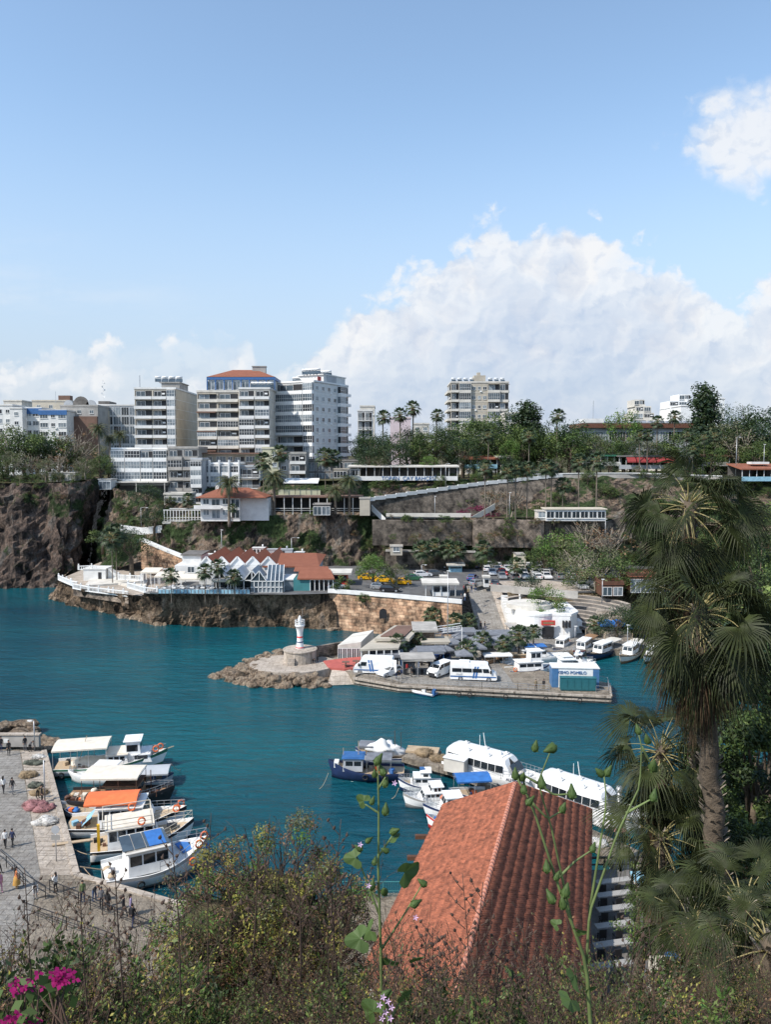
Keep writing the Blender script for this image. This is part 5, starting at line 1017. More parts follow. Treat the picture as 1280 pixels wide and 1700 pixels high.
# restaurant with sawtooth gables
zr = Z2-.15; t = thing('restaurant','restaurant with zigzag white gables, red tiled ridges and a glazed sea front','restaurant',(0,0,zr))
Yf = 168.0; x0 = D(330,950,Yf).x; x1 = D(458,950,Yf).x; ng = 5; gw = (x1-x0)/ng; zb = D(330,938,Yf).z-zr; zt_ = D(330,925,Yf).z-zr
m = MB(); m.b(x0,x1+.3,Yf+.02,Yf+19,0,zb); m.obj('wall',M['white_wall'],t)
m = MB(); rf = MB()
for k in range(ng):
 a,b,c = x0+k*gw,x0+(k+.5)*gw,x0+(k+1)*gw; yb_ = Yf+20; dr = 0.0
 m.face([(a,Yf,zb),(c,Yf,zb),(b,Yf,zt_)]); m.bar((a,Yf-.1,zb+.05),(b,Yf-.1,zt_+.1),.3,.35); m.bar((b,Yf-.1,zt_+.1),(c,Yf-.1,zb+.05),.3,.35)
 rf.face([(a,Yf+.1,zb),(b,Yf+.1,zt_),(b,yb_,zt_),(a,yb_,zb)][::-1]); rf.face([(b,Yf+.1,zt_),(c,Yf+.1,zb),(c,yb_,zb),(b,yb_,zt_)][::-1])
m.obj('gables',M['white_paint'],t); rf.obj('roof',M['tile_far'],t)
# long red roof to the right
xa,xb = x1,D(527,950,Yf).x; m = MB(); m.b(xa+.3,xb,Yf+.5,Yf+14,0,zb-.3); m.obj('right_wing',M['greyblue_wall'],t)
m = MB(); m.face([(xa-3,Yf-.3,zb-.2),(xb+.4,Yf-.3,zb-.2),(xb-1.5,Yf+14,zb+.9),(xa-3,Yf+14,zb+.9)]); m.face([(xb+.4,Yf-.3,zb-.2),(xb+.4,Yf+20,zb-.2),(xb-1.5,Yf+14,zb+.9)]); m.face([(xa-3,Yf-.3,zb-.5),(xb+.4,Yf-.3,zb-.5),(xb+.4,Yf-.3,zb-.2),(xa-3,Yf-.3,zb-.2)]); m.obj('roof',M['tile_far'],t)
# glazed verandas in front with their own little gables
Yg = 159.5; g0 = D(352,980,Yg).x; g1 = D(432,980,Yg).x; n2 = 3; w2_ = (g1-g0)/n2; zg = D(352,963,Yg).z-zr; zg2 = D(352,946,Yg).z-zr
fr = MB(); gl = MB(); rf = MB()
for k in range(n2):
 a,b,c = g0+k*w2_,g0+(k+.5)*w2_,g0+(k+1)*w2_
 rf.face([(a,Yg-.4,zg),(b,Yg-.4,zg2),(b,Yf,zg2),(a,Yf,zg)][::-1]); rf.face([(b,Yg-.4,zg2),(c,Yg-.4,zg),(c,Yf,zg),(b,Yf,zg2)][::-1])
 for p,q in(((a,zg),(b,zg2)),((b,zg2),(c,zg)),((a,zg),(c,zg)),((b,zg),(b,zg2)),((a,zg),(a,0)),((b,zg),(b,0))):fr.bar((p[0],Yg-.42,p[1]),(q[0],Yg-.42,q[1]),.16)
 gl.face([(a,Yg-.3,zg),(c,Yg-.3,zg),(b,Yg-.3,zg2-.1)])
 gl.face([(a,Yg+1.5,.1),(c,Yg+1.5,.1),(c,Yg+1.5,zg),(a,Yg+1.5,zg)])
rf.obj('veranda_roof',M['grey_glassy']if 'grey_glassy' in M else M['greyblue_wall'],t); fr.obj('veranda_frame',M['white_paint'],t); gl.obj('veranda_glass',M['glass_dark'],t)
# conservatory box
c0_,c1_ = D(415,985,158).x,D(470,985,158).x; w = c1_-c0_; cz = D(415,965,158).z-zr; s = thing('conservatory','white framed glass conservatory with a sloping glass roof at the sea wall corner','conservatory',(c0_,158,zr))
m = MB(); m.b(.1,w-.1,.12,7.9,.05,cz); m.obj('glass',M['glass_curtain'],s); m = MB(); n = 8
for k in range(n+1):x = w*k/n; m.bar((x,0,0),(x,0,cz),.14);
for k in range(6):m.bar((w,8*k/5,0),(w,8*k/5,cz),.14); m.bar((0,8*k/5,0),(0,8*k/5,cz),.14)
for z in(.1,cz*.5,cz):m.bar((0,0,z),(w,0,z),.14); m.bar((w,0,z),(w,8,z),.14)
for k in range(5):x = w*.5+w*.5*k/4; m.bar((x,0,cz),(x-w*.12,8,cz+2.3),.12)
m.bar((0,0,cz),(w*.28,0,cz+2.2),.14); m.bar((w*.28,0,cz+2.2),(w*.5,0,cz),.14); m.bar((w*.28,0,cz),(w*.28,0,cz+2.2),.12); m.obj('frame',M['white_paint'],s)
m = MB(); m.face([(w*.5,.05,cz+.02),(w,.05,cz+.02),(w*.88,8,cz+2.3),(w*.38,8,cz+2.3)]); m.face([(.1,.1,cz),(w*.5,.1,cz),(w*.28,.1,cz+2.1)]); m.obj('glass_roof',M['glass'],s)
m = MB(); m.b(-.2,w+.2,-.25,.1,-.25,.12); m.obj('sill',M['white_paint'],s)
# teal annex with layered red roofs
a = D(487,980,160); w = D(553,980,160).x-a.x; s = thing('annex','teal walled annex with two layered orange roofs right of the conservatory','restaurant',(a.x,160,zr)); H = D(487,962,160).z-zr
m = MB(); m.b(0,w*.42,0,7,0,H); m.obj('wall',M['teal_wall'],s); m = MB(); m.b(-w*.3,0,.5,7,0,H-.2); m.obj('glass_wing',M['glass_curtain'],s)
m = MB(); m.b(-w*.3,0,.3,7,H-.2,H+.1); m.b(w*.42,w,-.2,.1,H-.1,H+.25)
for k in range(6):m.bar((w*.42+w*.58*k/5,0,0),(w*.42+w*.58*k/5,0,H),.14)
m.obj('frame',M['white_paint'],s); m = MB(); m.b(w*.42,w-.2,4,6.8,0,H-.1); m.obj('dark_room',M['dark_concrete'],s)
m = MB(); m.face([(w*.1,-.4,H+.28),(w*1.04,-.4,H+.28),(w*.9,4.5,H+1.5),(w*.1,4.5,H+1.5)]); m.face([(-w*.05,3.9,H+1.1),(w*.9,3.9,H+1.1),(w*.8,7.5,H+1.7),(-w*.05,7.5,H+1.7)]); m.face([(w*.1,-.4,H),(w*1.04,-.4,H),(w*1.04,-.4,H+.28),(w*.1,-.4,H+.28)]); m.obj('roof',M['tile_far'],s)
# roof clutter
for k,(px,py,wd,hh,c)in enumerate([(352,922,2.4,1.2,'white_wall'),(398,921,5,1.2,'greyblue_wall'),(430,914,3,1.6,'white_wall'),(462,916,7,1.5,'greyblue_wall'),(497,920,2.4,1.4,'white_wall'),(470,925,1.4,1.6,'white_wall')]):
 p = D(px,py+6,186); m = MB(); m.box((0,0,hh/2),(wd,1.6,hh)); m.b(-wd/2-.1,wd/2+.1,-.9,.9,hh,hh+.12); m.tube([(wd*.3,0,hh+.1),(wd*.3,0,hh+.8)],.2,8)
 for q in range(3):m.b(-wd*.4+q*wd*.28,-wd*.4+q*wd*.28+.5,-.85,-.8,hh*.3,hh*.8,1)
 tag(m.obj('ventilation_unit',[M[c],M['dark']],None,p),'boxy rooftop ventilation unit behind the red restaurant roofs, %s'%['leftmost and white','low and long, second from left','tall white, third from left','longest grey one','white at the right end','small chimney like'][k],'ventilation unit','ventilation units behind the restaurant')
s = thing('white_annex','white low rendered building left of the zigzag gables with a small window','building',D(290,965,172)); w = D(335,965,172).x-D(290,965,172).x
m = MB(); m.b(0,w,0,9,-1,3.6); m.b(w*.2,w*.9,2,9,3.6,5.6); m.obj('wall',M['white_wall'],s); m = MB(); m.b(w*.15,w*.95,1.6,9.3,5.62,5.9); m.obj('roof',M['dark_concrete'],s); me,nm = proto('w',3,2.8); put(me,nm,s,(w*.6,0,1))
s = thing('pergola','white pipe pergola frame between the pool deck and the awnings','pergola',W(238,972,6.2)); m = MB()
for k in range(7):
 for y in(0,5):m.bar((k*1.8,y,-.5),(k*1.8,y,3.1),.1)
for y in(0,5):m.bar((0,y,3.1),(10.8,y,3.1),.12)
for k in range(7):m.bar((k*1.8,0,3.1),(k*1.8,5,3.1),.09)
m.obj('frame',M['white_paint'],s)
# terrace rail, tables
s = thing('glass_railing','glass and steel railing along the restaurant terrace edge','railing',(0,0,0)); P = resample([W(262,986,7.35),W(415,987,7.35)],26); m = MB(); g = MB()
for a,b in zip(P,P[1:]):m.bar(a,a+Vector((0,0,1.05)),.07); m.bar(a+Vector((0,0,1.05)),b+Vector((0,0,1.05)),.06); g.face([a+Vector((.1,0,.1)),b+Vector((-.1,0,.1)),b+Vector((-.1,0,.95)),a+Vector((.1,0,.95))])
m.obj('posts',M['steel'],s); g.obj('panes',M['lightblue'],s)
tb = thing('dining_table','white clothed dining table with chairs on the restaurant terrace','table',(0,0,0),0,'tables on the restaurant terrace')
m = MB(); m.lathe([(.04,0),(.04,.7)],n=6); m.obj('leg',M['steel'],tb); m = MB(); m.b(-.5,.5,-.5,.5,.7,.76); m.obj('top',M['white_paint'],tb)
for k in range(4):
 a = k*1.57; m = MB(); m.b(-.22,.22,-.22,.22,.40,.46); m.b(-.22,.22,.18,.22,.46,.9)
 for x in(-.19,.19):
  for y in(-.19,.19):m.b(x-.02,x+.02,y-.02,y+.02,0,.4)
 m.obj('chair',M['greyblue_wall'],tb,(.85*math.sin(a)*-1,.85*math.cos(a),0),a)
r_ = random.Random(2); first = True
for k in range(30):
 p = (W(264+k*5.2,984,7.3).x+r_.uniform(-.3,.3),158.5+(k%3)*2.0+r_.uniform(-.2,.2),7.3)
 if first:tb.location = p; first = False
 else:copy_tree(tb,p,r_.uniform(-.2,.2))
 # kiosk on the harbour wall plateau, booths
def booth(label,pl,pr,yb,yt,z=Z2,dep=4,wall='white_wall',roof='offwhite',over=.6,cat='kiosk',win=True,name='kiosk',post=False):
 a = W(pl,yb,z); b = W(pr,yb,z); w = b.x-a.x; H = D(pl,yt,a.y).z-z; t = thing(name,label,cat,a); m = MB()
 m.b(.1 if not post else w*.25,w-.1 if not post else w*.8,.2,dep,0,H-.3); m.obj('wall',M[wall],t); m = MB(); m.b(-over,w+over,-over,dep+over,H-.3,H-.05); m.b(-over-.05,w+over+.05,-over-.05,dep+over+.05,H-.045,H+.08,0); m.obj('roof',M[roof],t)
 if win:
  x0,x1 = (.1,w-.1)if not post else(w*.25,w*.8)
  for k in range(max(1,int((x1-x0)/1.6))):q = (x1-x0)/max(1,int((x1-x0)/1.6)); m = MB(); m.b(x0+k*q+.15,x0+k*q+q-.15,.12,.19,.9,H-.7); o = m.obj('window',M['glass_dark'],t)
 if post:
  for k in range(5):m = MB(); m.b(-.06,.06,-.06,.06,0,H-.3); m.obj('post',M['white_paint'],t,(.1+k*(w-.2)/4,0,0))
 return t,w,H
booth('open sided white roofed ticket pavilion on the harbour wall plateau',706,757,990,968,dep=5,post=True)
booth('small white guard booth beside the road at the top of the ramp',803,813,975,957,dep=1.6,over=.15); booth('white box kiosk among the parked cars right of the palm row',732,742,968,957,dep=2,over=.2)
booth('small red and white shop with a cream chimney behind the annex',548,577,972,951,dep=5,wall='red_paint',over=.8)
booth('blue and white portable cabin in the shade at the back of the car park',746,768,950,937,dep=3,wall='lightblue')
block('brown timber kiosk under the trees at the back of the right car park',1000,1035,965,990,152,5,'darkwood',1,[('F',1),('F',1)],seed=120,name='kiosk',cat='kiosk',roofc='tile_brown')
t,w,h,d = block('orange roofed low hut behind the foreground palm',1045,1100,952,985,154,6,'darkwood',1,[('F',1)],seed=121,name='hut',cat='hut',roofc='tile_far')
# white lot wall
wallrun('long pale low wall between the parked cars and the dirt lot',[W(815,970,Z2+1.3),W(870,975,Z2+1.3),W(960,982,Z2+1.3)],'concrete',1.5,.3,None,'lot_wall')
# white round building and stepped stone seats
t = thing('round_building','white rounded harbour building with a curved corner, small windows and a red sign','building',(24.5,143.5,Z1)); H = 4.3
m = MB(); pts = []
for k in range(9):a = math.pi+.6+(math.pi/2)*k/8; pts.append((4.5+4.5*math.cos(a),4.5+4.5*math.sin(a)))
pts+=[(10.5,.2),(12.5,3),(12.5,12),(1,12)]; m.prism(pts,-.1,H); m.obj('wall',M['white_paint'],t)
m = MB(); m.prism([(p[0]*1.02,p[1]*1.02-.1)for p in pts],H+.01,H+.45); m.obj('parapet',M['white_paint'],t)
m = MB(); m.prism([(4+5*math.cos(a)*.9,7+4*math.sin(a))for a in[6.28*k/24 for k in range(24)]],H+.47,H+1.3); m.obj('upper_drum',M['offwhite'],t)
for k,x in enumerate((9.2,9.8,10.4)):m = MB(); m.b(x-.15,x+.15,-.35,.3,2.2,3.5); m.obj('slit_window',M['dark'],t)
m = MB(); m.b(5.2,7.4,-.22,.1,.3,2.4); m.obj('doorway',M['dark'],t); m = MB(); m.b(5.0,7.6,-.30,-.05,2.7,3.6); m.obj('sign',M['red_paint'],t)
m = MB(); m.b(5.3,7.3,-.32,-.301,2.95,3.35); m.obj('sign_panel',M['wood'],t)
t = thing('white_stair','curved white stair and wall climbing beside the road pavement','stair',(24.2,146,Z1)); m = MB()
for k in range(14):m.b(.2-.02*k,2.2+.1*k,.2+k*.9,.2+(k+1)*.9,-.2,.4*(k+1))
m.obj('steps',M['white_wall'],t); m = MB()
for k in range(14):m.b(2.2+.1*k,2.5+.1*k,.2+k*.9,.2+(k+1)*.9,0,.4*(k+1)+.9)
m.obj('parapet',M['white_paint'],t)
t = thing('arched_building','small white vaulted building with two arched windows beside the stepped seats','building',W(898,1052,Z1)); m = MB(); m.b(0,5.8,0,7,0,3.1)
m.profx([(y-0,z)for y,z in[(0,3.1),(7,3.1),(5.6,4.0),(3.5,4.5),(1.4,4.0)]],0,5.8); m.b(5.8,8.2,.5,7,0,2.4); m.obj('wall',M['white_paint'],t)
for x in(1.9,3.8):
 m = MB(); pr = [(-.6,0),(.6,0),(.6,1.2)]+[(.6*math.cos(a),1.2+.6*math.sin(a))for a in[math.pi*k/8 for k in range(1,8)]]+[(-.6,1.2)]; m.face([(px_,-.02,pz_)for px_,pz_ in pr]); m.obj('arched_window',M['glass_curtain'],t,(x,0,.7))
t = thing('amphitheatre','open air stone seating stepping down behind the white buildings','seating',(0,0,0)); cc = Vector((34.5,146,0)); m = MB(); ns = 9
for k in range(ns):
 r0,r1 = 4.2+k*1.05,4.2+(k+1)*1.05; z = 2.6+k*.55; A0,A1 = R(10),R(140)
 for j in range(26):
  a,b = A0+(A1-A0)*j/26,A0+(A1-A0)*(j+1)/26; f = lambda r,a,z:(cc.x+r*math.cos(a),cc.y+r*math.sin(a),z)
  m.face([f(r0,a,z),f(r1,a,z),f(r1,b,z),f(r0,b,z)],0); m.face([f(r0,a,z-.55),f(r0,a,z),f(r0,b,z),f(r0,b,z-.55)],1)
 m.face([f(r0,A0,1),f(r1,A0,1),f(r1,A0,z),f(r0,A0,z)],0)
m.obj('rows_of_seats',[M['pale_paving'],M['dark_concrete']],t)
m = MB();
for k in range(9):m.b(41.5,46.5,142+k*.8,142+(k+1)*.8,Z1,Z1+.5*(k+1))
m.obj('straight_steps',M['pale_paving'],t)
# quay cafes and kiosks
t = thing('quay_restaurant','low restaurant with flat concrete roofs, glass front and white posts beside the inlet','restaurant',(0,0,Z1)); A_ = W(600,1108,Z1);
m = MB(); m.prism([tuple(W(p,q,Z1))[:2]for p,q in[(612,1100),(664,1098),(700,1075),(650,1072)]],0,2.9); m.obj('wall',M['grey_wall'],t)
m = MB(); m.prism([tuple(D(p,q,y))[:2]for p,q,y in[(597,1060,122.5),(662,1060,123.5),(672,1060,133),(630,1060,133)]],3.1,3.4); m.prism([tuple(D(p,q,y))[:2]for p,q,y in[(622,1060,127),(680,1060,127),(700,1060,137),(655,1060,137)]],3.6,4.1); m.obj('roof',M['beige_wall'],t)
m = MB(); m.prism([tuple(D(p,q,y))[:2]for p,q,y in[(632,1060,128),(672,1060,128),(690,1060,136),(660,1060,136)]],4.12,4.3); m.obj('roof_gravel',M['brown_wall'],t)
for k in range(6):p = D(600+k*12.5,1100,122.8); m = MB(); m.b(-.1,.1,-.1,.1,0,3.1); m.obj('post',M['white_wall'],t,(p.x,122.8,0))
m = MB(); m.b(D(612,0,123.4).x,D(650,0,123.4).x,123.6,123.7,.1,2.9); m.obj('glass_front',M['glass_dark'],t)
t = thing('glazed_annex','low wing with a sloping roof edge and white framed windows at the red paving','restaurant',(0,0,Z1)); q = [W(560,1098,Z1),W(599,1098,Z1)]; a,b = q; w = b.x-a.x
m = MB(); i = 0; m.v+=[(a.x,a.y+1,0),(b.x,a.y+1,0),(b.x+2,a.y+10,0),(a.x+2.2,a.y+10,0),(a.x,a.y+1,2.5),(b.x,a.y+1,3.1),(b.x+2,a.y+10,3.1),(a.x+2.2,a.y+10,2.4)]
for f in((0,1,5,4),(1,2,6,5),(2,3,7,6),(3,0,4,7),(4,5,6,7)):m.f.append(f); m.m.append(0); m.sm.append(False)
m.obj('wall',M['offwhite'],t)
for k in range(5):me,nm = proto('F',w/5.2,2.5); put(me,nm,t,(a.x+w*(k+.5)/5,a.y+.95,0))
t = thing('inlet_wall','long low stone wall running from the round platform to the quay restaurant','wall',(0,0,0)); p0,p1 = Vector((CX+2.8,CY+3,1.5)),W(597,1080,1.5); m = MB(); m.bar(p0+Vector((0,0,1)),p1+Vector((0,0,1)),.5,2.2); m.obj('masonry',M['rubble'],t)
booth('square stone kiosk with a flat slab roof and a steel canopy frame',690,722,1086,1046,Z1,6,'rubble','concrete',.5,win=False)
t = thing('canopy_frame','white lattice canopy frame on the right side of the stone kiosk','canopy',W(722,1082,Z1)); m = MB()
for z in(3.2,4.0):m.bar((0,0,z),(4.8,.8,z+.5),.1); m.bar((0,2,z),(4.8,2.8,z+.5),.1)
for k in range(7):m.bar((k*.8,k*.13,3.2+k*.08),(k*.8,k*.13,4.0+k*.08),.07)
for x in(0,4.8):m.bar((x,.1,0),(x,.1,4.4),.14)
m.obj('frame',M['white_paint'],t)
for k,(pl,pr,yb,yt,mt,lab)in enumerate([(667,720,1124,1094,'concrete','flat concrete bus stop like shelter between the parked vans'),(694,738,1108,1082,'grey_cloth','grey flat canopy over cafe seats behind the white van'),(700,745,1092,1066,'beige_wall','beige flat canopy beside the stone kiosk'),(735,790,1074,1050,'grey_cloth','long grey canopy at the foot of the road'),(790,850,1078,1054,'grey_cloth','long grey canopy under the white building'),(625,668,1112,1090,'grey_cloth','dark canopy in front of the flat roofed quay restaurant'),(845,900,1062,1046,'concrete','low concrete canopy against the arched white building')]):
 a = W(pl,yb,Z1); w = W(pr,yb,Z1).x-a.x; H = D(pl,yt,a.y).z-Z1; H = max(2.4,min(3.2,H)); t = thing('shelter',lab,'shelter',a); m = MB(); m.box((w/2,1.8,H),(w+.4,4,.16),0,.05); m.b(0,w,-.2,-.12,H-.35,H-.09); m.obj('roof',M[mt],t)
 for x in(.15,w/2,w-.15):
  for y in(.1,3.5):m = MB(); m.b(x-.06,x+.06,y-.06,y+.06,0,H-.08); m.obj('post',M['blue_paint' if k%2 else 'steel'],t)
 m = MB(); r = random.Random(k)
 for q in range(int(w/1.3)):m.b(.4+q*1.3,.9+q*1.3,1,1.5,.4,.46); m.b(.4+q*1.3,.9+q*1.3,1.45,1.5,.46,.9); m.b(.45+q*1.3,.85+q*1.3,1.05,1.1,0,.4)
 m.obj('seats',M['dark'],t)
 # parasols
def parasol_proto(mt,sq=True):
 t = thing('parasol','x','parasol'); m = MB(); n = 4 if sq else 8; R0 = 2.0
 ring = [(R0*math.cos(6.2832*(k+.5)/n),R0*math.sin(6.2832*(k+.5)/n),2.35)for k in range(n)]
 for k in range(n):a,b = ring[k],ring[(k+1)%n]; m.face([a,b,(0,0,3.1)]); m.face([(a[0],a[1],2.12),(b[0],b[1],2.12),b,a]); m.face([b,a,(0,0,3.0)])
 m.obj('canopy',M[mt],t); m = MB(); m.tube([(0,0,.1),(0,0,3.2)],.04,6)
 for k in range(n):m.bar((0,0,2.2),(ring[k][0]*.6,ring[k][1]*.6,2.6),.03)
 m.obj('pole',M['steel'],t); m = MB(); m.lathe([(.35,0),(.35,.1),(.05,.14)],n=10); m.obj('base',M['concrete'],t); return t
PG = parasol_proto('grey_cloth'); PB = parasol_proto('blue_cloth'); first = {}
for px,py,c,s,lab in[(770,1108,'g',1.0,'dark grey parasol nearest the white minibus'),(790,1098,'g',1.1,'dark grey parasol behind the minibus, second from the left'),(812,1090,'g',1.1,'dark grey parasol right of the three quay palms'),(795,1082,'g',1.0,'dark grey parasol in the second row, middle'),(832,1082,'g',1.0,'dark grey parasol beside the palm behind the yacht'),(752,1088,'g',1.0,'dark grey parasol next to the beige canopy'),(765,1078,'g',1.0,'dark grey parasol at the back near the foot of the road'),(815,1072,'g',.9,'dark grey parasol at the back under the round white building'),(740,1098,'g',.9,'dark grey parasol beside the grey canopy'),(690,1098,'g',.8,'small dark parasol by the left quay palm'),(1008,1058,'b',1.15,'bright blue parasol left of the pair by the moored boats'),(1025,1058,'b',1.15,'bright blue parasol right of the pair by the moored boats'),(1050,1058,'b',.9,'bright blue parasol half behind the foreground palm'),(1000,1034,'b',1.0,'pale blue parasol roof above the dark kiosk')]:
 P = {'g':PG,'b':PB}[c]; p = W(px,py,Z1)
 if c in first:o = copy_tree(P,p,rnd.uniform(0,.5),s,lab)
 else:P.location = p; P.scale = (s,s,s); first[c] = 1; o = P; P['label'] = lab
 o['group'] = 'parasols on the harbour quay'
for k,(px,py)in enumerate([(862,1092),(878,1086),(832,1092),(790,1108),(812,1100),(900,1088),(735,1112)]):
 t = thing('planter','wooden planter box on the harbour quay, %s'%['under the palm before the white building','behind the palm planter','beside the moored yacht','behind the white minibus','between the grey parasols','nearest the moored boats','right of the white van'][k],'planter',W(px,py,Z1),.2*k,'wooden planters on the quay'); m = MB(); m.b(-1.1,1.1,-.6,.6,0,.6); m.obj('box',M['wood'],t); m = MB(); m.b(-1.2,1.2,-.7,.7,.6,.68); m.obj('rim',M['palewood'],t)
 # dark kiosk by the right basin
t,w,H = booth('black walled kiosk between the stepped seats and the trees',1000,1035,1052,1030,Z1,5,'dark','greyblue_wall',.4)
# container office on the jetty end
mat('blue_end',(.06,.16,.32),.5,.15); mat('cabinet_teal',(.02,.12,.14),.5,.15)
a = W(917,1141,Z1); w = 6.9; t = thing('container_office','white and blue container office with lettering and a railed end on the jetty','container',a,R(-4))
m = MB(); m.b(0,w,0,2.7,0,2.9); m.obj('body',M['white_paint'],t); m = MB(); m.b(-.03,.9,-.03,2.73,0,2.92); m.b(w-.9,w+.03,-.03,2.73,0,2.92); m.obj('blue_end',M['blue_end'],t); m = MB(); m.b(-.1,w+.1,-.1,2.8,2.93,3.05); m.obj('roof',M['white_wall'],t)
o = put(text_mesh('KEMO POMELO',.62,'blue_paint'),'lettering',t,(w*.42,-.05,2.3)); o.rotation_euler = (math.pi/2,0,0)
a2 = W(931,1147,Z1); t = thing('generator_box','teal metal cabinet standing in front of the container office','cabinet',a2,R(-4)); m = MB(); m.b(0,5.2,0,1.0,.1,1.9); m.b(-.05,5.25,-.05,1.05,1.9,2.0); m.obj('body',M['cabinet_teal'],t)
for k in range(5):m = MB(); m.b(0,.9,-.04,0,0,1.5); m.obj('door',M['cabinet_teal'],t,(.1+k*1.02,0,.25))
# ---------------- vehicles ----------------
def wheel(parent,x,y,r=.33,w=.22):
 m = MB(); m.tube([(0,-w/2,0),(0,w/2,0)],r,14); t = m.obj('wheel',M['rubber'],parent,(x,y,r)); s = 1 if y>0 else-1
 m = MB(); m.tube([(0,s*(w/2-.02),0),(0,s*(w/2+.012),0)],r*.62,10); m.obj('rim',M['steel'],t)
def car(label,col,L=4.3,Wd=1.78,H=1.45,kind='hatch',group=None):
 t = thing('parked_car' if group!='taxis' else 'taxi',label,'car' if group!='taxis' else 'taxi',(0,0,0),0,group)
 if col not in M:pass
 # side outline of the lower body and of the cabin, front is +x
 lo = [(-L/2,.35),(-L/2+.03,.78),(-L/2+.15,.92),(L*.18,.90),(L/2-.25,.74),(L/2-.02,.60),(L/2,.32),(L/2-.2,.22),(-L/2+.15,.22)]
 ro = {'hatch':[(-L/2+.12,.90),(-L/2+.45,H-.08),(-L/2+.9,H),(L*.02,H-.02),(L*.22,.90)],'saloon':[(-L*.36,.90),(-L*.22,H-.05),(-L*.1,H),(L*.05,H-.02),(L*.24,.90)]}[kind]
 def loft(m,prof,w0,w1,zsplit,mi):
  n = len(prof); i = len(m.v)
  for s in(-1,1):
   for x,z in prof:k = (z-zsplit)/(H-zsplit)if z>zsplit else 0; m.v.append((x,s*(w0+(w1-w0)*k)/2,z))
  m.f.append(tuple(i+k for k in range(n))); m.m.append(mi); m.sm.append(False); m.f.append(tuple(i+n+k for k in range(n))[::-1]); m.m.append(mi); m.sm.append(False)
  for k in range(n):q = (k+1)%n; m.f.append((i+k,i+n+k,i+n+q,i+q)); m.m.append(mi); m.sm.append(False)
 m = MB(); loft(m,lo,Wd,Wd,.9,0); loft(m,ro,Wd*.94,Wd*.76,.9,0); m.obj('body',M[col],t)
 g = MB(); c = [(x*.97+.0,z)for x,z in ro]; z0,z1 = .96,H-.12; n = len(ro)
 for s in(-1,1):
  def yy_(z):k = (z-.9)/(H-.9); return s*((Wd*.94+(Wd*.76-Wd*.94)*k)/2+.012)
  xa,xb,xc,xd = ro[0][0]+.2,ro[1][0]+.15,ro[3][0]-.05,ro[4][0]-.22
  for p,q in(((xa,xb),(-.08,-.1)),((.0,-.02),(xd,xc))):
   f = [(p[0],yy_(z0),z0),(q[0],yy_(z0),z0),(q[1],yy_(z1),z1),(p[1],yy_(z1),z1)]; g.face(f if s<0 else f[::-1])
 g.obj('side_windows',M['glass_dark'],t)
 def slab_(p,q,nm):
  m = MB(); d = Vector((q[0]-p[0],0,q[1]-p[1])); nrm = Vector((d.z,0,-d.x)).normalized(); nrm = nrm if nrm.z>0 else-nrm; a = Vector((p[0],0,p[1]))+d*.1+nrm*.012; b = Vector((p[0],0,p[1]))+d*.9+nrm*.012; wa = Wd*.42; wb = Wd*.36
  f = [a+Vector((0,-wa,0)),a+Vector((0,wa,0)),b+Vector((0,wb,0)),b+Vector((0,-wb,0))]; m.face(f if p[0]>0 else f[::-1]); m.obj(nm,M['glass_dark'],t)
 slab_(ro[4],ro[3],'windscreen'); slab_(ro[0],ro[1],'rear_window')
 for y in(-Wd*.36,Wd*.36):
  m = MB(); m.box((0,0,0),(.12,.34,.14)); m.obj('headlight',M['white_paint'],t,(L/2-.1,y,.62)); m = MB(); m.box((0,0,0),(.06,.22,.2)); m.obj('tail_light',M['red_paint'],t,(-L/2+.02,y,.75))
 for x in(-L*.31,L*.32):
  for y in(-Wd/2+.1,Wd/2-.1):wheel(t,x,y)
 return t
mat('car_white',(.70,.70,.70),.25,.04,coat=.6); mat('car_silver',(.38,.39,.40),.3,.05,metal=.5,coat=.5); mat('car_grey',(.10,.105,.11),.3,.05,metal=.3,coat=.6); mat('car_black',(.015,.015,.018),.25,.05,coat=.7); mat('car_blue',(.02,.06,.2),.25,.05,coat=.6); mat('car_red',(.4,.02,.02),.25,.05,coat=.6); mat('car_green',(.03,.12,.06),.3,.05,coat=.6); mat('taxi_yellow',(.80,.42,.01),.3,.05,coat=.6)
CARS = {}
names = {'car_white':'white','car_silver':'silver grey','car_grey':'dark grey','car_black':'black','car_blue':'dark blue','car_red':'red','car_green':'green','taxi_yellow':'yellow'}
def spawn(col,kd,p,rz,label,group,s=1.0):
 key = (col,kd)
 if key not in CARS:o = car(label,col,kind=kd,group=group); o.location = p; o.rotation_euler = (0,0,rz); o.scale = (s,s,s); CARS[key] = o
 else:o = copy_tree(CARS[key],p,rz,s,label); o['group'] = group
 o['category'] = 'taxi' if group=='taxis' else 'car'; o.name = 'taxi' if group=='taxis' else 'parked_car'; return o
r_ = random.Random(12); cols = ['car_white']*9+['car_silver']*5+['car_grey']*3+['car_black']*2+['car_blue','car_red']
def lot(rows,side,group):
 n = 0
 for(xa,xb,y,gap)in rows:
  x = xa; q = 0
  while x<xb:
   c = r_.choice(cols); kd = r_.choice(['hatch','hatch','saloon'])
   spawn(c,kd,(x+r_.uniform(-.15,.15),y+r_.uniform(-.4,.4),Z2+.01),math.pi/2*r_.choice([1,-1])+r_.uniform(-.08,.08),'%s car parked %s'%(names[c],side),group); x+=gap+r_.uniform(0,.5); q+=1; n+=1
lot([(4.5,42,193.5,2.4)],'in the farthest row of the car park against the cliff','cars in the farthest row')
lot([(25,54,187.5,2.35)],'in the second row of the car park, right of the palms','cars in the second row'); lot([(25.5,54,181.8,2.35)],'in the third row of the car park','cars in the third row'); lot([(27,50,176,2.4)],'in the nearest row behind the pale low wall','cars in the nearest row')
lot([(42,62,163,3.2)],'under the pale trees above the stepped seats','cars under the trees')
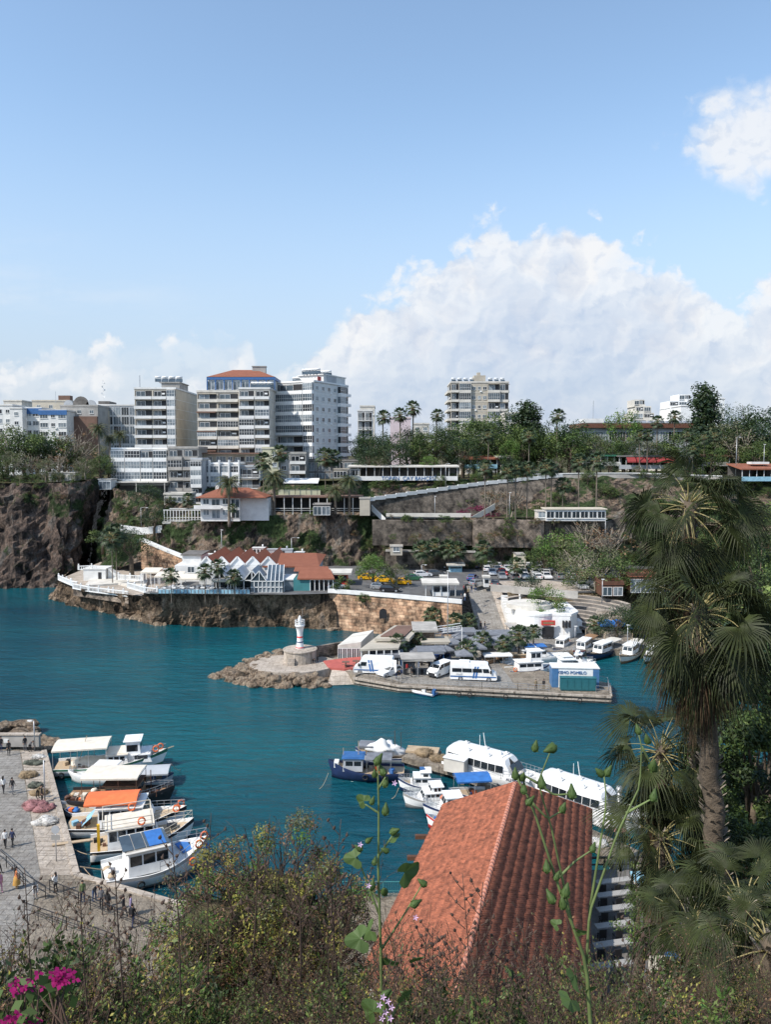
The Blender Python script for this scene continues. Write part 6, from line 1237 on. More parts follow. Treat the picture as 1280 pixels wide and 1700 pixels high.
for px,py,c,kd,rz,lab in[(702,957,'car_white','hatch',.15,'white car parked behind the ticket pavilion, left'),(687,963,'car_green','saloon',.1,'green car parked right of the taxis'),(724,955,'car_grey','hatch',.1,'grey car parked behind the ticket pavilion, right'),(632,978,'car_silver','hatch',-.3,'silver car under the light green tree on the wall'),(648,982,'car_black','hatch',-.2,'black car at the harbour wall behind the yellowish tree'),(785,963,'car_blue','hatch',1.2,'dark blue car driving at the top of the road'),(822,972,'car_grey','hatch',1.4,'dark grey car beside the guard booth'),(560,978,'car_white','saloon',.1,'white car at the left end of the harbour wall'),(795,972,'car_silver','hatch',.6,'silver car stopped beside the guard booth')]:
 spawn(c,kd,W(px,py,Z2+.01),rz,lab,'cars beside the harbour wall')
for px,py,lab in[(638,966,'left yellow taxi with its boot to the tree'),(668,970,'middle yellow taxi between the two trees'),(610,962,'yellow taxi half hidden behind the light green tree'),(563,965,'yellow taxi beside the red shop')]:
 o = spawn('taxi_yellow','saloon',W(px,py,Z2+.01),-.12,lab,'taxis')
for px,py,c,rz,lab in[(647,1120,'car_white',-2.4,'white car with its bonnet open behind the police van'),(707,1096,'car_white',-1.9,'white car under the canopy behind the small van'),(724,1092,'car_blue',-1.9,'dark blue car under the grey canopy'),(628,1098,'car_grey',0,'dark grey car behind the police van on the red paving side'),(740,1100,'car_blue',-1.7,'dark blue car beside the grey parasols')]:
 spawn(c,'hatch',W(px,py,Z1+.012),rz,lab,'cars on the quay')
def van(label,p,rz,L=5.9,Wd=2.0,H=2.55,col='white_paint',stripes=False,wins=3,name='van'):
 t = thing(name,label,'van',p,rz)
 pr = [(-L/2,.35),(-L/2+.03,H-.25),(-L/2+.2,H),(L/2-1.75,H),(L/2-1.35,H-.12),(L/2-.75,1.45),(L/2-.15,1.12),(L/2,.85),(L/2,.35),(L/2-.2,.25),(-L/2+.2,.25)]
 n = len(pr); m = MB()
 for s in(-1,1):
  for x,z in pr:m.v.append((x,s*(Wd/2-(.10 if z>1.3 else 0)*(z-1.3)),z))
 m.f.append(tuple(range(n))); m.f.append(tuple(range(n,2*n))[::-1])
 for k in range(n):q = (k+1)%n; m.f.append((k,n+k,n+q,q))
 m.m+=[0]*(n+2); m.sm+=[False]*(n+2); m.obj('body',M[col],t)
 def side(x0,x1,z0,z1,nm,mt,off=.014,tilt=0):
  for s in(-1,1):
   yy = lambda z:s*(Wd/2-(.10 if z>1.3 else 0)*(z-1.3)+off); m = MB(); f = [(x0,yy(z0),z0),(x1,yy(z0),z0),(x1+tilt,yy(z1),z1),(x0+tilt,yy(z1),z1)]; m.face(f if s<0 else f[::-1]); m.obj(nm,M[mt],t)
 if stripes:side(-L/2+.05,L/2-.1,.62,.82,'blue_stripe','blue_paint',.010)
 for k in range(wins):side(-L/2+.35+k*(L-2.5)/wins,-L/2+.35+(k+1)*(L-2.5)/wins-.12,1.42,1.98,'side_window','glass_dark')
 side(L/2-2.05,L/2-1.12,1.38,1.98,'cab_window','glass_dark',tilt=-.15)
 if stripes:
  for x in(-.15,.25):side(x,x+.26,.5,2.3,'slanted_stripe','blue_cloth' if x>0 else 'blue_paint',.02,.35)
 m = MB(); m.face([(L/2-.78,-Wd*.42,1.47),(L/2-.78,Wd*.42,1.47),(L/2-1.32,Wd*.38,H-.16),(L/2-1.32,-Wd*.38,H-.16)]); o = m.obj('windscreen',M['glass_dark'],t); o.location.x+=.03; o.location.z+=.02
 m = MB(); m.b(L/2-.03,L/2+.02,-.6,.6,.5,.85); m.obj('grille',M['dark'],t); m = MB(); m.b(L/2-.1,L/2+.06,-Wd*.48,Wd*.48,.3,.5); m.obj('bumper',M['dark'],t); m = MB(); m.b(-L/2-.02,-L/2-.005,-Wd*.4,Wd*.4,1.4,2.0); m.obj('rear_window',M['glass_dark'],t)
 for y in(-Wd*.4,Wd*.4):m = MB(); m.b(-.15,.05,-.17,.17,-.12,.12); m.obj('headlight',M['steel'],t,(L/2-.03,y,.95)); m = MB(); m.b(-.05,.2,-.12,.12,-.2,.2); m.obj('mirror',M['dark'],t,(L/2-1.0,y*1.42,1.55))
 for x in(-L*.27,L*.33):
  for y in(-Wd/2+.12,Wd/2-.12):wheel(t,x,y,.36,.24)
 return t
v1 = van('white police minibus with blue slanted stripes parked along the jetty railing',W(786,1128,Z1+.01),R(-7),7.2,2.1,2.75,stripes=True,wins=3,name='minibus'); v1['category'] = 'minibus'
m = MB(); m.b(-2.2,-.6,-.6,.6,0,.22); m.obj('roof_unit',M['white_wall'],v1,(0,0,2.75)); o = put(text_mesh('POLİS',.34,'white_paint'),'lettering',v1,(-2.2,-1.09,1.15)); o.rotation_euler = (math.pi/2,0,0)
v2 = van('white police van with blue stripes and opened rear doors behind the lighthouse',W(621,1117,Z1+.01),R(172),6.4,2.1,2.7,stripes=True,wins=0); v2['label'] = 'white police van with blue stripes parked nearest the red paving, facing left'
m = MB(); m.b(-.02,.02,-.5,.5,.5,2.5); o = m.obj('rear_door',M['white_paint'],v2,(-3.3,.95,0),1.2)
van('small white delivery van facing the camera left of the minibus',W(731,1120,Z1+.01),R(-128),4.9,1.85,2.0,wins=1)
# quay railings
def railing(label,pts,h=1.05,gap=1.5,mt='steel',name='railing',mids=(.55,),bars=0,w=.05):
 t = thing(name,label,'railing',pts[0]); O = Vector(pts[0]); P = [Vector(p)-O for p in pts]; m = MB(); ps = MB()
 for a,b in zip(P,P[1:]):
  L = (b-a).length; n = max(1,round(L/gap)); m.bar(a+Vector((0,0,h)),b+Vector((0,0,h)),w)
  for z in mids:m.bar(a+Vector((0,0,z)),b+Vector((0,0,z)),w*.7)
  for k in range(n+1):c = a.lerp(b,k/n); ps.bar(c,c+Vector((0,0,h)),w)
  if bars:
   for k in range(int(L/bars)):c = a.lerp(b,(k+.5)/int(L/bars)); m.bar(c+Vector((0,0,.1)),c+Vector((0,0,h)),w*.45)
 m.obj('rails',M[mt],t); ps.obj('posts',M[mt],t)
railing('grey railing along the curved quay edge below the police van',[W(588,1122,Z1),W(612,1126,Z1),W(640,1131,Z1),W(662,1135,Z1),W(668,1129,Z1)])
railing('grey railing along the jetty in front of the minibus and white cabin',[W(744,1140,Z1),W(800,1143,Z1),W(860,1146,Z1),W(912,1149,Z1)],mids=(.35,.7)); railing('grey railing round the outer end of the jetty',[W(990,1150,Z1),W(1012,1152,Z1),W(1009,1136,Z1),W(985,1133,Z1)])
# lamps, poles
def lamp(label,p,h,arm=1.0,rz=0.0,mt='steel',globe=False,group=None):
 t = thing('street_lamp',label,'street lamp',p,rz,group); m = MB(); m.tube([(0,0,0),(0,0,h*.5),(0,0,h)],[.09,.07,.05],8)
 if arm:m.tube([(0,0,h),(arm*.5,0,h+.12),(arm,0,h+.08)],.04,6)
 m.obj('pole',M[mt],t); m = MB()
 if globe:m.blob((arm,0,h+.1),.25,n=10,k=8,amp=0)
 else:m.box((arm+.1,0,h+.04),(.6,.22,.12)); m.lathe([(.12,h-.06),(.2,h-.02)],(arm+.1,0,0),8)
 m.obj('lamp_head',M['white_wall'],t)
for px,yb,yt,z,arm,lab in[(743,1082,948,Z1,0,'very tall thin lamp mast in front of the harbour wall'),(700,955,938,Z2,.8,'lamp with a white head at the back of the car park'),(955,1070,1040,Z1,0,'short lamp post before the white arched building'),(1042,1078,1038,Z1,0,'lamp post beside the blue parasols'),(1000,1002,962,Z2,0,'lamp post between the pale trees')]:
 b = W(px,yb,z); lamp(lab,b,D(px,yt,b.y).z-z,arm)
for px,yb,yt,Y,arm,lab in[(234,878,843,202,1.5,'curved lamp post at the bend of the cliff road'),(484,935,893,190,1.6,'lamp post rising behind the red restaurant roofs'),(368,935,880,188,0,'thin lamp post against the warm cliff'),(722,862,824,200,0,'slim lamp post before the ramp wall'),(740,808,770,214,.8,'tall lamp post in the middle of the hillside'),(846,868,818,197,0,'lamp post with a white box between the palms'),(1222,792,726,216,.8,'tall lamp post near the red roofed cafe'),(1268,792,738,216,0,'plain tall post at the right behind the cafe'),(1005,905,862,192,0,'slim pale post under the white pavilion')]:
 b = D(px,yb,Y); lamp(lab,b,D(px,yt,Y).z-b.z,arm,math.pi if arm==1.5 and False else 0)
b = W(57,1246,Z1); lamp('lamp with a white hood at the far end of the left quay',b,D(57,1197,b.y).z-Z1,-.55)
for px,yb,yt,lab in[(74,1332,1262,'plain steel pole at the left quay edge, far one')]:
 b = W(px,yb,Z1); m = MB(); m.tube([(0,0,0),(0,0,D(px,yt,b.y).z-Z1)],.06,6); tag(m.obj('pole',M['steel'],None,b),lab,'pole')
b = W(93,1430,Z1); h = D(93,1380,b.y).z-Z1; t = thing('sign_post','steel post with a round plate and a small board on the left quay edge','sign',b); m = MB(); m.tube([(0,0,0),(0,0,h)],.045,6); m.obj('post',M['steel'],t); m = MB(); m.tube([(0,-.05,h+.15),(0,0,h+.15)],.36,14); m.obj('plate',M['greyblue_wall'],t); m = MB(); m.b(-.35,.35,-.06,0,h-.75,h-.3); m.obj('board',M['grey_wall'],t)
# low wall at the end of the left quay
t = thing('low_wall','low concrete wall across the far end of the left quay','wall',W(-60,1240,Z1)); w = W(64,1240,Z1).x-W(-60,1240,Z1).x; m = MB(); m.b(0,w,0,.5,0,1.4); m.obj('wall',M['concrete'],t); m = MB(); m.b(-.1,w+.1,-.1,.6,1.41,1.55); m.obj('coping',M['pale_paving'],t); m = MB(); m.b(w-4.2,w-3.6,-.03,0,.5,1.0); m.obj('plaque',M['white_wall'],t)
# ---------------- boats ----------------
def hull_mesh(L,B,H,rise=.9,draft=.35,mats=('white_paint','navy','palewood'),transom=.82,sharp=2.0,rub=True,cover=False):
 m = MB(); n = 16; sec = []
 for i in range(n+1):
  t = i/n; x = -L/2+L*t; w = B/2*(transom+(1-transom)*min(1,t/.35))*(1-max(0,(t-.45)/.55)**sharp)if t<1 else.02
  w = max(w,.03); sh = H*(.86+.10*(1-t)**2)+rise*max(0,(t-.3)/.7)**2; xb = x-(.0 if t<.8 else(t-.8)/.2*L*.045)
  sec.append([(xb,0,-draft*(1-t**4)),(xb,w*.62,-draft*.35),(xb+0,w*.86,sh*.30),(x,w,sh*.82),(x+.0,w*1.0,sh),(x,max(w-.09,.01),sh),(x,max(w-.10,.01),sh-.28),(x,0,sh-.24)])
 k = len(sec[0]); base = 0
 for s in(1,-1):
  b0 = len(m.v)
  for q in sec:
   for p in q:m.v.append((p[0],p[1]*s,p[2]))
  for i in range(n):
   for j in range(k-1):
    mi = 1 if(j==3 and rub)or j==0 or j==1 else(2 if j>=6 else(0 if j<5 else 0)); a = b0+i*k+j; f = (a,a+k,a+k+1,a+1)
    m.f.append(f if s>0 else f[::-1]); m.m.append(mi); m.sm.append(j<3)
  f = tuple(b0+j for j in range(k-1)); m.f.append(f if s>0 else f[::-1]); m.m.append(0); m.sm.append(False)
 return m.mesh('hull',[M[x]for x in mats])
def ring(m,c,r=.3,ax='y',mi=0):
 P = [(c[0]+r*math.cos(6.2832*k/12),c[1],c[2]+r*math.sin(6.2832*k/12))for k in range(13)]if ax=='y' else[(c[0],c[1]+r*math.cos(6.2832*k/12),c[2]+r*math.sin(6.2832*k/12))for k in range(13)]
 m.tube(P,.075,6,mi,cap=False)
def cabin(t,x0,x1,w,z0,z1,mt='white_paint',win=3,roof='white_paint',over=.2,rake=.25,name='cabin',front=True,wh=.45,wz=None,gap=.12):
 m = MB(); i = len(m.v); x1t = x1-rake
 for z,xa,xb,ww in((z0,x0,x1,w),(z1,x0+.05,x1t,w*.88)):
  for x,y in((xa,-ww/2),(xb,-ww/2),(xb,ww/2),(xa,ww/2)):m.v.append((x,y,z))
 for f in((0,1,5,4),(1,2,6,5),(2,3,7,6),(3,0,4,7),(4,5,6,7)):m.f.append(f); m.m.append(0); m.sm.append(False)
 o = m.obj(name,M[mt],t); m = MB(); m.b(x0-over,x1t+over,-w*.46-over*.6,w*.46+over*.6,z1+.003,z1+.09); m.b(x0-over+.15,x1t+over-.25,-w*.40,w*.40,z1+.091,z1+.14); m.obj('roof',M[roof],t)
 H = z1-z0; wz = wz if wz is not None else z0+H*.45; Lc = x1-x0
 for s in(-1,1):
  for k in range(win):
   a = x0+.15+k*(Lc-.3-rake*.6)/win; b = a+(Lc-.3-rake*.6)/win-gap; f = []
   for x,z in((a,wz),(b,wz),(b,wz+wh),(a,wz+wh)):f.append((x,s*((w+(w*.88-w)*(z-z0)/H)/2+.012),z))
   m = MB(); m.face(f if s<0 else f[::-1]); m.obj('window',M['glass_dark'],t)
 if front:
  for k in(-1,1):
   m = MB(); f = []
   for y,z in((.04,wz),(w*.42,wz),(w*.38,wz+wh),(.04,wz+wh)):x = x1-rake*(z-z0)/H+.012; f.append((x,y*k,z))
   m.face(f if k>0 else f[::-1]); m.obj('windscreen',M['glass_dark'],t)
 return o
def rail(t,pts,h=.55,mt='steel',w=.035,name='rail'):
 m = MB(); P = [Vector(p)for p in pts]
 for a,b in zip(P,P[1:]):m.bar(a+Vector((0,0,h)),b+Vector((0,0,h)),w); m.bar(a,a+Vector((0,0,h)),w); m.bar(a+Vector((0,0,h*.5)),b+Vector((0,0,h*.5)),w*.6)
 m.bar(P[-1],P[-1]+Vector((0,0,h)),w); m.obj(name,M[mt],t)
def bowrail(t,L,B,z,h=.6,t0=.55,mt='steel'):
 pts = []
 for s in(1,-1):
  seq = [t0+(.985-t0)*k/6 for k in range(7)]
  if s<0:seq = seq[::-1]
  for q in seq:w = B/2*(1-max(0,(q-.45)/.55)**2.0)-.12; pts.append((-L/2+L*q,s*max(w,.02),z(q)))
 rail(t,pts,h,mt)
def canopy(t,x0,x1,w,z,zb,mt='cream_cloth',arch=.18,posts=3,poles='steel',sag=0.0,ribs=0):
 m = MB(); n = 6; nx = 8
 for i in range(nx):
  for j in range(n):
   P = []
   for a,b in((i,j),(i+1,j),(i+1,j+1),(i,j+1)):y = -w/2+w*b/n; P.append((x0+(x1-x0)*a/nx,y,z+arch*(1-(2*b/n-1)**2)-sag*math.sin(math.pi*(a%2)/2)))
   m.face(P,0,True)
 for s in(-1,1):f = [(x0,s*w/2,z),(x1,s*w/2,z),(x1,s*w/2,z-.16),(x0,s*w/2,z-.16)]; m.face(f)
 m.face([(x1,-w/2,z),(x1,w/2,z),(x1,w/2,z-.12),(x1,-w/2,z-.12)]); m.face([(x0,-w/2,z),(x0,w/2,z),(x0,w/2,z-.12),(x0,-w/2,z-.12)])
 m.obj('canopy',M[mt],t); m = MB()
 for k in range(posts):
  x = x0+.12+(x1-x0-.24)*k/(posts-1)
  for y in(-w/2+.05,w/2-.05):m.bar((x,y,zb),(x,y,z),.05)
  m.bar((x,-w/2,z-.02),(x,w/2,z-.02),.04)
 m.obj('canopy_frame',M[poles],t)
def clutter(t,x0,x1,w,z,seed,n=10,mts=('darkwood','blue_cloth','orange_cloth','rubber','grey_cloth','palewood')):
 r = random.Random(seed)
 for k in range(n):
  m = MB(); x,y = r.uniform(x0,x1),r.uniform(-w/2,w/2); s = r.uniform(.25,.6)
  if r.random()<.5:m.box((0,0,s*.4),(s,s*.8,s*.8),0,r.uniform(0,3)); nm = 'crate'
  else:m.blob((0,0,s*.25),s*.6,n=8,k=5,amp=.2,seed=k,sc_=(1,1,.55)); nm = 'net_pile'
  m.obj(nm,M[r.choice(mts)],t,(x,y,z))
def lifebuoys(t,pts,ax='y'):
 for p in pts:m = MB(); ring(m,(0,0,0),.30,ax); m.obj('lifebuoy',M['orange_cloth'],t,p)
def tyres(t,pts):
 for p in pts:m = MB(); ring(m,(0,0,0),.27,'y'); m.obj('tyre_fender',M['rubber'],t,p)
def boat(label,stern,bow,B,H,group,rise=.9,mats=('white_paint','navy','palewood'),name='fishing_boat',cat='boat',draft=.35,L=None,**kw):
 s,b = W(*stern,0),W(*bow,0); d = b-s; L = L or d.length; c = (s+b)/2; t = thing(name,label,cat,(c.x,c.y,0),math.atan2(d.y,d.x),group)
 put(hull_mesh(L,B,H,rise,draft,mats,**kw),'hull',t)
 if group==GL:t.scale = (1,1.16,1.06)
 sh = lambda q:H*(.86+.10*(1-q)**2)+rise*max(0,(q-.3)/.7)**2
 return t,L,B,sh
GL = 'boats moored along the left quay'
# 1 green hull, cream canopy
t,L,B,sh = boat('green hulled boat with a long cream canopy and white wheelhouse, farthest along the quay',(92,1286),(278,1272),3.5,1.2,GL,1.0,('white_paint','green_paint','palewood'))
canopy(t,-L*.50,-L*.02,3.2,3.2,1.1,'cream_cloth',.2,4); cabin(t,-L*.03,L*.16,2.5,1.0,2.1,win=3,roof='cream_cloth'); cabin(t,L*.13,L*.27,1.9,1.15,3.35,win=1,wh=.7,wz=2.3,rake=.15); cabin(t,L*.2,L*.37,2.2,1.1,1.9,win=1,rake=.4,front=False)
bowrail(t,L,B,sh,.55,.62); clutter(t,-L*.45,-L*.1,2,.85,1,8); lifebuoys(t,[(L*.44,-.25,2.4),(L*.40,-.6,2.3)]); tyres(t,[(-L*.42,-1.72,.6),(-L*.3,-1.75,.6),(-L*.1,-1.78,.6)])
m = MB(); m.bar((-L*.3,0,1),(-L*.22,0,4.0),.06); m.bar((L*.47,0,1.9),(L*.56,0,2.2),.08); m.obj('mast',M['palewood'],t)
# 2 covered inflatable
t,L,B,sh = boat('inflatable tender under a cream cover between the green boat and the white launch',(118,1281),(197,1277),1.9,.62,GL,.3,('cream_cloth','cream_cloth','cream_cloth'),'inflatable_tender',rub=False)
m = MB(); m.tube([(-L*.48,0,.55),(-L*.2,0,.8),(L*.25,0,.85),(L*.47,0,.75)],[.6,.85,.7,.2],10); m.obj('cover',M['cream_cloth'],t)
# 3 white launch bow to the quay
t,L,B,sh = boat('white fibreglass launch with a windscreen, bow pointing at the quay',(236,1300),(113,1296),2.5,.95,GL,.35,('white_paint','white_paint','white_wall'),'motor_launch',sharp=2.6)
cabin(t,L*.0,L*.3,1.7,.8,1.25,win=0,rake=.9,front=False); m = MB(); m.face([(L*.02,-.8,1.2),(L*.02,.8,1.2),(-L*.04,.7,1.75),(-L*.04,-.7,1.75)]); m.obj('windscreen',M['glass_dark'],t); rail(t,[(L*.1,-.9,1.0),(L*.4,-.4,1.1),(L*.48,0,1.15),(L*.4,.4,1.1),(L*.1,.9,1.0)],.4)
m = MB(); m.box((-L*.02,0,1.9),(2.6,2.0,.08)); m.bar((-L*.1,-.9,.9),(-L*.1,-.9,1.9),.05); m.bar((L*.06,-.9,.9),(L*.06,-.9,1.9),.05); m.bar((-L*.1,.9,.9),(-L*.1,.9,1.9),.05); m.obj('bimini',M['white_wall'],t)
m = MB(); m.box((0,0,0),(1.7,1.0,.1),0,.1); m.obj('solar_panel',M['blue_cloth'],t,(-L*.30,0,1.35)); clutter(t,-L*.4,-L*.15,1.4,.7,2,5)
# 4 grey awning boat
t,L,B,sh = boat('low boat wholly covered by a grey awning, bow out to the harbour',(212,1304),(288,1300),2.2,.8,GL,.5,('greyblue_wall','navy','palewood'))
canopy(t,-L*.5,L*.42,2.3,1.55,.7,'greyblue_wall',.25,4); clutter(t,-L*.3,L*.3,1.3,.6,3,5)
# 5 cream canopy, brown cabin, black hull
t,L,B,sh = boat('dark hulled boat with a cream canopy over a brown wooden cabin',(112,1336),(290,1334),3.4,1.15,GL,.9,('dark','dark','wood'))
canopy(t,-L*.32,L*.20,3.0,3.25,1.0,'cream_cloth',.15,4,'darkwood'); cabin(t,-L*.12,L*.2,2.3,.95,2.3,'wood',4,'darkwood'); clutter(t,-L*.48,-L*.2,2.4,.85,4,16,('orange_cloth','palewood','cream_cloth','darkwood','rubber')); clutter(t,L*.22,L*.40,1.6,1.1,5,9,('rubber','darkwood','dark')); bowrail(t,L,B,sh,.5,.7); m = MB(); m.bar((L*.28,0,1),(L*.28,0,3.4),.07); m.obj('mast',M['darkwood'],t)
# 6 small blue bow to quay
t,L,B,sh = boat('small open blue and white rowing boat with its bow to the quay',(158,1358),(98,1350),1.9,.75,GL,.6,('greyblue_wall','navy','palewood'),'rowing_boat'); clutter(t,-L*.3,L*.2,1.0,.5,6,4,('blue_cloth','blue_cloth','red_paint','orange_cloth'))
# 7 orange canopy
t,L,B,sh = boat('white cabin boat with a bright orange canopy roof',(112,1386),(310,1374),3.5,1.3,GL,1.0,('white_paint','dark','palewood'))
cabin(t,-L*.22,L*.22,2.7,1.1,2.75,win=4,roof='white_paint',rake=.9,wh=.7); canopy(t,-L*.33,L*.10,2.6,3.25,2.7,'orange_cloth',.35,3); clutter(t,-L*.45,-L*.26,2,.9,7,7,('lightblue','blue_cloth','darkwood','white_paint')); bowrail(t,L,B,sh,.6,.6); lifebuoys(t,[(L*.42,-.5,2.1),(L*.45,.3,2.2)])
m = MB(); m.b(-.5,.5,-.35,.35,0,.16); m.obj('hatch',M['dark'],t,(L*.02,0,2.95)); m = MB(); m.face([(-L*.36,-1,1.2),(-L*.36,1,1.2),(-L*.28,1,1.95),(-L*.28,-1,1.95)]); m.obj('wind_screen',M['lightblue'],t)
# 8 two-deck white
t,L,B,sh = boat('white two level tour boat with railed sun deck and pale foredeck ring rail',(150,1425),(322,1396),3.7,1.35,GL,1.0,('white_paint','dark','palewood'))
cabin(t,-L*.34,L*.16,2.9,1.1,2.75,win=5,roof='cream_cloth',rake=.7,wh=.8); rail(t,[(-L*.38,-1.4,2.9),(L*.08,-1.4,2.9),(L*.08,1.4,2.9),(-L*.38,1.4,2.9),(-L*.38,-1.4,2.9)],.75,'cream_wall',.06); bowrail(t,L,B,sh,.7,.5,'cream_wall'); lifebuoys(t,[(-L*.02,-1.48,3.3),(-L*.1,1.3,3.3),(L*.05,-1.5,1.9)])
m = MB(); m.b(-.12,.12,-.12,.12,0,2.6); m.obj('corner_post',M['yellow_paint'],t,(-L*.42,-1.3,.9)); clutter(t,-L*.46,-L*.36,2,1,8,5); m = MB(); m.b(-.45,.45,-.3,.3,0,.14); m.obj('hatch',M['dark'],t,(L*.28,0,1.72)); m = MB(); m.bar((-L*.5,.8,1.2),(-L*.5-3.2,.9,1.25),.35,.07); m.obj('gangplank',M['palewood'],t)
# 9 nearest: big white with blue solar roof
t,L,B,sh = boat('large white boat with blue covers on roof and foredeck, nearest along the quay',(172,1474),(346,1432),4.0,1.45,GL,1.1,('white_paint','grey_wall','white_wall'))
cabin(t,-L*.30,L*.14,3.1,1.2,3.0,win=3,roof='offwhite',rake=.6,wh=.75); m = MB(); m.b(0,L*.16,-1.2,1.2,0,.07); m.obj('roof_cover',M['blue_cloth'],t,(-L*.10,0,3.17)); m = MB()
for k in range(4):m.b(k*.95,k*.95+.85,-1.2,1.2,0,.06)
m.obj('solar_panel',M['glass'],t,(-L*.34,0,3.17));
for k,(x,y)in enumerate([(L*.22,.4),(L*.34,.1)]):m = MB(); m.b(0,1.4,-.8,.8,0,.12); m.obj('deck_cover',M['blue_cloth'],t,(x,y,sh(.7)-.1),.2)
bowrail(t,L,B,sh,.75,.48); lifebuoys(t,[(L*.38,-.9,2.3),(L*.45,-.3,2.6),(L*.30,-1.5,1.3)]); clutter(t,-L*.47,-L*.34,2.4,1.1,9,6,('white_paint','palewood','grey_cloth')); tyres(t,[(-L*.2,-2.02,.7),(L*.05,-2.04,.7)])
m = MB(); m.bar((-L*.49,-1,.9),(-L*.49-1.8,-1,1.6),.06); m.bar((-L*.49,1,.9),(-L*.49-1.8,1,1.6),.06); m.obj('stern_davit',M['palewood'],t)
GM = 'boats round the middle pier'
t,L,B,sh = boat('dark blue wooden fishing boat with a blue and white wheelhouse, lying left of the pier',(671,1292),(545,1290),3.3,1.15,GM,1.1,('navy','navy','palewood'))
cabin(t,L*.04,L*.30,2.1,1.1,2.5,'greyblue_wall',2,'blue_paint',wh=.5,rake=.1); canopy(t,-L*.34,-L*.0,2.2,2.5,1.0,'grey_cloth',.1,3); clutter(t,-L*.42,L*.05,1.8,.85,10,12); tyres(t,[(-L*.25,1.68,.7),(0,1.7,.75),(-L*.25,-1.68,.7),(L*.1,-1.68,.8)]); m = MB(); m.bar((L*.1,0,2),(L*.1,0,4.2),.07); m.bar((L*.3,0,1.4),(L*.3,0,3.4),.06); m.obj('mast',M['palewood'],t); m = MB(); m.b(L*.36,L*.42,-.5,.5,1.3,1.9); m.obj('winch_box',M['white_paint'],t)
t,L,B,sh = boat('fishing boat heaped with a white tarpaulin behind the dark blue one',(672,1266),(590,1262),2.9,1.0,GM,.8,('greyblue_wall','navy','palewood'))
m = MB(); m.blob((-L*.1,0,1.4),1.25,n=22,k=14,amp=.5,seed=4,sc_=(1.3,.9,.8)); m.obj('tarpaulin',M['white_wall'],t); canopy(t,L*.12,L*.42,2.0,2.1,.8,'grey_cloth',.1,2); m = MB(); m.bar((-L*.3,0,1),(-L*.3,0,3.8),.06); m.bar((-L*.42,-.3,1),(-L*.42,-.3,3.5),.05); m.obj('mast',M['darkwood'],t)
t,L,B,sh = boat('small white cabin boat with a blue roof box, left side of the pier',(733,1312),(661,1312),2.3,.95,GM,.6,('white_paint','navy','palewood')); cabin(t,-L*.2,L*.22,1.6,.8,1.65,win=2,rake=.5,wh=.3); cabin(t,-L*.22,L*.02,1.4,1.4,2.2,win=1,rake=.3,wh=.3); bowrail(t,L,B,sh,.45,.6); m = MB(); m.b(-.25,.25,-.2,.2,0,.2); m.obj('roof_box',M['blue_paint'],t,(-L*.05,0,2.32)); tyres(t,[(L*.1,-1.2,.6),(-L*.2,-1.2,.5)])
t,L,B,sh = boat('white cabin cruiser with a long pointed bow, second on the left side of the pier',(752,1334),(669,1340),2.5,1.0,GM,.7,('white_paint','grey_wall','white_wall')); cabin(t,-L*.22,L*.18,1.8,.85,1.55,win=3,rake=.6,wh=.3); cabin(t,-L*.25,L*.0,1.6,1.4,2.15,win=2,rake=.4,wh=.35); bowrail(t,L,B,sh,.5,.55)
t,L,B,sh = boat('white boat shaded by a blue tarpaulin roof near the tour boat',(818,1326),(745,1330),2.4,.95,GM,.6,('white_paint','navy','palewood')); canopy(t,-L*.42,L*.36,2.4,2.5,.8,'blue_cloth',.25,3); clutter(t,-L*.3,L*.2,1.3,.7,12,6)
t,L,B,sh = boat('white boat with a glazed wheelhouse and lifebuoys beyond the roof ridge',(800,1352),(702,1358),2.6,1.0,GM,.7,('white_paint','navy','white_wall')); cabin(t,-L*.12,L*.2,1.8,.9,2.2,win=2,rake=.5,wh=.55); bowrail(t,L,B,sh,.5,.6); clutter(t,-L*.45,-L*.15,1.6,.7,13,5); lifebuoys(t,[(-L*.1,-.98,1.8),(L*.12,-.9,1.5)])
t,L,B,sh = boat('small boat with a red and blue striped bow beside the tiled roof',(775,1376),(708,1374),2.1,.85,GM,.7,('white_paint','red_paint','palewood')); cabin(t,-L*.1,L*.15,1.2,.7,1.5,win=1,wh=.35); clutter(t,L*.1,L*.35,.8,.8,14,3,('red_paint','blue_cloth'))
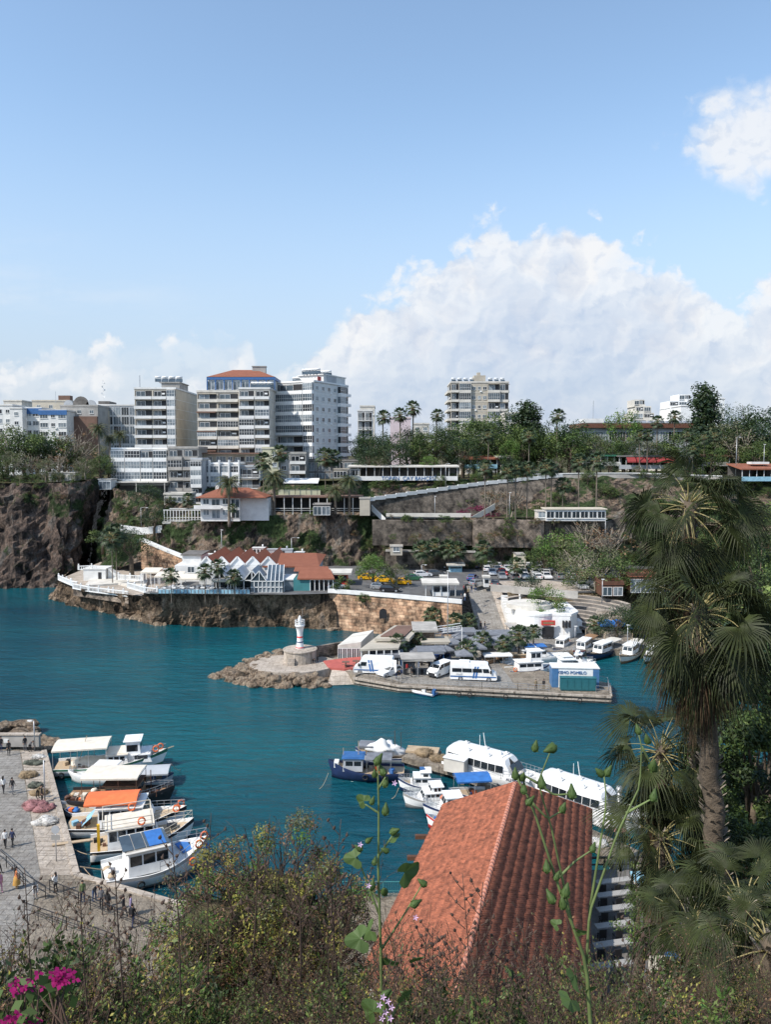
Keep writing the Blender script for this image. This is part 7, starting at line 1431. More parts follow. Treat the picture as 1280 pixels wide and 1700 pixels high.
def tour(label,stern,bow,B,seed):
 t,L,B,sh = boat(label,stern,bow,B,1.55,'large white tour boats',.95,('white_paint','white_paint','white_wall'),'tour_boat',rub=False,sharp=2.4,transom=.92)
 def hf(q):w = B/2*(.92+.08*min(1,q/.35))*(1-max(0,(q-.45)/.55)**2.4); return w
 # superstructure lofted with rounded shoulders
 m = MB(); n = 14; prof = [(1.0,1.35),(1.0,2.0),(.95,2.85),(.88,3.02),(.62,3.14),(0,3.2)]; xs = [-.46+.72*k/n for k in range(n+1)]; k_ = len(prof)
 for s in(1,-1):
  b0 = len(m.v)
  for i,xx in enumerate(xs):
   w = (hf(xx+.5)-.22); rk = max(0,(i-(n-3))/3)
   for a,z in prof:zz = z-(z-1.35)*.0; m.v.append((xx*L-(z-1.35)*.75*(rk),s*a*w,zz))
  for i in range(n):
   for j in range(k_-1):a = b0+i*k_+j; f = (a,a+k_,a+k_+1,a+1); m.f.append(f if s>0 else f[::-1]); m.m.append(0); m.sm.append(j>1)
  for i,fl in((0,s<0),(n,s>0)):f = tuple(b0+i*k_+j for j in range(k_))+(b0+i*k_+k_-1,); f = f[:-1]; m.f.append(f if fl else f[::-1]); m.m.append(0); m.sm.append(False)
 m.obj('superstructure',M['white_paint'],t)
 nw = 8
 for s in(-1,1):
  for k in range(nw):
   a = -.44+.60*k/nw; b = -.44+.60*(k+1)/nw-.006; f = []
   for xx,z in((a,1.98),(b,1.98),(b,2.72),(a,2.72)):w = hf(xx+.5)-.22; y = w*(1-.05*(z-2.0)/.85)+.02; f.append((xx*L,s*y,z))
   m = MB(); m.face(f if s<0 else f[::-1]); m.obj('window',M['glass_dark'],t)
 w = hf(.76)-.22
 for s in(-1,1):
  m = MB(); f = [(L*.262+.02-.35,s*.05,1.95),(L*.262+.02-.35,s*w*.9,1.95),(L*.262-.95,s*w*.80,2.78),(L*.262-.95,s*.05,2.78)]; m.face(f if s>0 else f[::-1]); o = m.obj('windscreen',M['glass_dark'],t,(.22,0,0))
 m = MB(); m.b(-L*.42,L*.10,-.55,.55,3.2,3.27); m.obj('roof_strip',M['white_wall'],t)
 for k in range(5):m = MB(); m.b(-.28,.28,-.28,.28,0,.14); m.lathe([(.14,.14),(.14,.26),(.01,.28)],n=8); m.obj('roof_hatch',M['white_wall'],t,(-L*.36+k*L*.11,(-.9 if k%2 else.8),3.17))
 m = MB(); m.bar((-L*.1,0,3.2),(-L*.13,0,5.2),.06); m.lathe([(.2,3.25),(.24,3.5),(.01,3.7)],(L*.05,0,0),10); m.bar((-L*.2,.6,3.2),(-L*.2,.6,4.6),.04); m.obj('antennas',M['white_paint'],t)
 bowrail(t,L,B,sh,.7,.66); rail(t,[(-L*.38,-B/2+.1,sh(.12)),(L*.15,-B/2+.12,sh(.6))],.5); m = MB(); m.b(0,1.3,-1.1,1.1,0,.2); m.b(.3,1.0,-.5,.5,.2,.4); m.obj('foredeck_locker',M['white_wall'],t,(L*.29,0,sh(.8)-.26)); o = put(text_mesh('ALANYA' if seed else 'ALMINOS',.42,'navy'),'lettering',t,(L*.27,-hf(.77)-.02,1.5)); o.rotation_euler = (math.pi/2,0,.28); m = MB(); m.b(-L*.40,L*.30,-.012,.012,0,.07); m.obj('side_line',M['steel'],t,(0,-hf(.4)-.01,.8)); return t
tour('large white tour boat with a dark window band, farther of the two by the pier',(748,1276),(903,1322),4.1,0); tour('large white tour boat with a dark window band, nearer, behind the tiled roof',(898,1326),(1072,1388),4.3,1)
GR = 'boats moored in the inner basin'
for stern,bow,B,lab,mt,c in[((948,1072),(918,1092),2.6,'white cabin boat at the left end of the inner basin',('white_paint','navy','white_wall'),0),((985,1074),(952,1096),2.6,'white boat with a short cabin, second in the inner basin',('white_paint','red_paint','palewood'),1),((1024,1080),(974,1100),2.9,'dark blue hulled boat with a white railed wheelhouse in the inner basin',('navy','dark','palewood'),1),((1062,1082),(1030,1104),2.9,'white hulled wooden boat with dark windows right of the dark blue one',('offwhite','wood','palewood'),1),((1100,1084),(1070,1104),2.7,'white boat half hidden by the left fronds of the palm',('white_paint','dark','palewood'),0),((1150,1086),(1125,1106),2.7,'white boat behind the trunk of the foreground palm',('white_paint','navy','palewood'),1)]:
 t,L,B,sh = boat(lab,stern,bow,B,1.1,GR,.8,mt); L = max(L,5)
 cabin(t,-L*.18,L*.16,B*.65,1.0,2.5,win=2,rake=.4,wh=.6); bowrail(t,L,B,sh,.5,.6); clutter(t,-L*.45,-L*.2,B*.6,.8,len(lab),5)
 if c:canopy(t,-L*.48,-L*.16,B*.8,2.4,.9,'offwhite' if B>2.65 else 'wood',.12,2)
 m = MB(); m.bar((-L*.1,0,2.5),(-L*.1,0,4.3),.06); m.obj('mast',M['palewood'],t)
def yacht(label,stern,bow,B,H,blue=False,dark=True):
 t,L,B,sh = boat(label,stern,bow,B,H,'motor yachts behind the jetty',.5,('white_paint','white_paint','white_wall'),'motor_yacht',rub=False,sharp=2.6,transom=.9)
 cabin(t,-L*.22,L*.22,B*.72,H-.1,H+1.0,win=3,rake=1.5,wh=.42,gap=.03); cabin(t,-L*.18,L*.06,B*.6,H+1.1,H+1.5,win=0,rake=.7,front=False); bowrail(t,L,B,sh,.5,.55)
 if blue:
  for k in range(2):m = MB(); m.b(-.9,.9,-B*.36,B*.36,0,.08); m.obj('blue_cover',M['blue_cloth'],t,(-L*.12+k*2.1,0,H+1.62))
 return t
yacht('long white motor yacht with blue covers on top, behind the minibus',(835,1101),(945,1099),3.4,1.4,True); yacht('white motor yacht with sharp dark windows behind the container office',(905,1117),(990,1114),3.2,1.3); yacht('low white motor yacht tucked between the other two',(945,1104),(985,1108),2.6,1.0)
t,L,B,sh = boat('white boat with a long flat white awning behind the minibus',(800,1112),(860,1110),2.8,1.1,'motor yachts behind the jetty',.6,('white_paint','white_paint','white_wall'),'motor_boat'); canopy(t,-L*.48,L*.30,2.6,2.6,1,'white_wall',.1,4)
t,L,B,sh = boat('white patrol boat with a tall glazed wheelhouse close behind the jetty',(842,1124),(912,1120),3.2,1.4,'motor yachts behind the jetty',.6,('white_paint','navy','white_wall'),'patrol_boat'); cabin(t,-L*.28,L*.30,2.4,1.2,2.5,win=3,rake=.2,wh=.5); cabin(t,-L*.0,L*.26,2.0,2.6,4.2,win=2,rake=-.15,wh=.75,wz=3.2); rail(t,[(-L*.28,-1.1,2.65),(0,-1.1,2.65)],.6); lifebuoys(t,[(-L*.38,-1.5,1.6)])
t,L,B,sh = boat('blue and white inflatable dinghy tied under the jetty wall',(722,1156),(678,1147),1.8,.35,None,.15,('blue_cloth','navy','grey_cloth'),'inflatable_dinghy',rub=False)
for s in(-1,1):m = MB(); m.tube([(-L*.52,s*.78,.35),(L*.15,s*.78,.38),(L*.38,s*.5,.5),(L*.5,0,.62)],[.2,.24,.22,.18],8); m.obj('float_tube',M['white_wall' if s>0 else 'greyblue_wall'],t)
m = MB(); m.b(-.2,.2,-.2,.2,.1,.9); m.b(-.35,.1,-.15,.15,.9,1.1); m.obj('outboard_motor',M['blue_paint'],t,(-L*.46,0,0)); m = MB(); m.b(-.3,.3,-.25,.25,.1,.75); m.obj('console',M['white_paint'],t,(-L*.1,0,0))
# tyres hung on the jetty, pier clutter
for k,(px,py)in enumerate([(760,1147),(778,1149),(838,1154),(905,1158),(960,1160)]):
 p = W(px,py-8,Z1); m = MB(); ring(m,(0,0,0),.32,'y'); tag(m.obj('tyre',M['rubber'],None,(p.x,W(px,1140+(px-664)*.051,Z1).y-.25,.55)),'black tyre hung as a fender on the jetty face, number %s counted from the left'%['one','two','three','four','five'][k],'tyre','tyre fenders on the jetty')
def netpile(label,px,py,s,mt,z=Z1,seed=0,group='nets and bundles on the left quay',name='net_pile',cat='net pile'):
 m = MB(); r = random.Random(seed)
 for k in range(5):m.blob((r.gauss(0,.25)*s,r.gauss(0,.15)*s,.12*s),s*r.uniform(.3,.55),n=10,k=6,amp=.3,seed=seed+k,sc_=(1,.9,.5))
 for k in range(420):
  d = Vector((r.gauss(0,1),r.gauss(0,1),abs(r.gauss(0,1)))).normalized(); c = Vector((d.x*.62*s,d.y*.5*s,.1*s+d.z*.26*s))*r.uniform(.8,1.15); a = Vector((r.gauss(0,1),r.gauss(0,1),r.gauss(0,.3))).normalized()*.22*s; b = a.cross(d).normalized()*.03; m.face([c-a,c+b,c+a,c-b])
 return tag(m.obj(name,M[mt],None,W(px,py,z)),label,cat,group)
mat('net_tan',(.30,.22,.13),.95,.35,9,.8,20); mat('net_pink',(.38,.18,.18),.95,.35,9,.8,20); mat('net_white',(.62,.60,.56),.95,.2,6,.8,14); mat('net_green',(.12,.13,.10),.95,.3,9,.8,20)
for a in[('dark green net pile beside the lamp at the far end of the quay',54,1268,1.1,'net_green'),('white bundle under the far quay lamp',62,1258,1.0,'net_white'),('tan coiled net pile on the pale slabs',47,1289,1.3,'net_tan'),('grey brown net mound right of the walking couple',58,1306,1.1,'net_green'),('orange tan net heap beside the crouching worker',66,1318,1.2,'net_tan'),('pink net heap spread left of the worker',55,1339,1.5,'net_pink'),('pink and brown net mound closest to the water',70,1345,1.3,'net_pink'),('white tarpaulin heap with loose edges on the slabs',78,1366,1.4,'net_white'),('flat white sheet left of the tarpaulin heap',66,1368,.9,'net_white')]:netpile(a[0],a[1],a[2],a[3],a[4],seed=a[1])
for a in[('tan net heap on the far end of the pier',705,1252,1.6,'net_tan'),('second tan net heap further along the pier',728,1262,1.5,'net_tan'),('white tarpaulin bundle on the pier beside the nearer tour boat',1003,1370,1.3,'net_white'),('pile of white sacks under the pier edge by the roof',992,1402,1.2,'net_white'),('small orange and grey gear pile on the pier',1028,1380,.7,'net_pink')]:netpile(a[0],a[1],a[2],a[3],a[4],seed=a[1],group='nets and bundles on the pier')
t = thing('platform_box','wooden platform decking raised at the far end of the pier','platform',W(702,1247,Z1),-.2); m = MB(); m.b(-1.9,1.9,-.9,.9,.02,.25); m.obj('deck',M['palewood'],t)
t = thing('cabinet','white painted locker on the pier beside the farther tour boat','locker',W(757,1280,Z1),-.5); m = MB(); m.b(-1.2,1.2,-.6,.6,0,1.5); m.obj('body',M['offwhite'],t); m = MB(); m.b(-1.3,1.3,-.7,.7,1.5,1.58); m.obj('lid',M['white_wall'],t)
# mooring lines
r_ = random.Random(4)
for k,(p,q)in enumerate([((92,1300),(86,1296)),((112,1340),(100,1336)),((112,1388),(106,1392)),((160,1420),(108,1400)),((172,1465),(138,1440)),((175,1475),(150,1462)),((284,1268),(300,1278)),((310,1366),(345,1385)),((545,1283),(530,1310)),((662,1308),(650,1326))]):
 a = W(p[0],p[1],1.3 if k<6 else 1.4); b = W(q[0],q[1],1.2 if k<6 else 0.02); m = MB(); m.tube([a.lerp(b,j/6)-Vector((0,0,.3*math.sin(math.pi*j/6)))for j in range(7)],.03,4); tag(m.obj('mooring_rope',M['palewood']),'thin slack mooring rope running from a moored boat','rope','mooring ropes')
 # ---------------- people ----------------
def person_mesh(pose,seed=0,skirt=False):
 r = random.Random(seed); V = {}; E = []; Rr = {}
 def v(n,p,rad):V[n] = Vector(p); Rr[n] = rad
 def e(*n):
  for a,b in zip(n,n[1:]):E.append((a,b))
 st = .28 if pose=='walk' else.05
 v('pel',(0,0,.95),.145); v('waist',(0,0,1.10),.125); v('chest',(0,.0,1.32),.155); v('neck',(0,0,1.50),.055); v('chin',(0,-.01,1.58),.075); v('head',(0,0,1.66),.095); v('top',(0,0,1.735),.06); e('pel','waist','chest','neck','chin','head','top')
 if pose=='bend':
  for n,p in(('waist',(0,-.10,1.06)),('chest',(0,-.30,1.18)),('neck',(0,-.45,1.26)),('chin',(0,-.50,1.29)),('head',(0,-.56,1.33)),('top',(0,-.62,1.37))):V[n] = Vector(p)
 for s,nm in((1,'L'),(-1,'R')):
  f = st*s
  v('hip'+nm,(.09*s,0,.88),.095); v('knee'+nm,(.10*s,-.10*0-f*.45-.02,.50),.062); v('ank'+nm,(.10*s,-f*.8+.03*(f<0),.09),.042); v('toe'+nm,(.11*s,-f*.8-.17,.04),.038); e('pel','hip'+nm,'knee'+nm,'ank'+nm,'toe'+nm)
  c = V['chest']; v('sh'+nm,c+Vector((.17*s,0,.10)),.058)
  if pose=='phone' and s==1:el = c+Vector((.21*s,-.08,-.16)); wr = c+Vector((.08*s,-.30,.05))
  elif pose=='bend':el = c+Vector((.18*s,-.12,-.24)); wr = c+Vector((.14*s,-.22,-.46))
  elif pose=='bag' and s==-1:el = c+Vector((.25*s,.0,-.18)); wr = c+Vector((.20*s,-.16,-.36))
  else:el = c+Vector((.215*s,.02+f*.25,-.18)); wr = c+Vector((.22*s,-.03+f*.55,-.42))
  v('el'+nm,el,.043); v('wr'+nm,wr,.028); e('chest','sh'+nm,'el'+nm,'wr'+nm); d = (wr-el).normalized(); pm = wr+d*.06; v('pa'+nm,pm,.030); e('wr'+nm,'pa'+nm)
  side = d.cross(Vector((1,0,0))).normalized()
  for k in range(4):o = side*(k-1.5)*.02; v('f%d%s'%(k,nm),pm+d*.045+o,.010); v('g%d%s'%(k,nm),pm+d*(.085-.008*abs(k-1.4))+o+Vector((-.012*s,0,0)),.008); e('pa'+nm,'f%d%s'%(k,nm),'g%d%s'%(k,nm))
  v('th'+nm,wr+d*.04+side*-.045,.010); e('wr'+nm,'th'+nm)
 names_ = list(V); me = bpy.data.meshes.new('tmp'); me.from_pydata([V[n]for n in names_],[(names_.index(a),names_.index(b))for a,b in E],[]); o = bpy.data.objects.new('tmp',me); COL.objects.link(o)
 mod = o.modifiers.new('s','SKIN'); sk = me.skin_vertices[0].data
 for i,n in enumerate(names_):sk[i].radius = (Rr[n]*(1.15 if n in('pel','waist','chest')else 1),Rr[n]*(.8 if n in('pel','waist','chest')else 1)); sk[i].use_root = (n=='pel')
 o.modifiers.new('u','SUBSURF').levels = 1; dg = bpy.context.evaluated_depsgraph_get(); out = bpy.data.meshes.new_from_object(o.evaluated_get(dg)); bpy.data.objects.remove(o); bpy.data.meshes.remove(me)
 out.name = 'body'
 for _ in range(4):out.materials.append(None)
 ch = V['chest']; hd = V['head']
 for p in out.polygons:
  c = p.center; p.use_smooth = True; hand = min((c-V['wr'+n]).length for n in 'LR')<.16 and min((c-V['wr'+n]).dot((V['wr'+n]-V['el'+n]).normalized())for n in 'LR' if(c-V['wr'+n]).length<.16)>-.03
  if c.z<.075:p.material_index = 3
  elif hand or(c-hd).length<.16 and(pose=='bend' or c.z>1.5):p.material_index = 2
  elif c.z<.93 and not(abs(c.x)>.17):p.material_index = 1
  else:p.material_index = 0
 return out,V
PM = {k:person_mesh(k)for k in('walk','stand','phone','bend','bag')}
PMC = {}
for nm,c in{'cl_black':(.015,.015,.018),'cl_white':(.65,.65,.64),'cl_navy':(.02,.03,.08),'cl_grey':(.15,.15,.16),'cl_khaki':(.22,.17,.10),'cl_lilac':(.35,.28,.45),'cl_mustard':(.45,.25,.06),'cl_orange':(.6,.2,.08),'cl_green':(.15,.20,.08),'cl_denim':(.06,.10,.20),'cl_pink':(.5,.25,.35),'cl_blue':(.05,.25,.55),'cl_red':(.45,.04,.04)}.items():mat(nm,c,.85,.12,8)
def person(label,p,rz,pose,top,leg,shoe='cl_black',long=False,group=None,h=1.0,extra=None):
 key = (pose,top,leg,shoe)
 if key not in PMC:
  me = PM[pose][0].copy(); me.name = 'body'
  for i,n in enumerate((top,leg,'skin',shoe)):me.materials[i] = M[n]
  PMC[key] = me
 t = thing('person',label,'person',p,rz,group); t.scale = (h,h,h); put(PMC[key],'body',t); V = PM[pose][1]; hd = V['head']
 m = MB(); m.blob(tuple(hd+Vector((0,.022,.035))),.108,n=10,k=8,amp=0,sc_=(.93,.95,.95))
 if long:m.blob(tuple(hd+Vector((0,.075,-.12))),.11,n=8,k=8,amp=0,sc_=(.85,.5,1.7))
 m.obj('hair',M['hair'],t)
 m = MB(); fc = hd+Vector((0,-.088,-.02))
 for s in(-1,1):m.blob((fc.x+.033*s,fc.y+.006,fc.z+.02),.012,1,6,4,0); m.blob((hd.x+.094*s,hd.y,hd.z-.02),.022,0,6,4,0,sc_=(.5,1,1.4))
 m.blob((fc.x,fc.y-.012,fc.z-.01),.018,0,6,4,0,sc_=(.8,1,1.5)); m.b(-.022+fc.x,.022+fc.x,fc.y,fc.y+.012,fc.z-.05,fc.z-.042,2); m.obj('face',[M['skin'],M['dark'],M['red_paint']],t)
 if extra=='backpack':m = MB(); m.box((0,.2,1.28),(.3,.18,.42)); m.obj('backpack',M['cl_black'],t)
 if extra=='dress':m = MB(); m.lathe([(.30,.35),(.24,.7),(.17,1.0)],n=12); m.obj('skirt',M[leg],t)
 if extra=='jacket':m = MB(); m.lathe([(.2,.80),(.19,1.0)],n=12); m.obj('coat_hem',M[top],t)
 return t
P_ = [('man in black jacket and grey jeans of the couple walking away, right one',20,1318,3.1,'walk','cl_black','cl_grey',0,None),('woman in white top and black trousers of the couple walking away, left one',5,1317,3.2,'walk','cl_white','cl_black',1,None),('man in dark striped sweater with a long shadow, nearer couple, right one',20,1406,3.0,'walk','cl_navy','cl_black',0,None),('person in white shirt and black shorts, nearer couple, left one',8,1408,3.3,'walk','cl_white','cl_black',0,None),('person in black standing alone before the low wall at the far end',14,1254,.4,'stand','cl_black','cl_black',0,None),('person in black at the far left corner of the quay',1,1248,.2,'stand','cl_black','cl_navy',0,None),('person in black leaning beside the far lamp post',41,1246,.6,'stand','cl_black','cl_grey',0,None),('person in grey sitting low by the far lamp',49,1248,1.2,'bend','cl_grey','cl_black',0,None),('dark clothed worker standing among the net heaps',69,1332,2.0,'stand','cl_black','cl_black',0,None),('crouching worker bending over the nets',62,1325,1.2,'bend','cl_khaki','cl_black',0,None),('woman in an orange yellow dress behind the near railing, left',27,1475,2.2,'stand','cl_orange','cl_mustard',1,'dress'),('woman in pink at the left edge of the photo',0,1482,1.0,'stand','cl_pink','cl_pink',1,None),('person in black walking behind the near railing at the far left',-3,1450,1.5,'walk','cl_black','cl_black',0,None),('woman in pale blouse raising a phone beside the near railing',92,1482,-1.9,'phone','cl_white','cl_black',1,None),('man in olive top behind the railing, left of the seated group',137,1497,.5,'stand','cl_green','cl_navy',0,None),('man in black jacket and jeans leaning on the railing',156,1496,1.0,'bend','cl_black','cl_denim',0,None),('person in grey top in the middle of the railing group',168,1508,.2,'stand','cl_grey','cl_black',0,None),('long haired woman in black in the railing group',179,1514,2.8,'stand','cl_black','cl_black',1,None),('man all in black walking right of the railing group',205,1523,1.6,'walk','cl_black','cl_black',0,None),('woman in pale blue shirt walking with a bag',217,1521,1.8,'bag','cl_lilac','cl_denim',1,None),('person in black with a backpack nearest the shrubs',220,1538,2.9,'walk','cl_black','cl_navy',0,'backpack'),('person in white crouching left of the phone woman',58,1492,.5,'bend','cl_white','cl_grey',0,None),('left of the two figures standing before the white cabin on the jetty',890,1146,.1,'stand','cl_khaki','cl_black',0,None),('right of the two figures standing before the white cabin on the jetty',903,1146,-.3,'stand','cl_black','cl_khaki',0,None),('person in dark clothes beside the open bonnet of the white car',658,1127,1.0,'bend','cl_black','cl_navy',0,None),('person in light trousers right of the white car',667,1127,2.0,'stand','cl_navy','cl_khaki',0,None),('person in black under the flat concrete shelter',683,1124,2.0,'stand','cl_black','cl_black',0,None),('person in a red top behind the flat concrete shelter',676,1118,.4,'stand','cl_red','cl_navy',0,None),('person in dark clothes sitting by the round beacon platform',519,1106,.6,'bend','cl_black','cl_black',0,None),('person in black standing beside the round beacon platform',527,1104,2.0,'stand','cl_black','cl_navy',0,None),('person in navy seated at the foot of the beacon',510,1105,1.0,'bend','cl_navy','cl_denim',0,None)]
for k,(x,yb)in enumerate([(803,1045),(809,1046),(766,1000),(772,998),(778,990),(783,985),(770,984),(790,982),(828,1082),(842,1078),(858,1080),(868,1072)]):
 q = W(x,yb,Z2)if k in range(2,8)else W(x,yb,Z1)
 if k<2:q = Vector((18.8+k*.8,149.5,Z1+.35))
 P_.append((['left of the two dark figures walking up the road','right of the two dark figures walking up the road','person in grey at the end of the harbour wall parapet','person in white near the end of the harbour wall','person in khaki right of the ticket pavilion','person in navy at the top of the road','person in red leaving the ticket pavilion','person in black beside the guard booth','person in white among the grey parasols','person in denim near the wooden planters','person in orange walking past the planters','person in black at the edge of the white building'][k],x,q,.7*k,'walk',['cl_black','cl_black','cl_grey','cl_white','cl_khaki','cl_navy','cl_red','cl_black','cl_white','cl_denim','cl_orange','cl_black'][k],['cl_black','cl_denim'][k%2],0,None))
for lab,x,yb,rz,pose,top,leg,lg,ex in P_:person(lab,yb if isinstance(yb,Vector)else W(x,yb,Z1+.02),rz,pose,top,leg,long=bool(lg),extra=ex,h=rnd.uniform(.95,1.05))
# near railing on the promenade
railing('thin dark railing along the promenade behind the strolling people',[W(-20,1415,Z1),W(10,1440,Z1),W(38,1470,Z1),W(75,1492,Z1)],1.05,1.6,'dark'); railing('thin dark railing from the quay corner towards the shrubs',[W(82,1482,Z1),W(130,1502,Z1),W(190,1528,Z1),W(250,1552,Z1),W(300,1570,Z1)],1.05,1.6,'dark'); railing('lower thin dark railing half lost in the twigs',[W(40,1520,Z1),W(110,1545,Z1),W(190,1575,Z1)],1.05,1.6,'dark')
railing('teal green iron railing with close bars left of the tiled roof',[W(555,1490,Z1),W(600,1490,Z1),W(672,1490,Z1)],1.3,2.0,'teal_wall',bars=.14);
t = thing('bench_tables','rusty red picnic tables on the red paving beside the van','table',W(578,1106,1.9)); m = MB()
for k in range(3):m.b(-1+k*1.7,.2+k*1.7,-.4+.5*k,.4+.5*k,.7,.76); m.b(-1+k*1.7,.2+k*1.7,-.8+.5*k,-.6+.5*k,.42,.46); m.b(-1+k*1.7,.2+k*1.7,.6+.5*k,.8+.5*k,.42,.46); m.b(-.5+k*1.7,-.3+k*1.7,-.7+.5*k,.7+.5*k,0,.7)
m.obj('boards',M['brown_wall'],t)
# ---------------- tiled building below the garden ----------------
mat('roof_tile',(.28,.092,.048),.85,.5,2.2,.25,30,obj=False,lo=.34,hi=.66,detail=12); mat('mortar_pale',(.50,.22,.15),.85,.2,4); mat('roof_gap_shade',(.03,.015,.012),.9,.2)  # near-black tile lips: the shadow gap under each course is put into the colour
t = thing('tiled_building','long building under a steep orange clay tile roof in front of the pier','building',(0,0,0))
rF,rN = W(855,1301,10),W(740,1712,10); lF,lN = W(738,1337,7.0),W(596,1630,7.0); eF,eN = W(981,1345,7.0),W(974,1680,7.0)
def tiles(AF,AN,BF,BN,nc,nb,nm,sgn):
 m = MB(); up = ((AN-AF).cross(BF-AF)).normalized(); up = up if up.z>0 else-up; S = 4; r = random.Random(nc)
 for c in range(nc):
  u0,u1 = c/nc-.004,(c+1)/nc+.012; base = len(m.v); N_ = nb*S
  for j,u in enumerate((u0,u1)):
   f0 = AF.lerp(BF,u); n0 = AN.lerp(BN,u); jit = 0
   for i in range(N_+1):
    v = i/N_
    if i%S==0:jit = r.gauss(0,.014)
    h = .03+.085*abs(math.sin(math.pi*i/S+.4*(c%2)))+(.09 if j else 0)+jit; m.v.append(tuple(f0.lerp(n0,v)+up*h))
  b2 = len(m.v)
  for i in range(N_+1):m.v.append(tuple(Vector(m.v[base+N_+1+i])-up*.14))
  for i in range(N_):
   f = (base+i,base+i+1,base+N_+2+i,base+N_+1+i); m.f.append(f if sgn>0 else f[::-1]); m.m.append(0); m.sm.append(True)
   f = (base+N_+1+i,base+N_+2+i,b2+i+1,b2+i); m.f.append(f if sgn>0 else f[::-1]); m.m.append(1); m.sm.append(False)
 m.obj(nm,[M['roof_tile'],M['roof_gap_shade']],t)
tiles(rF,rN,eF,eN,11,120,'right_roof_slope',-1); tiles(rF,rN,lF,lN,13,120,'left_roof_slope',1)
m = MB(); P = resample([rF,rN],64)
for a,b in zip(P,P[1:]):m.tube([a+Vector((0,0,.03)),b+Vector((0,0,.07))],[.15,.17],8)
m.obj('ridge_caps',M['mortar_pale'],t); m = MB()
for A,B in((rF,lF),(rF,eF)):
 Q = resample([A,B],16)
 for a,b in zip(Q,Q[1:]):m.tube([a+Vector((0,0,.1)),b+Vector((0,0,.05))],[.10,.13],6)
m.obj('verge_tiles',M['roof_tile'],t)
m = MB(); q = [lF+Vector((.5,-.5,-.15)),eF+Vector((-.5,-.5,-.15)),eN+Vector((-.5,0,-.15)),lN+Vector((.5,0,-.15))]
for a,b in zip(q,q[1:]+q[:1]):m.face([(a.x,a.y,-1),(b.x,b.y,-1),tuple(b),tuple(a)][::-1])
m.face([tuple(q[0]),tuple(q[1]),tuple(rF+Vector((0,-.5,-.2)))][::-1]); m.obj('wall',M['offwhite'],t)
for k,(px,py)in enumerate([(712,1389),(700,1424)]):p = W(px,py,5.6); m = MB(); m.b(-1.1,2,-.15,.15,-.15,.15); m.obj('projecting_beam',M['darkwood'],t,p)
m = MB(); m.bar(eF+Vector((.1,0,.0)),eN+Vector((.1,0,.0)),.14,.14); m.obj('gutter',M['dark'],t)
# restaurant terrace right of it
t0 = None
for k,(px,py)in enumerate([(1018,1478),(1020,1500),(1022,1524),(1020,1552),(1018,1584),(1016,1620)]):
 p = W(px,py,4.0)
 if t0 is None:
  t0 = thing('dining_table','x','table',p,.2,'white tables under the tiled building'); m = MB(); m.b(-1.35,1.35,-.28,.28,.70,.78); m.obj('top',M['grey_wall'],t0)
  for x in(-1.1,1.1):m = MB(); m.b(x-.05,x+.05,-.05,.05,0,.7); m.obj('leg',M['steel'],t0)
  o = t0
 else:o = copy_tree(t0,p,.2)
 o['label'] = 'pale long dining table beside the tiled roof, %s from the pier'%['nearest','second','third','fourth','fifth','last'][k]
 for s in(-1,0,1):
  c = thing('dining_chair','black chair at the %s pale dining table from the pier'%['nearest','second','third','fourth','fifth','last'][k],'chair',p+Vector((s*1.05,-.75,0)),.2+s*.1,'black chairs under the tiled building'); m = MB(); m.b(-.24,.24,-.24,.24,.42,.5); m.obj('seat',M['dark'],c); m = MB(); m.b(-.24,.24,-.26,-.2,.5,1.0); m.obj('backrest',M['dark'],c)
  for x in(-.2,.2):
   for y in(-.2,.2):m = MB(); m.b(x-.02,x+.02,y-.02,y+.02,0,.42); m.obj('leg',M['dark'],c)
m = MB(); a,b = W(978,1445,4.0),W(1078,1440,4.0); c,d = W(1085,1700,4.0),W(970,1700,4.0); m.prism([tuple(x[:2])for x in(a,b,c,d)],-1,3.98); tag(m.obj('terrace',M['dark_concrete']),kind='structure')
railing('dark railing with a heavy top beam closing the terrace towards the pier',[W(978,1447,4.0),W(1030,1446,4.0),W(1088,1444,4.0)],1.1,1.0,'dark',w=.14)
b_ = W(1026,1430,Z1); m = MB(); m.tube([(0,0,0),(0,0,6.2)],.2,10); m.lathe([(.28,6.2),(.28,6.6),(.01,6.62)],n=10); tag(m.obj('pillar',M['steel'],None,b_),'thick grey steel pillar standing where the pier meets the terrace','pillar')
m = MB(); m.tube([(0,0,0),(0,0,2.6)],.05,6); ring(m,(-.3,0,2.3),.28); tag(m.obj('pier_post',M['dark'],None,W(1045,1430,Z1)),'thin dark post with a metal hoop on the pier near the palm','post')
t = thing('ice_box','white box with a pale blue cover on the terrace railing corner','box',W(1072,1478,4.0)); m = MB(); m.b(-.8,.8,-.5,.5,0,.9); m.obj('body',M['offwhite'],t); m = MB(); m.b(-.95,.95,-.65,.65,.9,1.1); m.obj('cover',M['lightblue'],t)
t = thing('bird_house','pale plinth with a tiny blue roofed box below the palms','plinth',D(1118,1606,20)); m = MB(); m.b(-.5,.5,-.5,.5,-2,0); m.obj('plinth',M['cream_wall'],t); m = MB(); m.b(-.15,.18,-.15,.15,0,.3); m.obj('box',M['glass_dark'],t); m = MB(); m.face([(-.2,-.2,.3),(.22,-.2,.3),(.01,0,.46)]); m.face([(.22,-.2,.3),(.22,.2,.3),(.01,0,.46)]); m.face([(.22,.2,.3),(-.2,.2,.3),(.01,0,.46)]); m.face([(-.2,.2,.3),(-.2,-.2,.3),(.01,0,.46)]); m.obj('roof',M['blue_paint'],t)
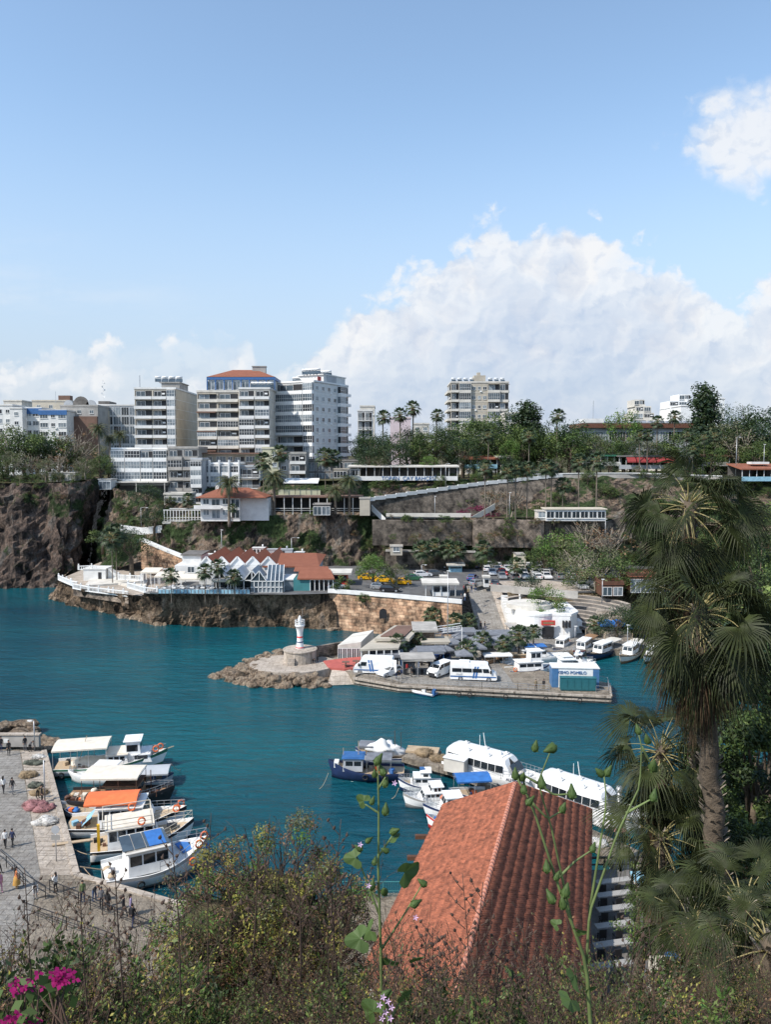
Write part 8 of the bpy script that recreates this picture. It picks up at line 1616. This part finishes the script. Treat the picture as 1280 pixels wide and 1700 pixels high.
# ---------------- foreground palms ----------------
def frond(seed,el,Lp,Rb,dead=False,nseg=34):
 r = random.Random(seed); m = MB(); P = []; p = Vector((0,0,0)); e = el
 for j in range(8):P.append(p.copy()); p = p+Vector((math.cos(e),r.gauss(0,.02),math.sin(e)))*Lp/7; e-=(.10 if not dead else.05)*r.uniform(.6,1.4)
 m.tube(P,[.026,.022,.018,.015,.013,.011,.010,.008],5,1); f = (P[-1]-P[-2]).normalized(); s = Vector((0,1,0)); nrm = f.cross(s).normalized(); nrm = nrm if nrm.z>0 else-nrm; o = P[-1]
 roll = r.uniform(-1.0,1.0); s = (s*math.cos(roll)+nrm*math.sin(roll)); nrm = f.cross(s).normalized(); A = 2.1 if not dead else 1.3
 rs = [.04,.3,.55,.72,.88,1.0]; drp = r.uniform(.9,2.0); s = (s+nrm*r.uniform(-.5,.5)).normalized()
 for k in range(nseg):
  ph = -A+2*A*(k+.5)/nseg; dph = A/nseg; L = Rb*(1-.16*abs(ph)/A)*r.uniform(.9,1.08); fold = .30*abs(math.sin(ph)); tw = r.gauss(0,.05); g = drp*r.uniform(.7,1.4)*(1.5 if dead else 1)
  pts = []
  for q in rs:
   ww = min(q,.46)*dph*Rb*.80*(1 if q<.56 else max(0.0,(1.03-q)/.48))
   a = ph+tw*max(0,q-.5); c = o+(f*math.cos(a)+s*math.sin(a))*L*q+nrm*(fold*L*q*.5); c.z-=g*Rb*max(0,q-.38)**1.7*1.1
   sd = (s*math.cos(a)-f*math.sin(a))
   if q>.6:sd = (sd+Vector((r.gauss(0,.4),r.gauss(0,.4),r.gauss(0,.4)))).normalized()
   pts.append((c-sd*ww,c-nrm*ww*.55,c+sd*ww))
  for i in range(len(rs)-1):
   a,b = pts[i],pts[i+1]; m.face([a[0],a[1],b[1],b[0]],0,True); m.face([a[1],a[2],b[2],b[1]],0,True)
 return m.mesh('dead_frond' if dead else 'frond',[M['palm_dead' if dead else 'palm_leaf'],M['petiole' if not dead else 'palm_dead']])
FR = [(el,frond(200+i,R(el),lp,rb))for i,(el,lp,rb)in enumerate([(75,.7,.75),(62,.95,.85),(50,1.05,.9),(38,1.1,.95),(26,1.15,1.0),(14,1.15,1.0),(2,1.15,1.0),(-10,1.15,.98),(-22,1.1,.95),(-34,1.05,.95),(-46,1.0,.9),(-58,.95,.9)])]
FD = [frond(230+i,R(el),.9,1.0,True,22)for i,el in enumerate([-45,-60,-70,-78,-84])]
def bigpalm(label,c,base,n,s,rt,dead=22,seed=1,lo=-60,deadspan=1.6,wind=.5):
 r = random.Random(seed); base = Vector(base); c = Vector(c); t = thing('fan_palm',label,'palm',base); H = c-base; m = MB(); k = 26; P = [H*(i/k)+Vector((.05*math.sin(i),.04*math.cos(i*1.3),0))for i in range(k+1)]
 m.tube(P,[rt*(1.25-.3*i/k)*(1+.06*(i%2))for i in range(k+1)],12)
 for i in range(int(H.length*34)):
  u = r.random(); a = r.uniform(0,6.28); p = H*u+Vector((math.cos(a),math.sin(a),0))*rt*(1.2-.3*u); d = Vector((math.cos(a),math.sin(a),1.4)).normalized(); sd = Vector((-math.sin(a),math.cos(a),0)); w = rt*.36
  m.face([p-sd*w-d*.02,p+sd*w-d*.02,p+d*.15+sd*w*.5+Vector((math.cos(a),math.sin(a),0))*.05,p+d*.15-sd*w*.5+Vector((math.cos(a),math.sin(a),0))*.05],1)
 m.obj('trunk',[M['bark'],M['bark_pale']],t)
 for i in range(n):
  el = 78+(lo-78)*(i/n)+r.uniform(-7,7); me = min(FR,key=lambda q:abs(q[0]-el))[1]; az = i*2.39996+r.uniform(-.25,.25); az = az+wind*math.sin(-az)*.6
  put(me,'frond',t,H+Vector((math.cos(az)*.08,math.sin(az)*.08,-.45*(i/n)*s)),az,s*r.uniform(.8,1.15)).rotation_euler = (r.gauss(0,.3),r.gauss(0,.16),az)
 for i in range(dead):
  az = i*2.39996; put(r.choice(FD),'dead_frond',t,H+Vector((math.cos(az)*rt*.6,math.sin(az)*rt*.6,-.3-deadspan*r.random())),az,s*r.uniform(.55,.85))
 return t
bigpalm('tallest shaggy fan palm, whose crown shows pale radiating leaf stalks',D(1145,832,20.5),D(1172,1480,21.5),38,1.0,.18,18,3,-62,1.4)
bigpalm('lower fan palm in front with a brown skirt of dead leaves and a scaly trunk',D(1160,1008,19.5),D(1194,1475,19.5),56,1.12,.20,34,5,-84,1.4)
bigpalm('small fan palm with hanging dull green leaves left of the scaly trunk',D(1098,1240,21.5),D(1104,1520,21.5),42,.92,.13,20,8,-80,2.2); bigpalm('fan palm clump under the small palm with one bright lit leaf',D(1098,1385,20.5),D(1100,1540,20.5),36,.9,.13,12,9,-80,1.3)
bigpalm('low fan palm at the lower right with an upright lit leaf',D(1236,1500,12.5),(12.5*.47,12.5,24.6),34,.78,.13,20,11,-80,1.3); bigpalm('low fan palm cut by the right edge near the bottom',D(1280,1560,10),(5.1,10,26.5),30,.62,.14,14,12,-60,.9); bigpalm('small dark fan palm between the tiled building and the low palms',D(1150,1530,14.5),(5.8,14.5,22.5),30,.66,.13,8,13,-60,.8)
def bigtree(label,c,rx,ry,rz_,base,n,ls,mats,wts,seed,name='tree',ncl=90):
 t = thing(name,label,'tree',base); c = Vector(c)-Vector(base); put(crown('crown',seed,rx,ry,rz_,ncl,n,ls,mats,0,wts,rc=.26,lw=.45,bottom=-1),'crown',t,c)
 m = MB(); m.tube([(0,0,-.5),c*.5,c],[.25,.18,.08],8); r = random.Random(seed)
 for k in range(14):e = c+Vector((r.gauss(0,.4)*rx,r.gauss(0,.4)*ry,r.gauss(0,.4)*rz_)); m.tube([c*r.uniform(.4,.9),e],[.07,.02],5)
 m.obj('trunk',M['bark'],t)
LF = ['leaf_mid','leaf_dark','leaf_light','leaf_blue']
bigtree('dense green tree filling the right edge behind the scaly palm trunk',D(1262,1270,25),1.75,1.7,3.9,(11.9,25,20),30000,.15,LF,[5,4,2,2],301)
bigtree('dark tree above it at the right edge beside the palm crown',D(1300,1120,30),2.4,2.2,3.6,(15,30,16),22000,.19,LF,[3,6,1,3],302)
bigtree('green tree far behind the scaly trunk closing the gap to the water',D(1255,1250,34),2.9,2.2,4.6,(15.6,34,8),24000,.2,LF,[4,5,1,2],305)
bigtree('dark green tree on the far bank right of the palm crown',D(1262,960,60),3.6,3,6.0,(29.5,60,14),16000,.26,LF,[3,6,1,3],306)
bigtree('dark leafy tree between the scaly palm trunk and the low palms',D(1225,1440,22),1.6,1.4,1.6,(10.2,22,20),12000,.14,LF,[3,6,1,3],303); bigtree('small bright leafed tree beside the terrace tables',D(1078,1520,24),1.0,.9,1.5,(8.1,24,18.0),6500,.085,['leaf_light','leaf_mid','leaf_bright'],[3,4,2],304)
# ---------------- garden scrub ----------------
def near_shrub(seed,mats,h=1.3,nst=11,leaf=.035,dens=1.0,pods=True):
 r = random.Random(seed); st = MB(); lf = MB(); k = len(mats)
 def leaf_at(p,d,s,mi):
  a = (d+Vector((r.gauss(0,.5),r.gauss(0,.5),r.gauss(.1,.5)))).normalized(); n = a.orthogonal().normalized(); b = a.cross(n).normalized(); n2 = (b*math.cos(q:=r.uniform(0,6.28))+n*math.sin(q))
  lf.face([p,p+a*s*.5+n2*s*.24,p+a*s,p+a*s*.5-n2*s*.24],mi)
 for i in range(nst):
  az = r.uniform(0,6.28); p = Vector((math.cos(az)*.1,math.sin(az)*.1,0)); d = Vector((math.cos(az)*r.uniform(.1,.6),math.sin(az)*r.uniform(.1,.6),1)).normalized(); L = h*r.uniform(.6,1.15); n = 9; pts = [p.copy()]; br = []
  for j in range(n):
   d = (d+Vector((r.gauss(0,.14),r.gauss(0,.14),.03))).normalized(); p = p+d*L/n; pts.append(p.copy())
   if j>1:
    for _ in range(2):br.append((p.copy(),(d*.6+Vector((r.gauss(0,.6),r.gauss(0,.6),r.uniform(-.1,.6)))).normalized(),L*r.uniform(.12,.34)))
  st.tube(pts,[.009*(1-.8*j/n)for j in range(n+1)],4,cap=False); mi = r.randrange(k)
  for b,d2,l2 in br:
   q = [b]; dd = d2.copy()
   for j in range(4):dd = (dd+Vector((r.gauss(0,.2),r.gauss(0,.2),.05))).normalized(); q.append(q[-1]+dd*l2/4)
   st.tube(q,[.004,.0035,.003,.0025,.002],3,cap=False)
   for j in range(int(12*dens)):u = r.random()*3.99; c = q[int(u)].lerp(q[int(u)+1],u%1); leaf_at(c+Vector((r.gauss(0,.012),r.gauss(0,.012),r.gauss(0,.012))),dd,leaf*r.uniform(.6,1.5),mi if r.random()<.7 else r.randrange(k))
 return st.mesh('stems',M['twig']),lf.mesh('leaves',[M[x]for x in mats])
NS = [near_shrub(401,['leaf_dry','leaf_light','twig']),near_shrub(402,['leaf_mid','leaf_gold','leaf_dry'],leaf=.045),near_shrub(403,['leaf_dry','leaf_dark','leaf_gold'],1.5),near_shrub(404,['leaf_mid','leaf_light','leaf_bright'],1.1,13,.06),near_shrub(405,['leaf_dry','twig','leaf_olive'],1.6,9,.03,.6),near_shrub(406,['leaf_dark','leaf_mid','leaf_dark'],1.2,14,.07,1.0)]
r_ = random.Random(77); GS = 'dry shrubs of the near garden'; kindtxt = ['brown dry leafed','olive and yellow leafed','tall rust and green','fresh green leafed','bare thin twigged','dense dark green']
def zone(px,py):return 'below the left promenade' if px<300 else 'below the rounded mound' if px<600 else 'in front of the tiled roof' if px<980 else 'under the low palms'
def nshrub(px,py,Y,top,i=None,wide=1.0):
 i = r_.choice([0,0,1,2,3,4,4,5])if i is None else i; p = D(px,py,Y); tp = D(px,top,Y).z; z0 = hillz(p.x,Y); h = max(.5,tp-z0); t = thing('shrub','%s shrub %s'%(kindtxt[i],zone(px,py)),'shrub',(p.x,Y,z0-.05),r_.uniform(0,6.28),GS); sc = h/1.7; w = min(sc*1.1,1.7)*wide; t.scale = (w,w,sc); put(NS[i][0],'stems',t); put(NS[i][1],'leaves',t)
def edge_top(px):
 K = [(0,1500),(120,1520),(230,1535),(310,1470),(350,1410),(450,1385),(540,1410),(575,1500),(620,1560),(700,1600),(800,1600),(950,1580),(1060,1560),(1120,1580),(1280,1540)]
 for a,b in zip(K,K[1:]):
  if a[0]<=px<=b[0]:return a[1]+(b[1]-a[1])*(px-a[0])/(b[0]-a[0])
 return 1540
for k in range(128):
 px = -30+1340*((k*.618034)%1); Y = r_.uniform(3.6,7.5)if k%3 else r_.uniform(7.5,11); e = edge_top(px); base = 1600 if 300<px<590 else e+10; nshrub(px,1700,Y,base+r_.uniform(5,85 if px<600 or px>990 else 60)*(1 if k%3 else.5),None,1.0)
for k in range(16):px = 560+r_.random()*440; nshrub(px,1700,r_.uniform(2.6,3.6),r_.uniform(1590,1670),r_.choice([0,3,1,4]),.8)
for k in range(14):nshrub(r_.uniform(600,960),1700,r_.uniform(4,6),r_.uniform(1560,1620),r_.choice([4,0,2]),.7)
# rounded mound overgrown with climbers
for k,(px,py,rx,rz_,Y,lab)in enumerate([(452,1500,1.5,1.25,13,'tall rounded mound of dry climbers and green leaves left of the tiled roof'),(360,1540,1.05,.85,12,'lower left shoulder of the overgrown mound'),(540,1560,.8,1.1,12,'dark right flank of the overgrown mound')]):
 c = D(px,py,Y); b = (c.x,Y,hillz(c.x,Y)-.1); t = thing('climber_mound' if not k else 'shrub',lab,'shrub',b); cc = c-Vector(b)
 put(crown('leaves',501+k,rx,1.2,rz_,110,21000 if not k else 9000,.055,['leaf_olive','leaf_dry','leaf_bright' if k<2 else 'leaf_dark','leaf_gold','twig'],0,[4,2,5,3,2]if k<2 else[1,3,3,3,4],rc=.20,lw=.4,bottom=-1,hollow=.7),'leaves',t,cc)
 m = MB(); r = random.Random(k)
 for j in range(150):d = Vector((r.gauss(0,1),r.gauss(0,1),r.gauss(.2,1))).normalized(); e = Vector((d.x*rx,d.y*1.2,d.z*rz_))*r.uniform(.85,1.12); q = Vector((0,0,-rz_*.6))+cc; mid = (q+e+cc)/2+Vector((r.gauss(0,.2),r.gauss(0,.2),.2)); m.tube([q,mid,e+cc,e+cc+Vector((r.gauss(0,.12),r.gauss(0,.12),.15))],[.02,.01,.006,.003],4)
 m.obj('stems',M['twig'],t); m = MB(); m.blob(tuple(cc),.66,n=12,k=8,amp=.2,seed=2,sc_=(rx*.85,1.0,rz_*.55)); m.obj('dead_thatch',M['scrub_ground'],t)
for k in range(16):nshrub(r_.uniform(340,560),1700,11.0,r_.uniform(1450,1530),r_.choice([0,1,4]),.7)
# tall flowering stems in front of the roof
def stemplant(label,lines,Y,rad,buds,leaves=(),name='wild_flower',mt='twig_green',bs=.022,cat='wild flower',flowers=(),group=None):
 O = D(lines[0][0][0],lines[0][0][1],Y); t = thing(name,label,cat,O,0,group); m = MB(); r = random.Random(len(label))
 for k,ln in enumerate(lines):
  P = [D(x,y,Y+.02*k+.01*i)-O for i,(x,y)in enumerate(ln)]; P = resample(P,len(P)*3); n = len(P); rr_ = rad if k==0 else rad*.62; m.tube(P,[rr_*(1-.6*i/n)for i in range(n)],6)
 m.obj('stem',M[mt],t)
 for x,y in buds:
  c = D(x,y,Y)-O; m = MB(); s = bs*r.uniform(.75,1.15); m.lathe([(.15*s,-1.0*s),(.62*s,-.6*s),(.7*s,-.1*s),(.42*s,.5*s),(.12*s,1.3*s)],n=7)
  for q in range(5):a = q*1.26; m.face([(.6*s*math.cos(a),.6*s*math.sin(a),-.7*s),(.75*s*math.cos(a+.5),.75*s*math.sin(a+.5),-.6*s),(.5*s*math.cos(a+.25),.5*s*math.sin(a+.25),.7*s)])
  o = m.obj('bud',M['leaf_mid' if mt!='twig' else 'twig'],t,c); o.rotation_euler = (r.gauss(0,.35),r.gauss(0,.5),0)
 for x,y,sz,an in leaves:
  sz*=.5; c = D(x,y,Y)-O; m = MB(); n = 9; edge = []
  for q in range(-n,n+1):a = q/n*2.5; rad_ = sz*(.62+.38*math.cos(a*.5))*(1+.22*math.cos(a*3.2)); edge.append((rad_*math.cos(a),rad_*math.sin(a),-.25*abs(math.sin(a))*sz+.06*sz*math.cos(5*a)))
  for a,b in zip(edge,edge[1:]):m.face([(0,0,0),a,b])
  o = m.obj('leaf',M['leaf_mid'],t,c); o.rotation_euler = (R(-50)+r.gauss(0,.3),r.gauss(0,.4),an)
 for x,y in flowers:
  m = MB()
  for q in range(5):a = q*1.257; m.face([(0,0,0),(.007*math.cos(a-.4),.007*math.sin(a-.4),.004),(.013*math.cos(a),.013*math.sin(a),.005),(.007*math.cos(a+.4),.007*math.sin(a+.4),.004)])
  o = m.obj('flower',M['petal_pink'],t,D(x,y,Y-.02)-O); o.rotation_euler = (R(65),0,0)
stemplant('tall mallow stem with lobed green leaves rising left of the tiled roof',[[(634,1760),(633,1600),(628,1450),(629,1350),(627,1262)],[(630,1520),(600,1440),(588,1412)],[(629,1420),(650,1390),(655,1380)],[(631,1580),(670,1520),(700,1470)],[(629,1350),(606,1335)],[(628,1310),(640,1290)],[(631,1500),(612,1470)]],3.0,.0085,[(628,1262),(622,1285),(635,1280),(640,1300),(618,1330),(640,1345),(612,1395),(622,1430),(640,1412),(655,1380),(596,1408),(702,1466),(690,1500),(618,1470),(638,1480)],[(604,1330,.06,2.8),(590,1424,.085,3.0),(650,1392,.07,.6),(672,1448,.12,.5),(598,1558,.11,3.2),(614,1545,.09,2.6),(640,1590,.10,-.4),(690,1590,.07,.4)],flowers=[(598,1402),(690,1523),(612,1470),(655,1300)])
stemplant('tall green thistle stem with pointed buds crossing the right roof slope',[[(985,1760),(974,1600),(924,1461),(882,1331),(856,1288)],[(974,1600),(979,1516),(1025,1385),(1063,1305),(1066,1240),(1060,1215)],[(950,1533),(915,1370),(893,1300),(915,1245)],[(979,1516),(1008,1330),(1003,1285)],[(882,1331),(910,1360),(935,1345)],[(924,1461),(955,1430),(985,1410)],[(893,1300),(868,1286)],[(893,1300),(920,1320),(950,1318)],[(1066,1240),(1085,1275)],[(1040,1350),(1085,1325)]],2.5,.0085,[(856,1286),(915,1243),(889,1240),(868,1290),(997,1283),(1010,1281),(1060,1212),(1075,1228),(1085,1272),(935,1342),(950,1316),(985,1408),(925,1455),(908,1440),(940,1480),(880,1330),(1086,1322),(915,1490),(935,1500),(870,1310),(900,1300)],[(955,1620,.085,-1.4),(948,1660,.09,-2.0),(980,1640,.05,.3),(960,1545,.05,-.5),(925,1535,.04,2.5)],cat='thistle',name='thistle')
stemplant('green leaf clump and pale fluffy flower head at the bottom centre',[[(640,1760),(645,1690),(640,1650)],[(645,1700),(670,1650)]],2.6,.008,[(640,1650)],[(640,1660,.08,1.5),(668,1650,.07,.5),(620,1680,.09,2.8),(1,1,.001,0)][:3],flowers=[(636,1655),(644,1662),(630,1668),(650,1672),(640,1680),(634,1690),(648,1690)])
K = [(780,1700,768,1450),(790,1700,802,1465),(756,1700,742,1560),(560,1600,546,1395),(552,1600,566,1360),(500,1600,492,1388),(300,1640,284,1390),(205,1640,190,1440),(345,1600,350,1350),(1040,1700,1058,1520),(1090,1700,1078,1540),(880,1700,868,1530),(700,1700,708,1550),(60,1700,40,1440),(150,1700,132,1470),(640,1700,660,1590),(820,1700,835,1560),(930,1700,900,1590),(730,1700,718,1540),(420,1560,428,1398)]
for k,(x0,y0,x1,y1)in enumerate(K):
 r = random.Random(k); L = [[(x0,y0+30),((x0+x1)/2+r.uniform(-6,6),(y0+y1)/2),(x1,y1)]]; B = []
 for j in range(11):u = .25+.7*j/11; bx,by = x0+(x1-x0)*u,y0+(y1-y0)*u; s = 1 if j%2 else-1; q = (bx+s*r.uniform(9,26),by-r.uniform(10,32)); L.append([(bx,by),((bx+q[0])/2+s*2,(by+q[1])/2),q]); B+=[q,((bx+q[0])/2,(by+q[1])/2)]
 stemplant('dry brown seed stalk %s, %s'%(zone(x0,y0),['one','another','a taller one','a thin one'][k%4]),L,3.0+r.random()*1.2,.0042,B,name='dry_stalk',mt='twig',bs=.011,cat='dry plant',group='dry seed stalks of the near garden')
 # bougainvillea at the lower left
def bougain(label,px,py,Y,n,rx,seed):
 r = random.Random(seed); c = D(px,py,Y); t = thing('bougainvillea',label,'flowering shrub',c); m = MB()
 for _ in range(n):
  p = Vector((r.gauss(0,rx),r.gauss(0,rx*.5),r.gauss(0,rx*.42)))
  for q in range(3):
   a = q*2.09+r.uniform(-.3,.3); u = Vector((math.cos(a),r.uniform(-.6,.1),math.sin(a))).normalized(); w = u.cross(Vector((0,1,0))).normalized(); s = .019*r.uniform(.7,1.2); m.face([p,p+u*s*.5+w*s*.42,p+u*s,p+u*s*.5-w*s*.42])
 m.obj('bracts',M['bract'],t); m = MB()
 for _ in range(n//2):p = Vector((r.gauss(0,rx*1.3),r.gauss(0,rx*.6),r.gauss(-.03,rx*.6))); u = Vector((r.gauss(0,1),r.gauss(0,1),r.gauss(0,1))).normalized(); w = u.orthogonal().normalized(); s = .06; m.face([p,p+u*s*.5+w*s*.3,p+u*s,p+u*s*.5-w*s*.3])
 m.obj('leaves',M['leaf_mid'],t); m = MB()
 for _ in range(6):m.tube([(r.gauss(0,.03),.1,-.9),(r.gauss(0,.1),.05,-.4),(r.gauss(0,rx),0,r.gauss(0,rx*.4))],[.008,.006,.003],5)
 m.obj('stems',M['twig'],t)
bougain('magenta bougainvillea sprig, right and highest of the three at the lower left',98,1622,2.6,34,.028,1); bougain('magenta bougainvillea sprig below and left of the highest one',40,1638,2.6,16,.03,2); bougain('magenta bougainvillea sprig at the very bottom left corner',30,1698,2.5,30,.04,3)
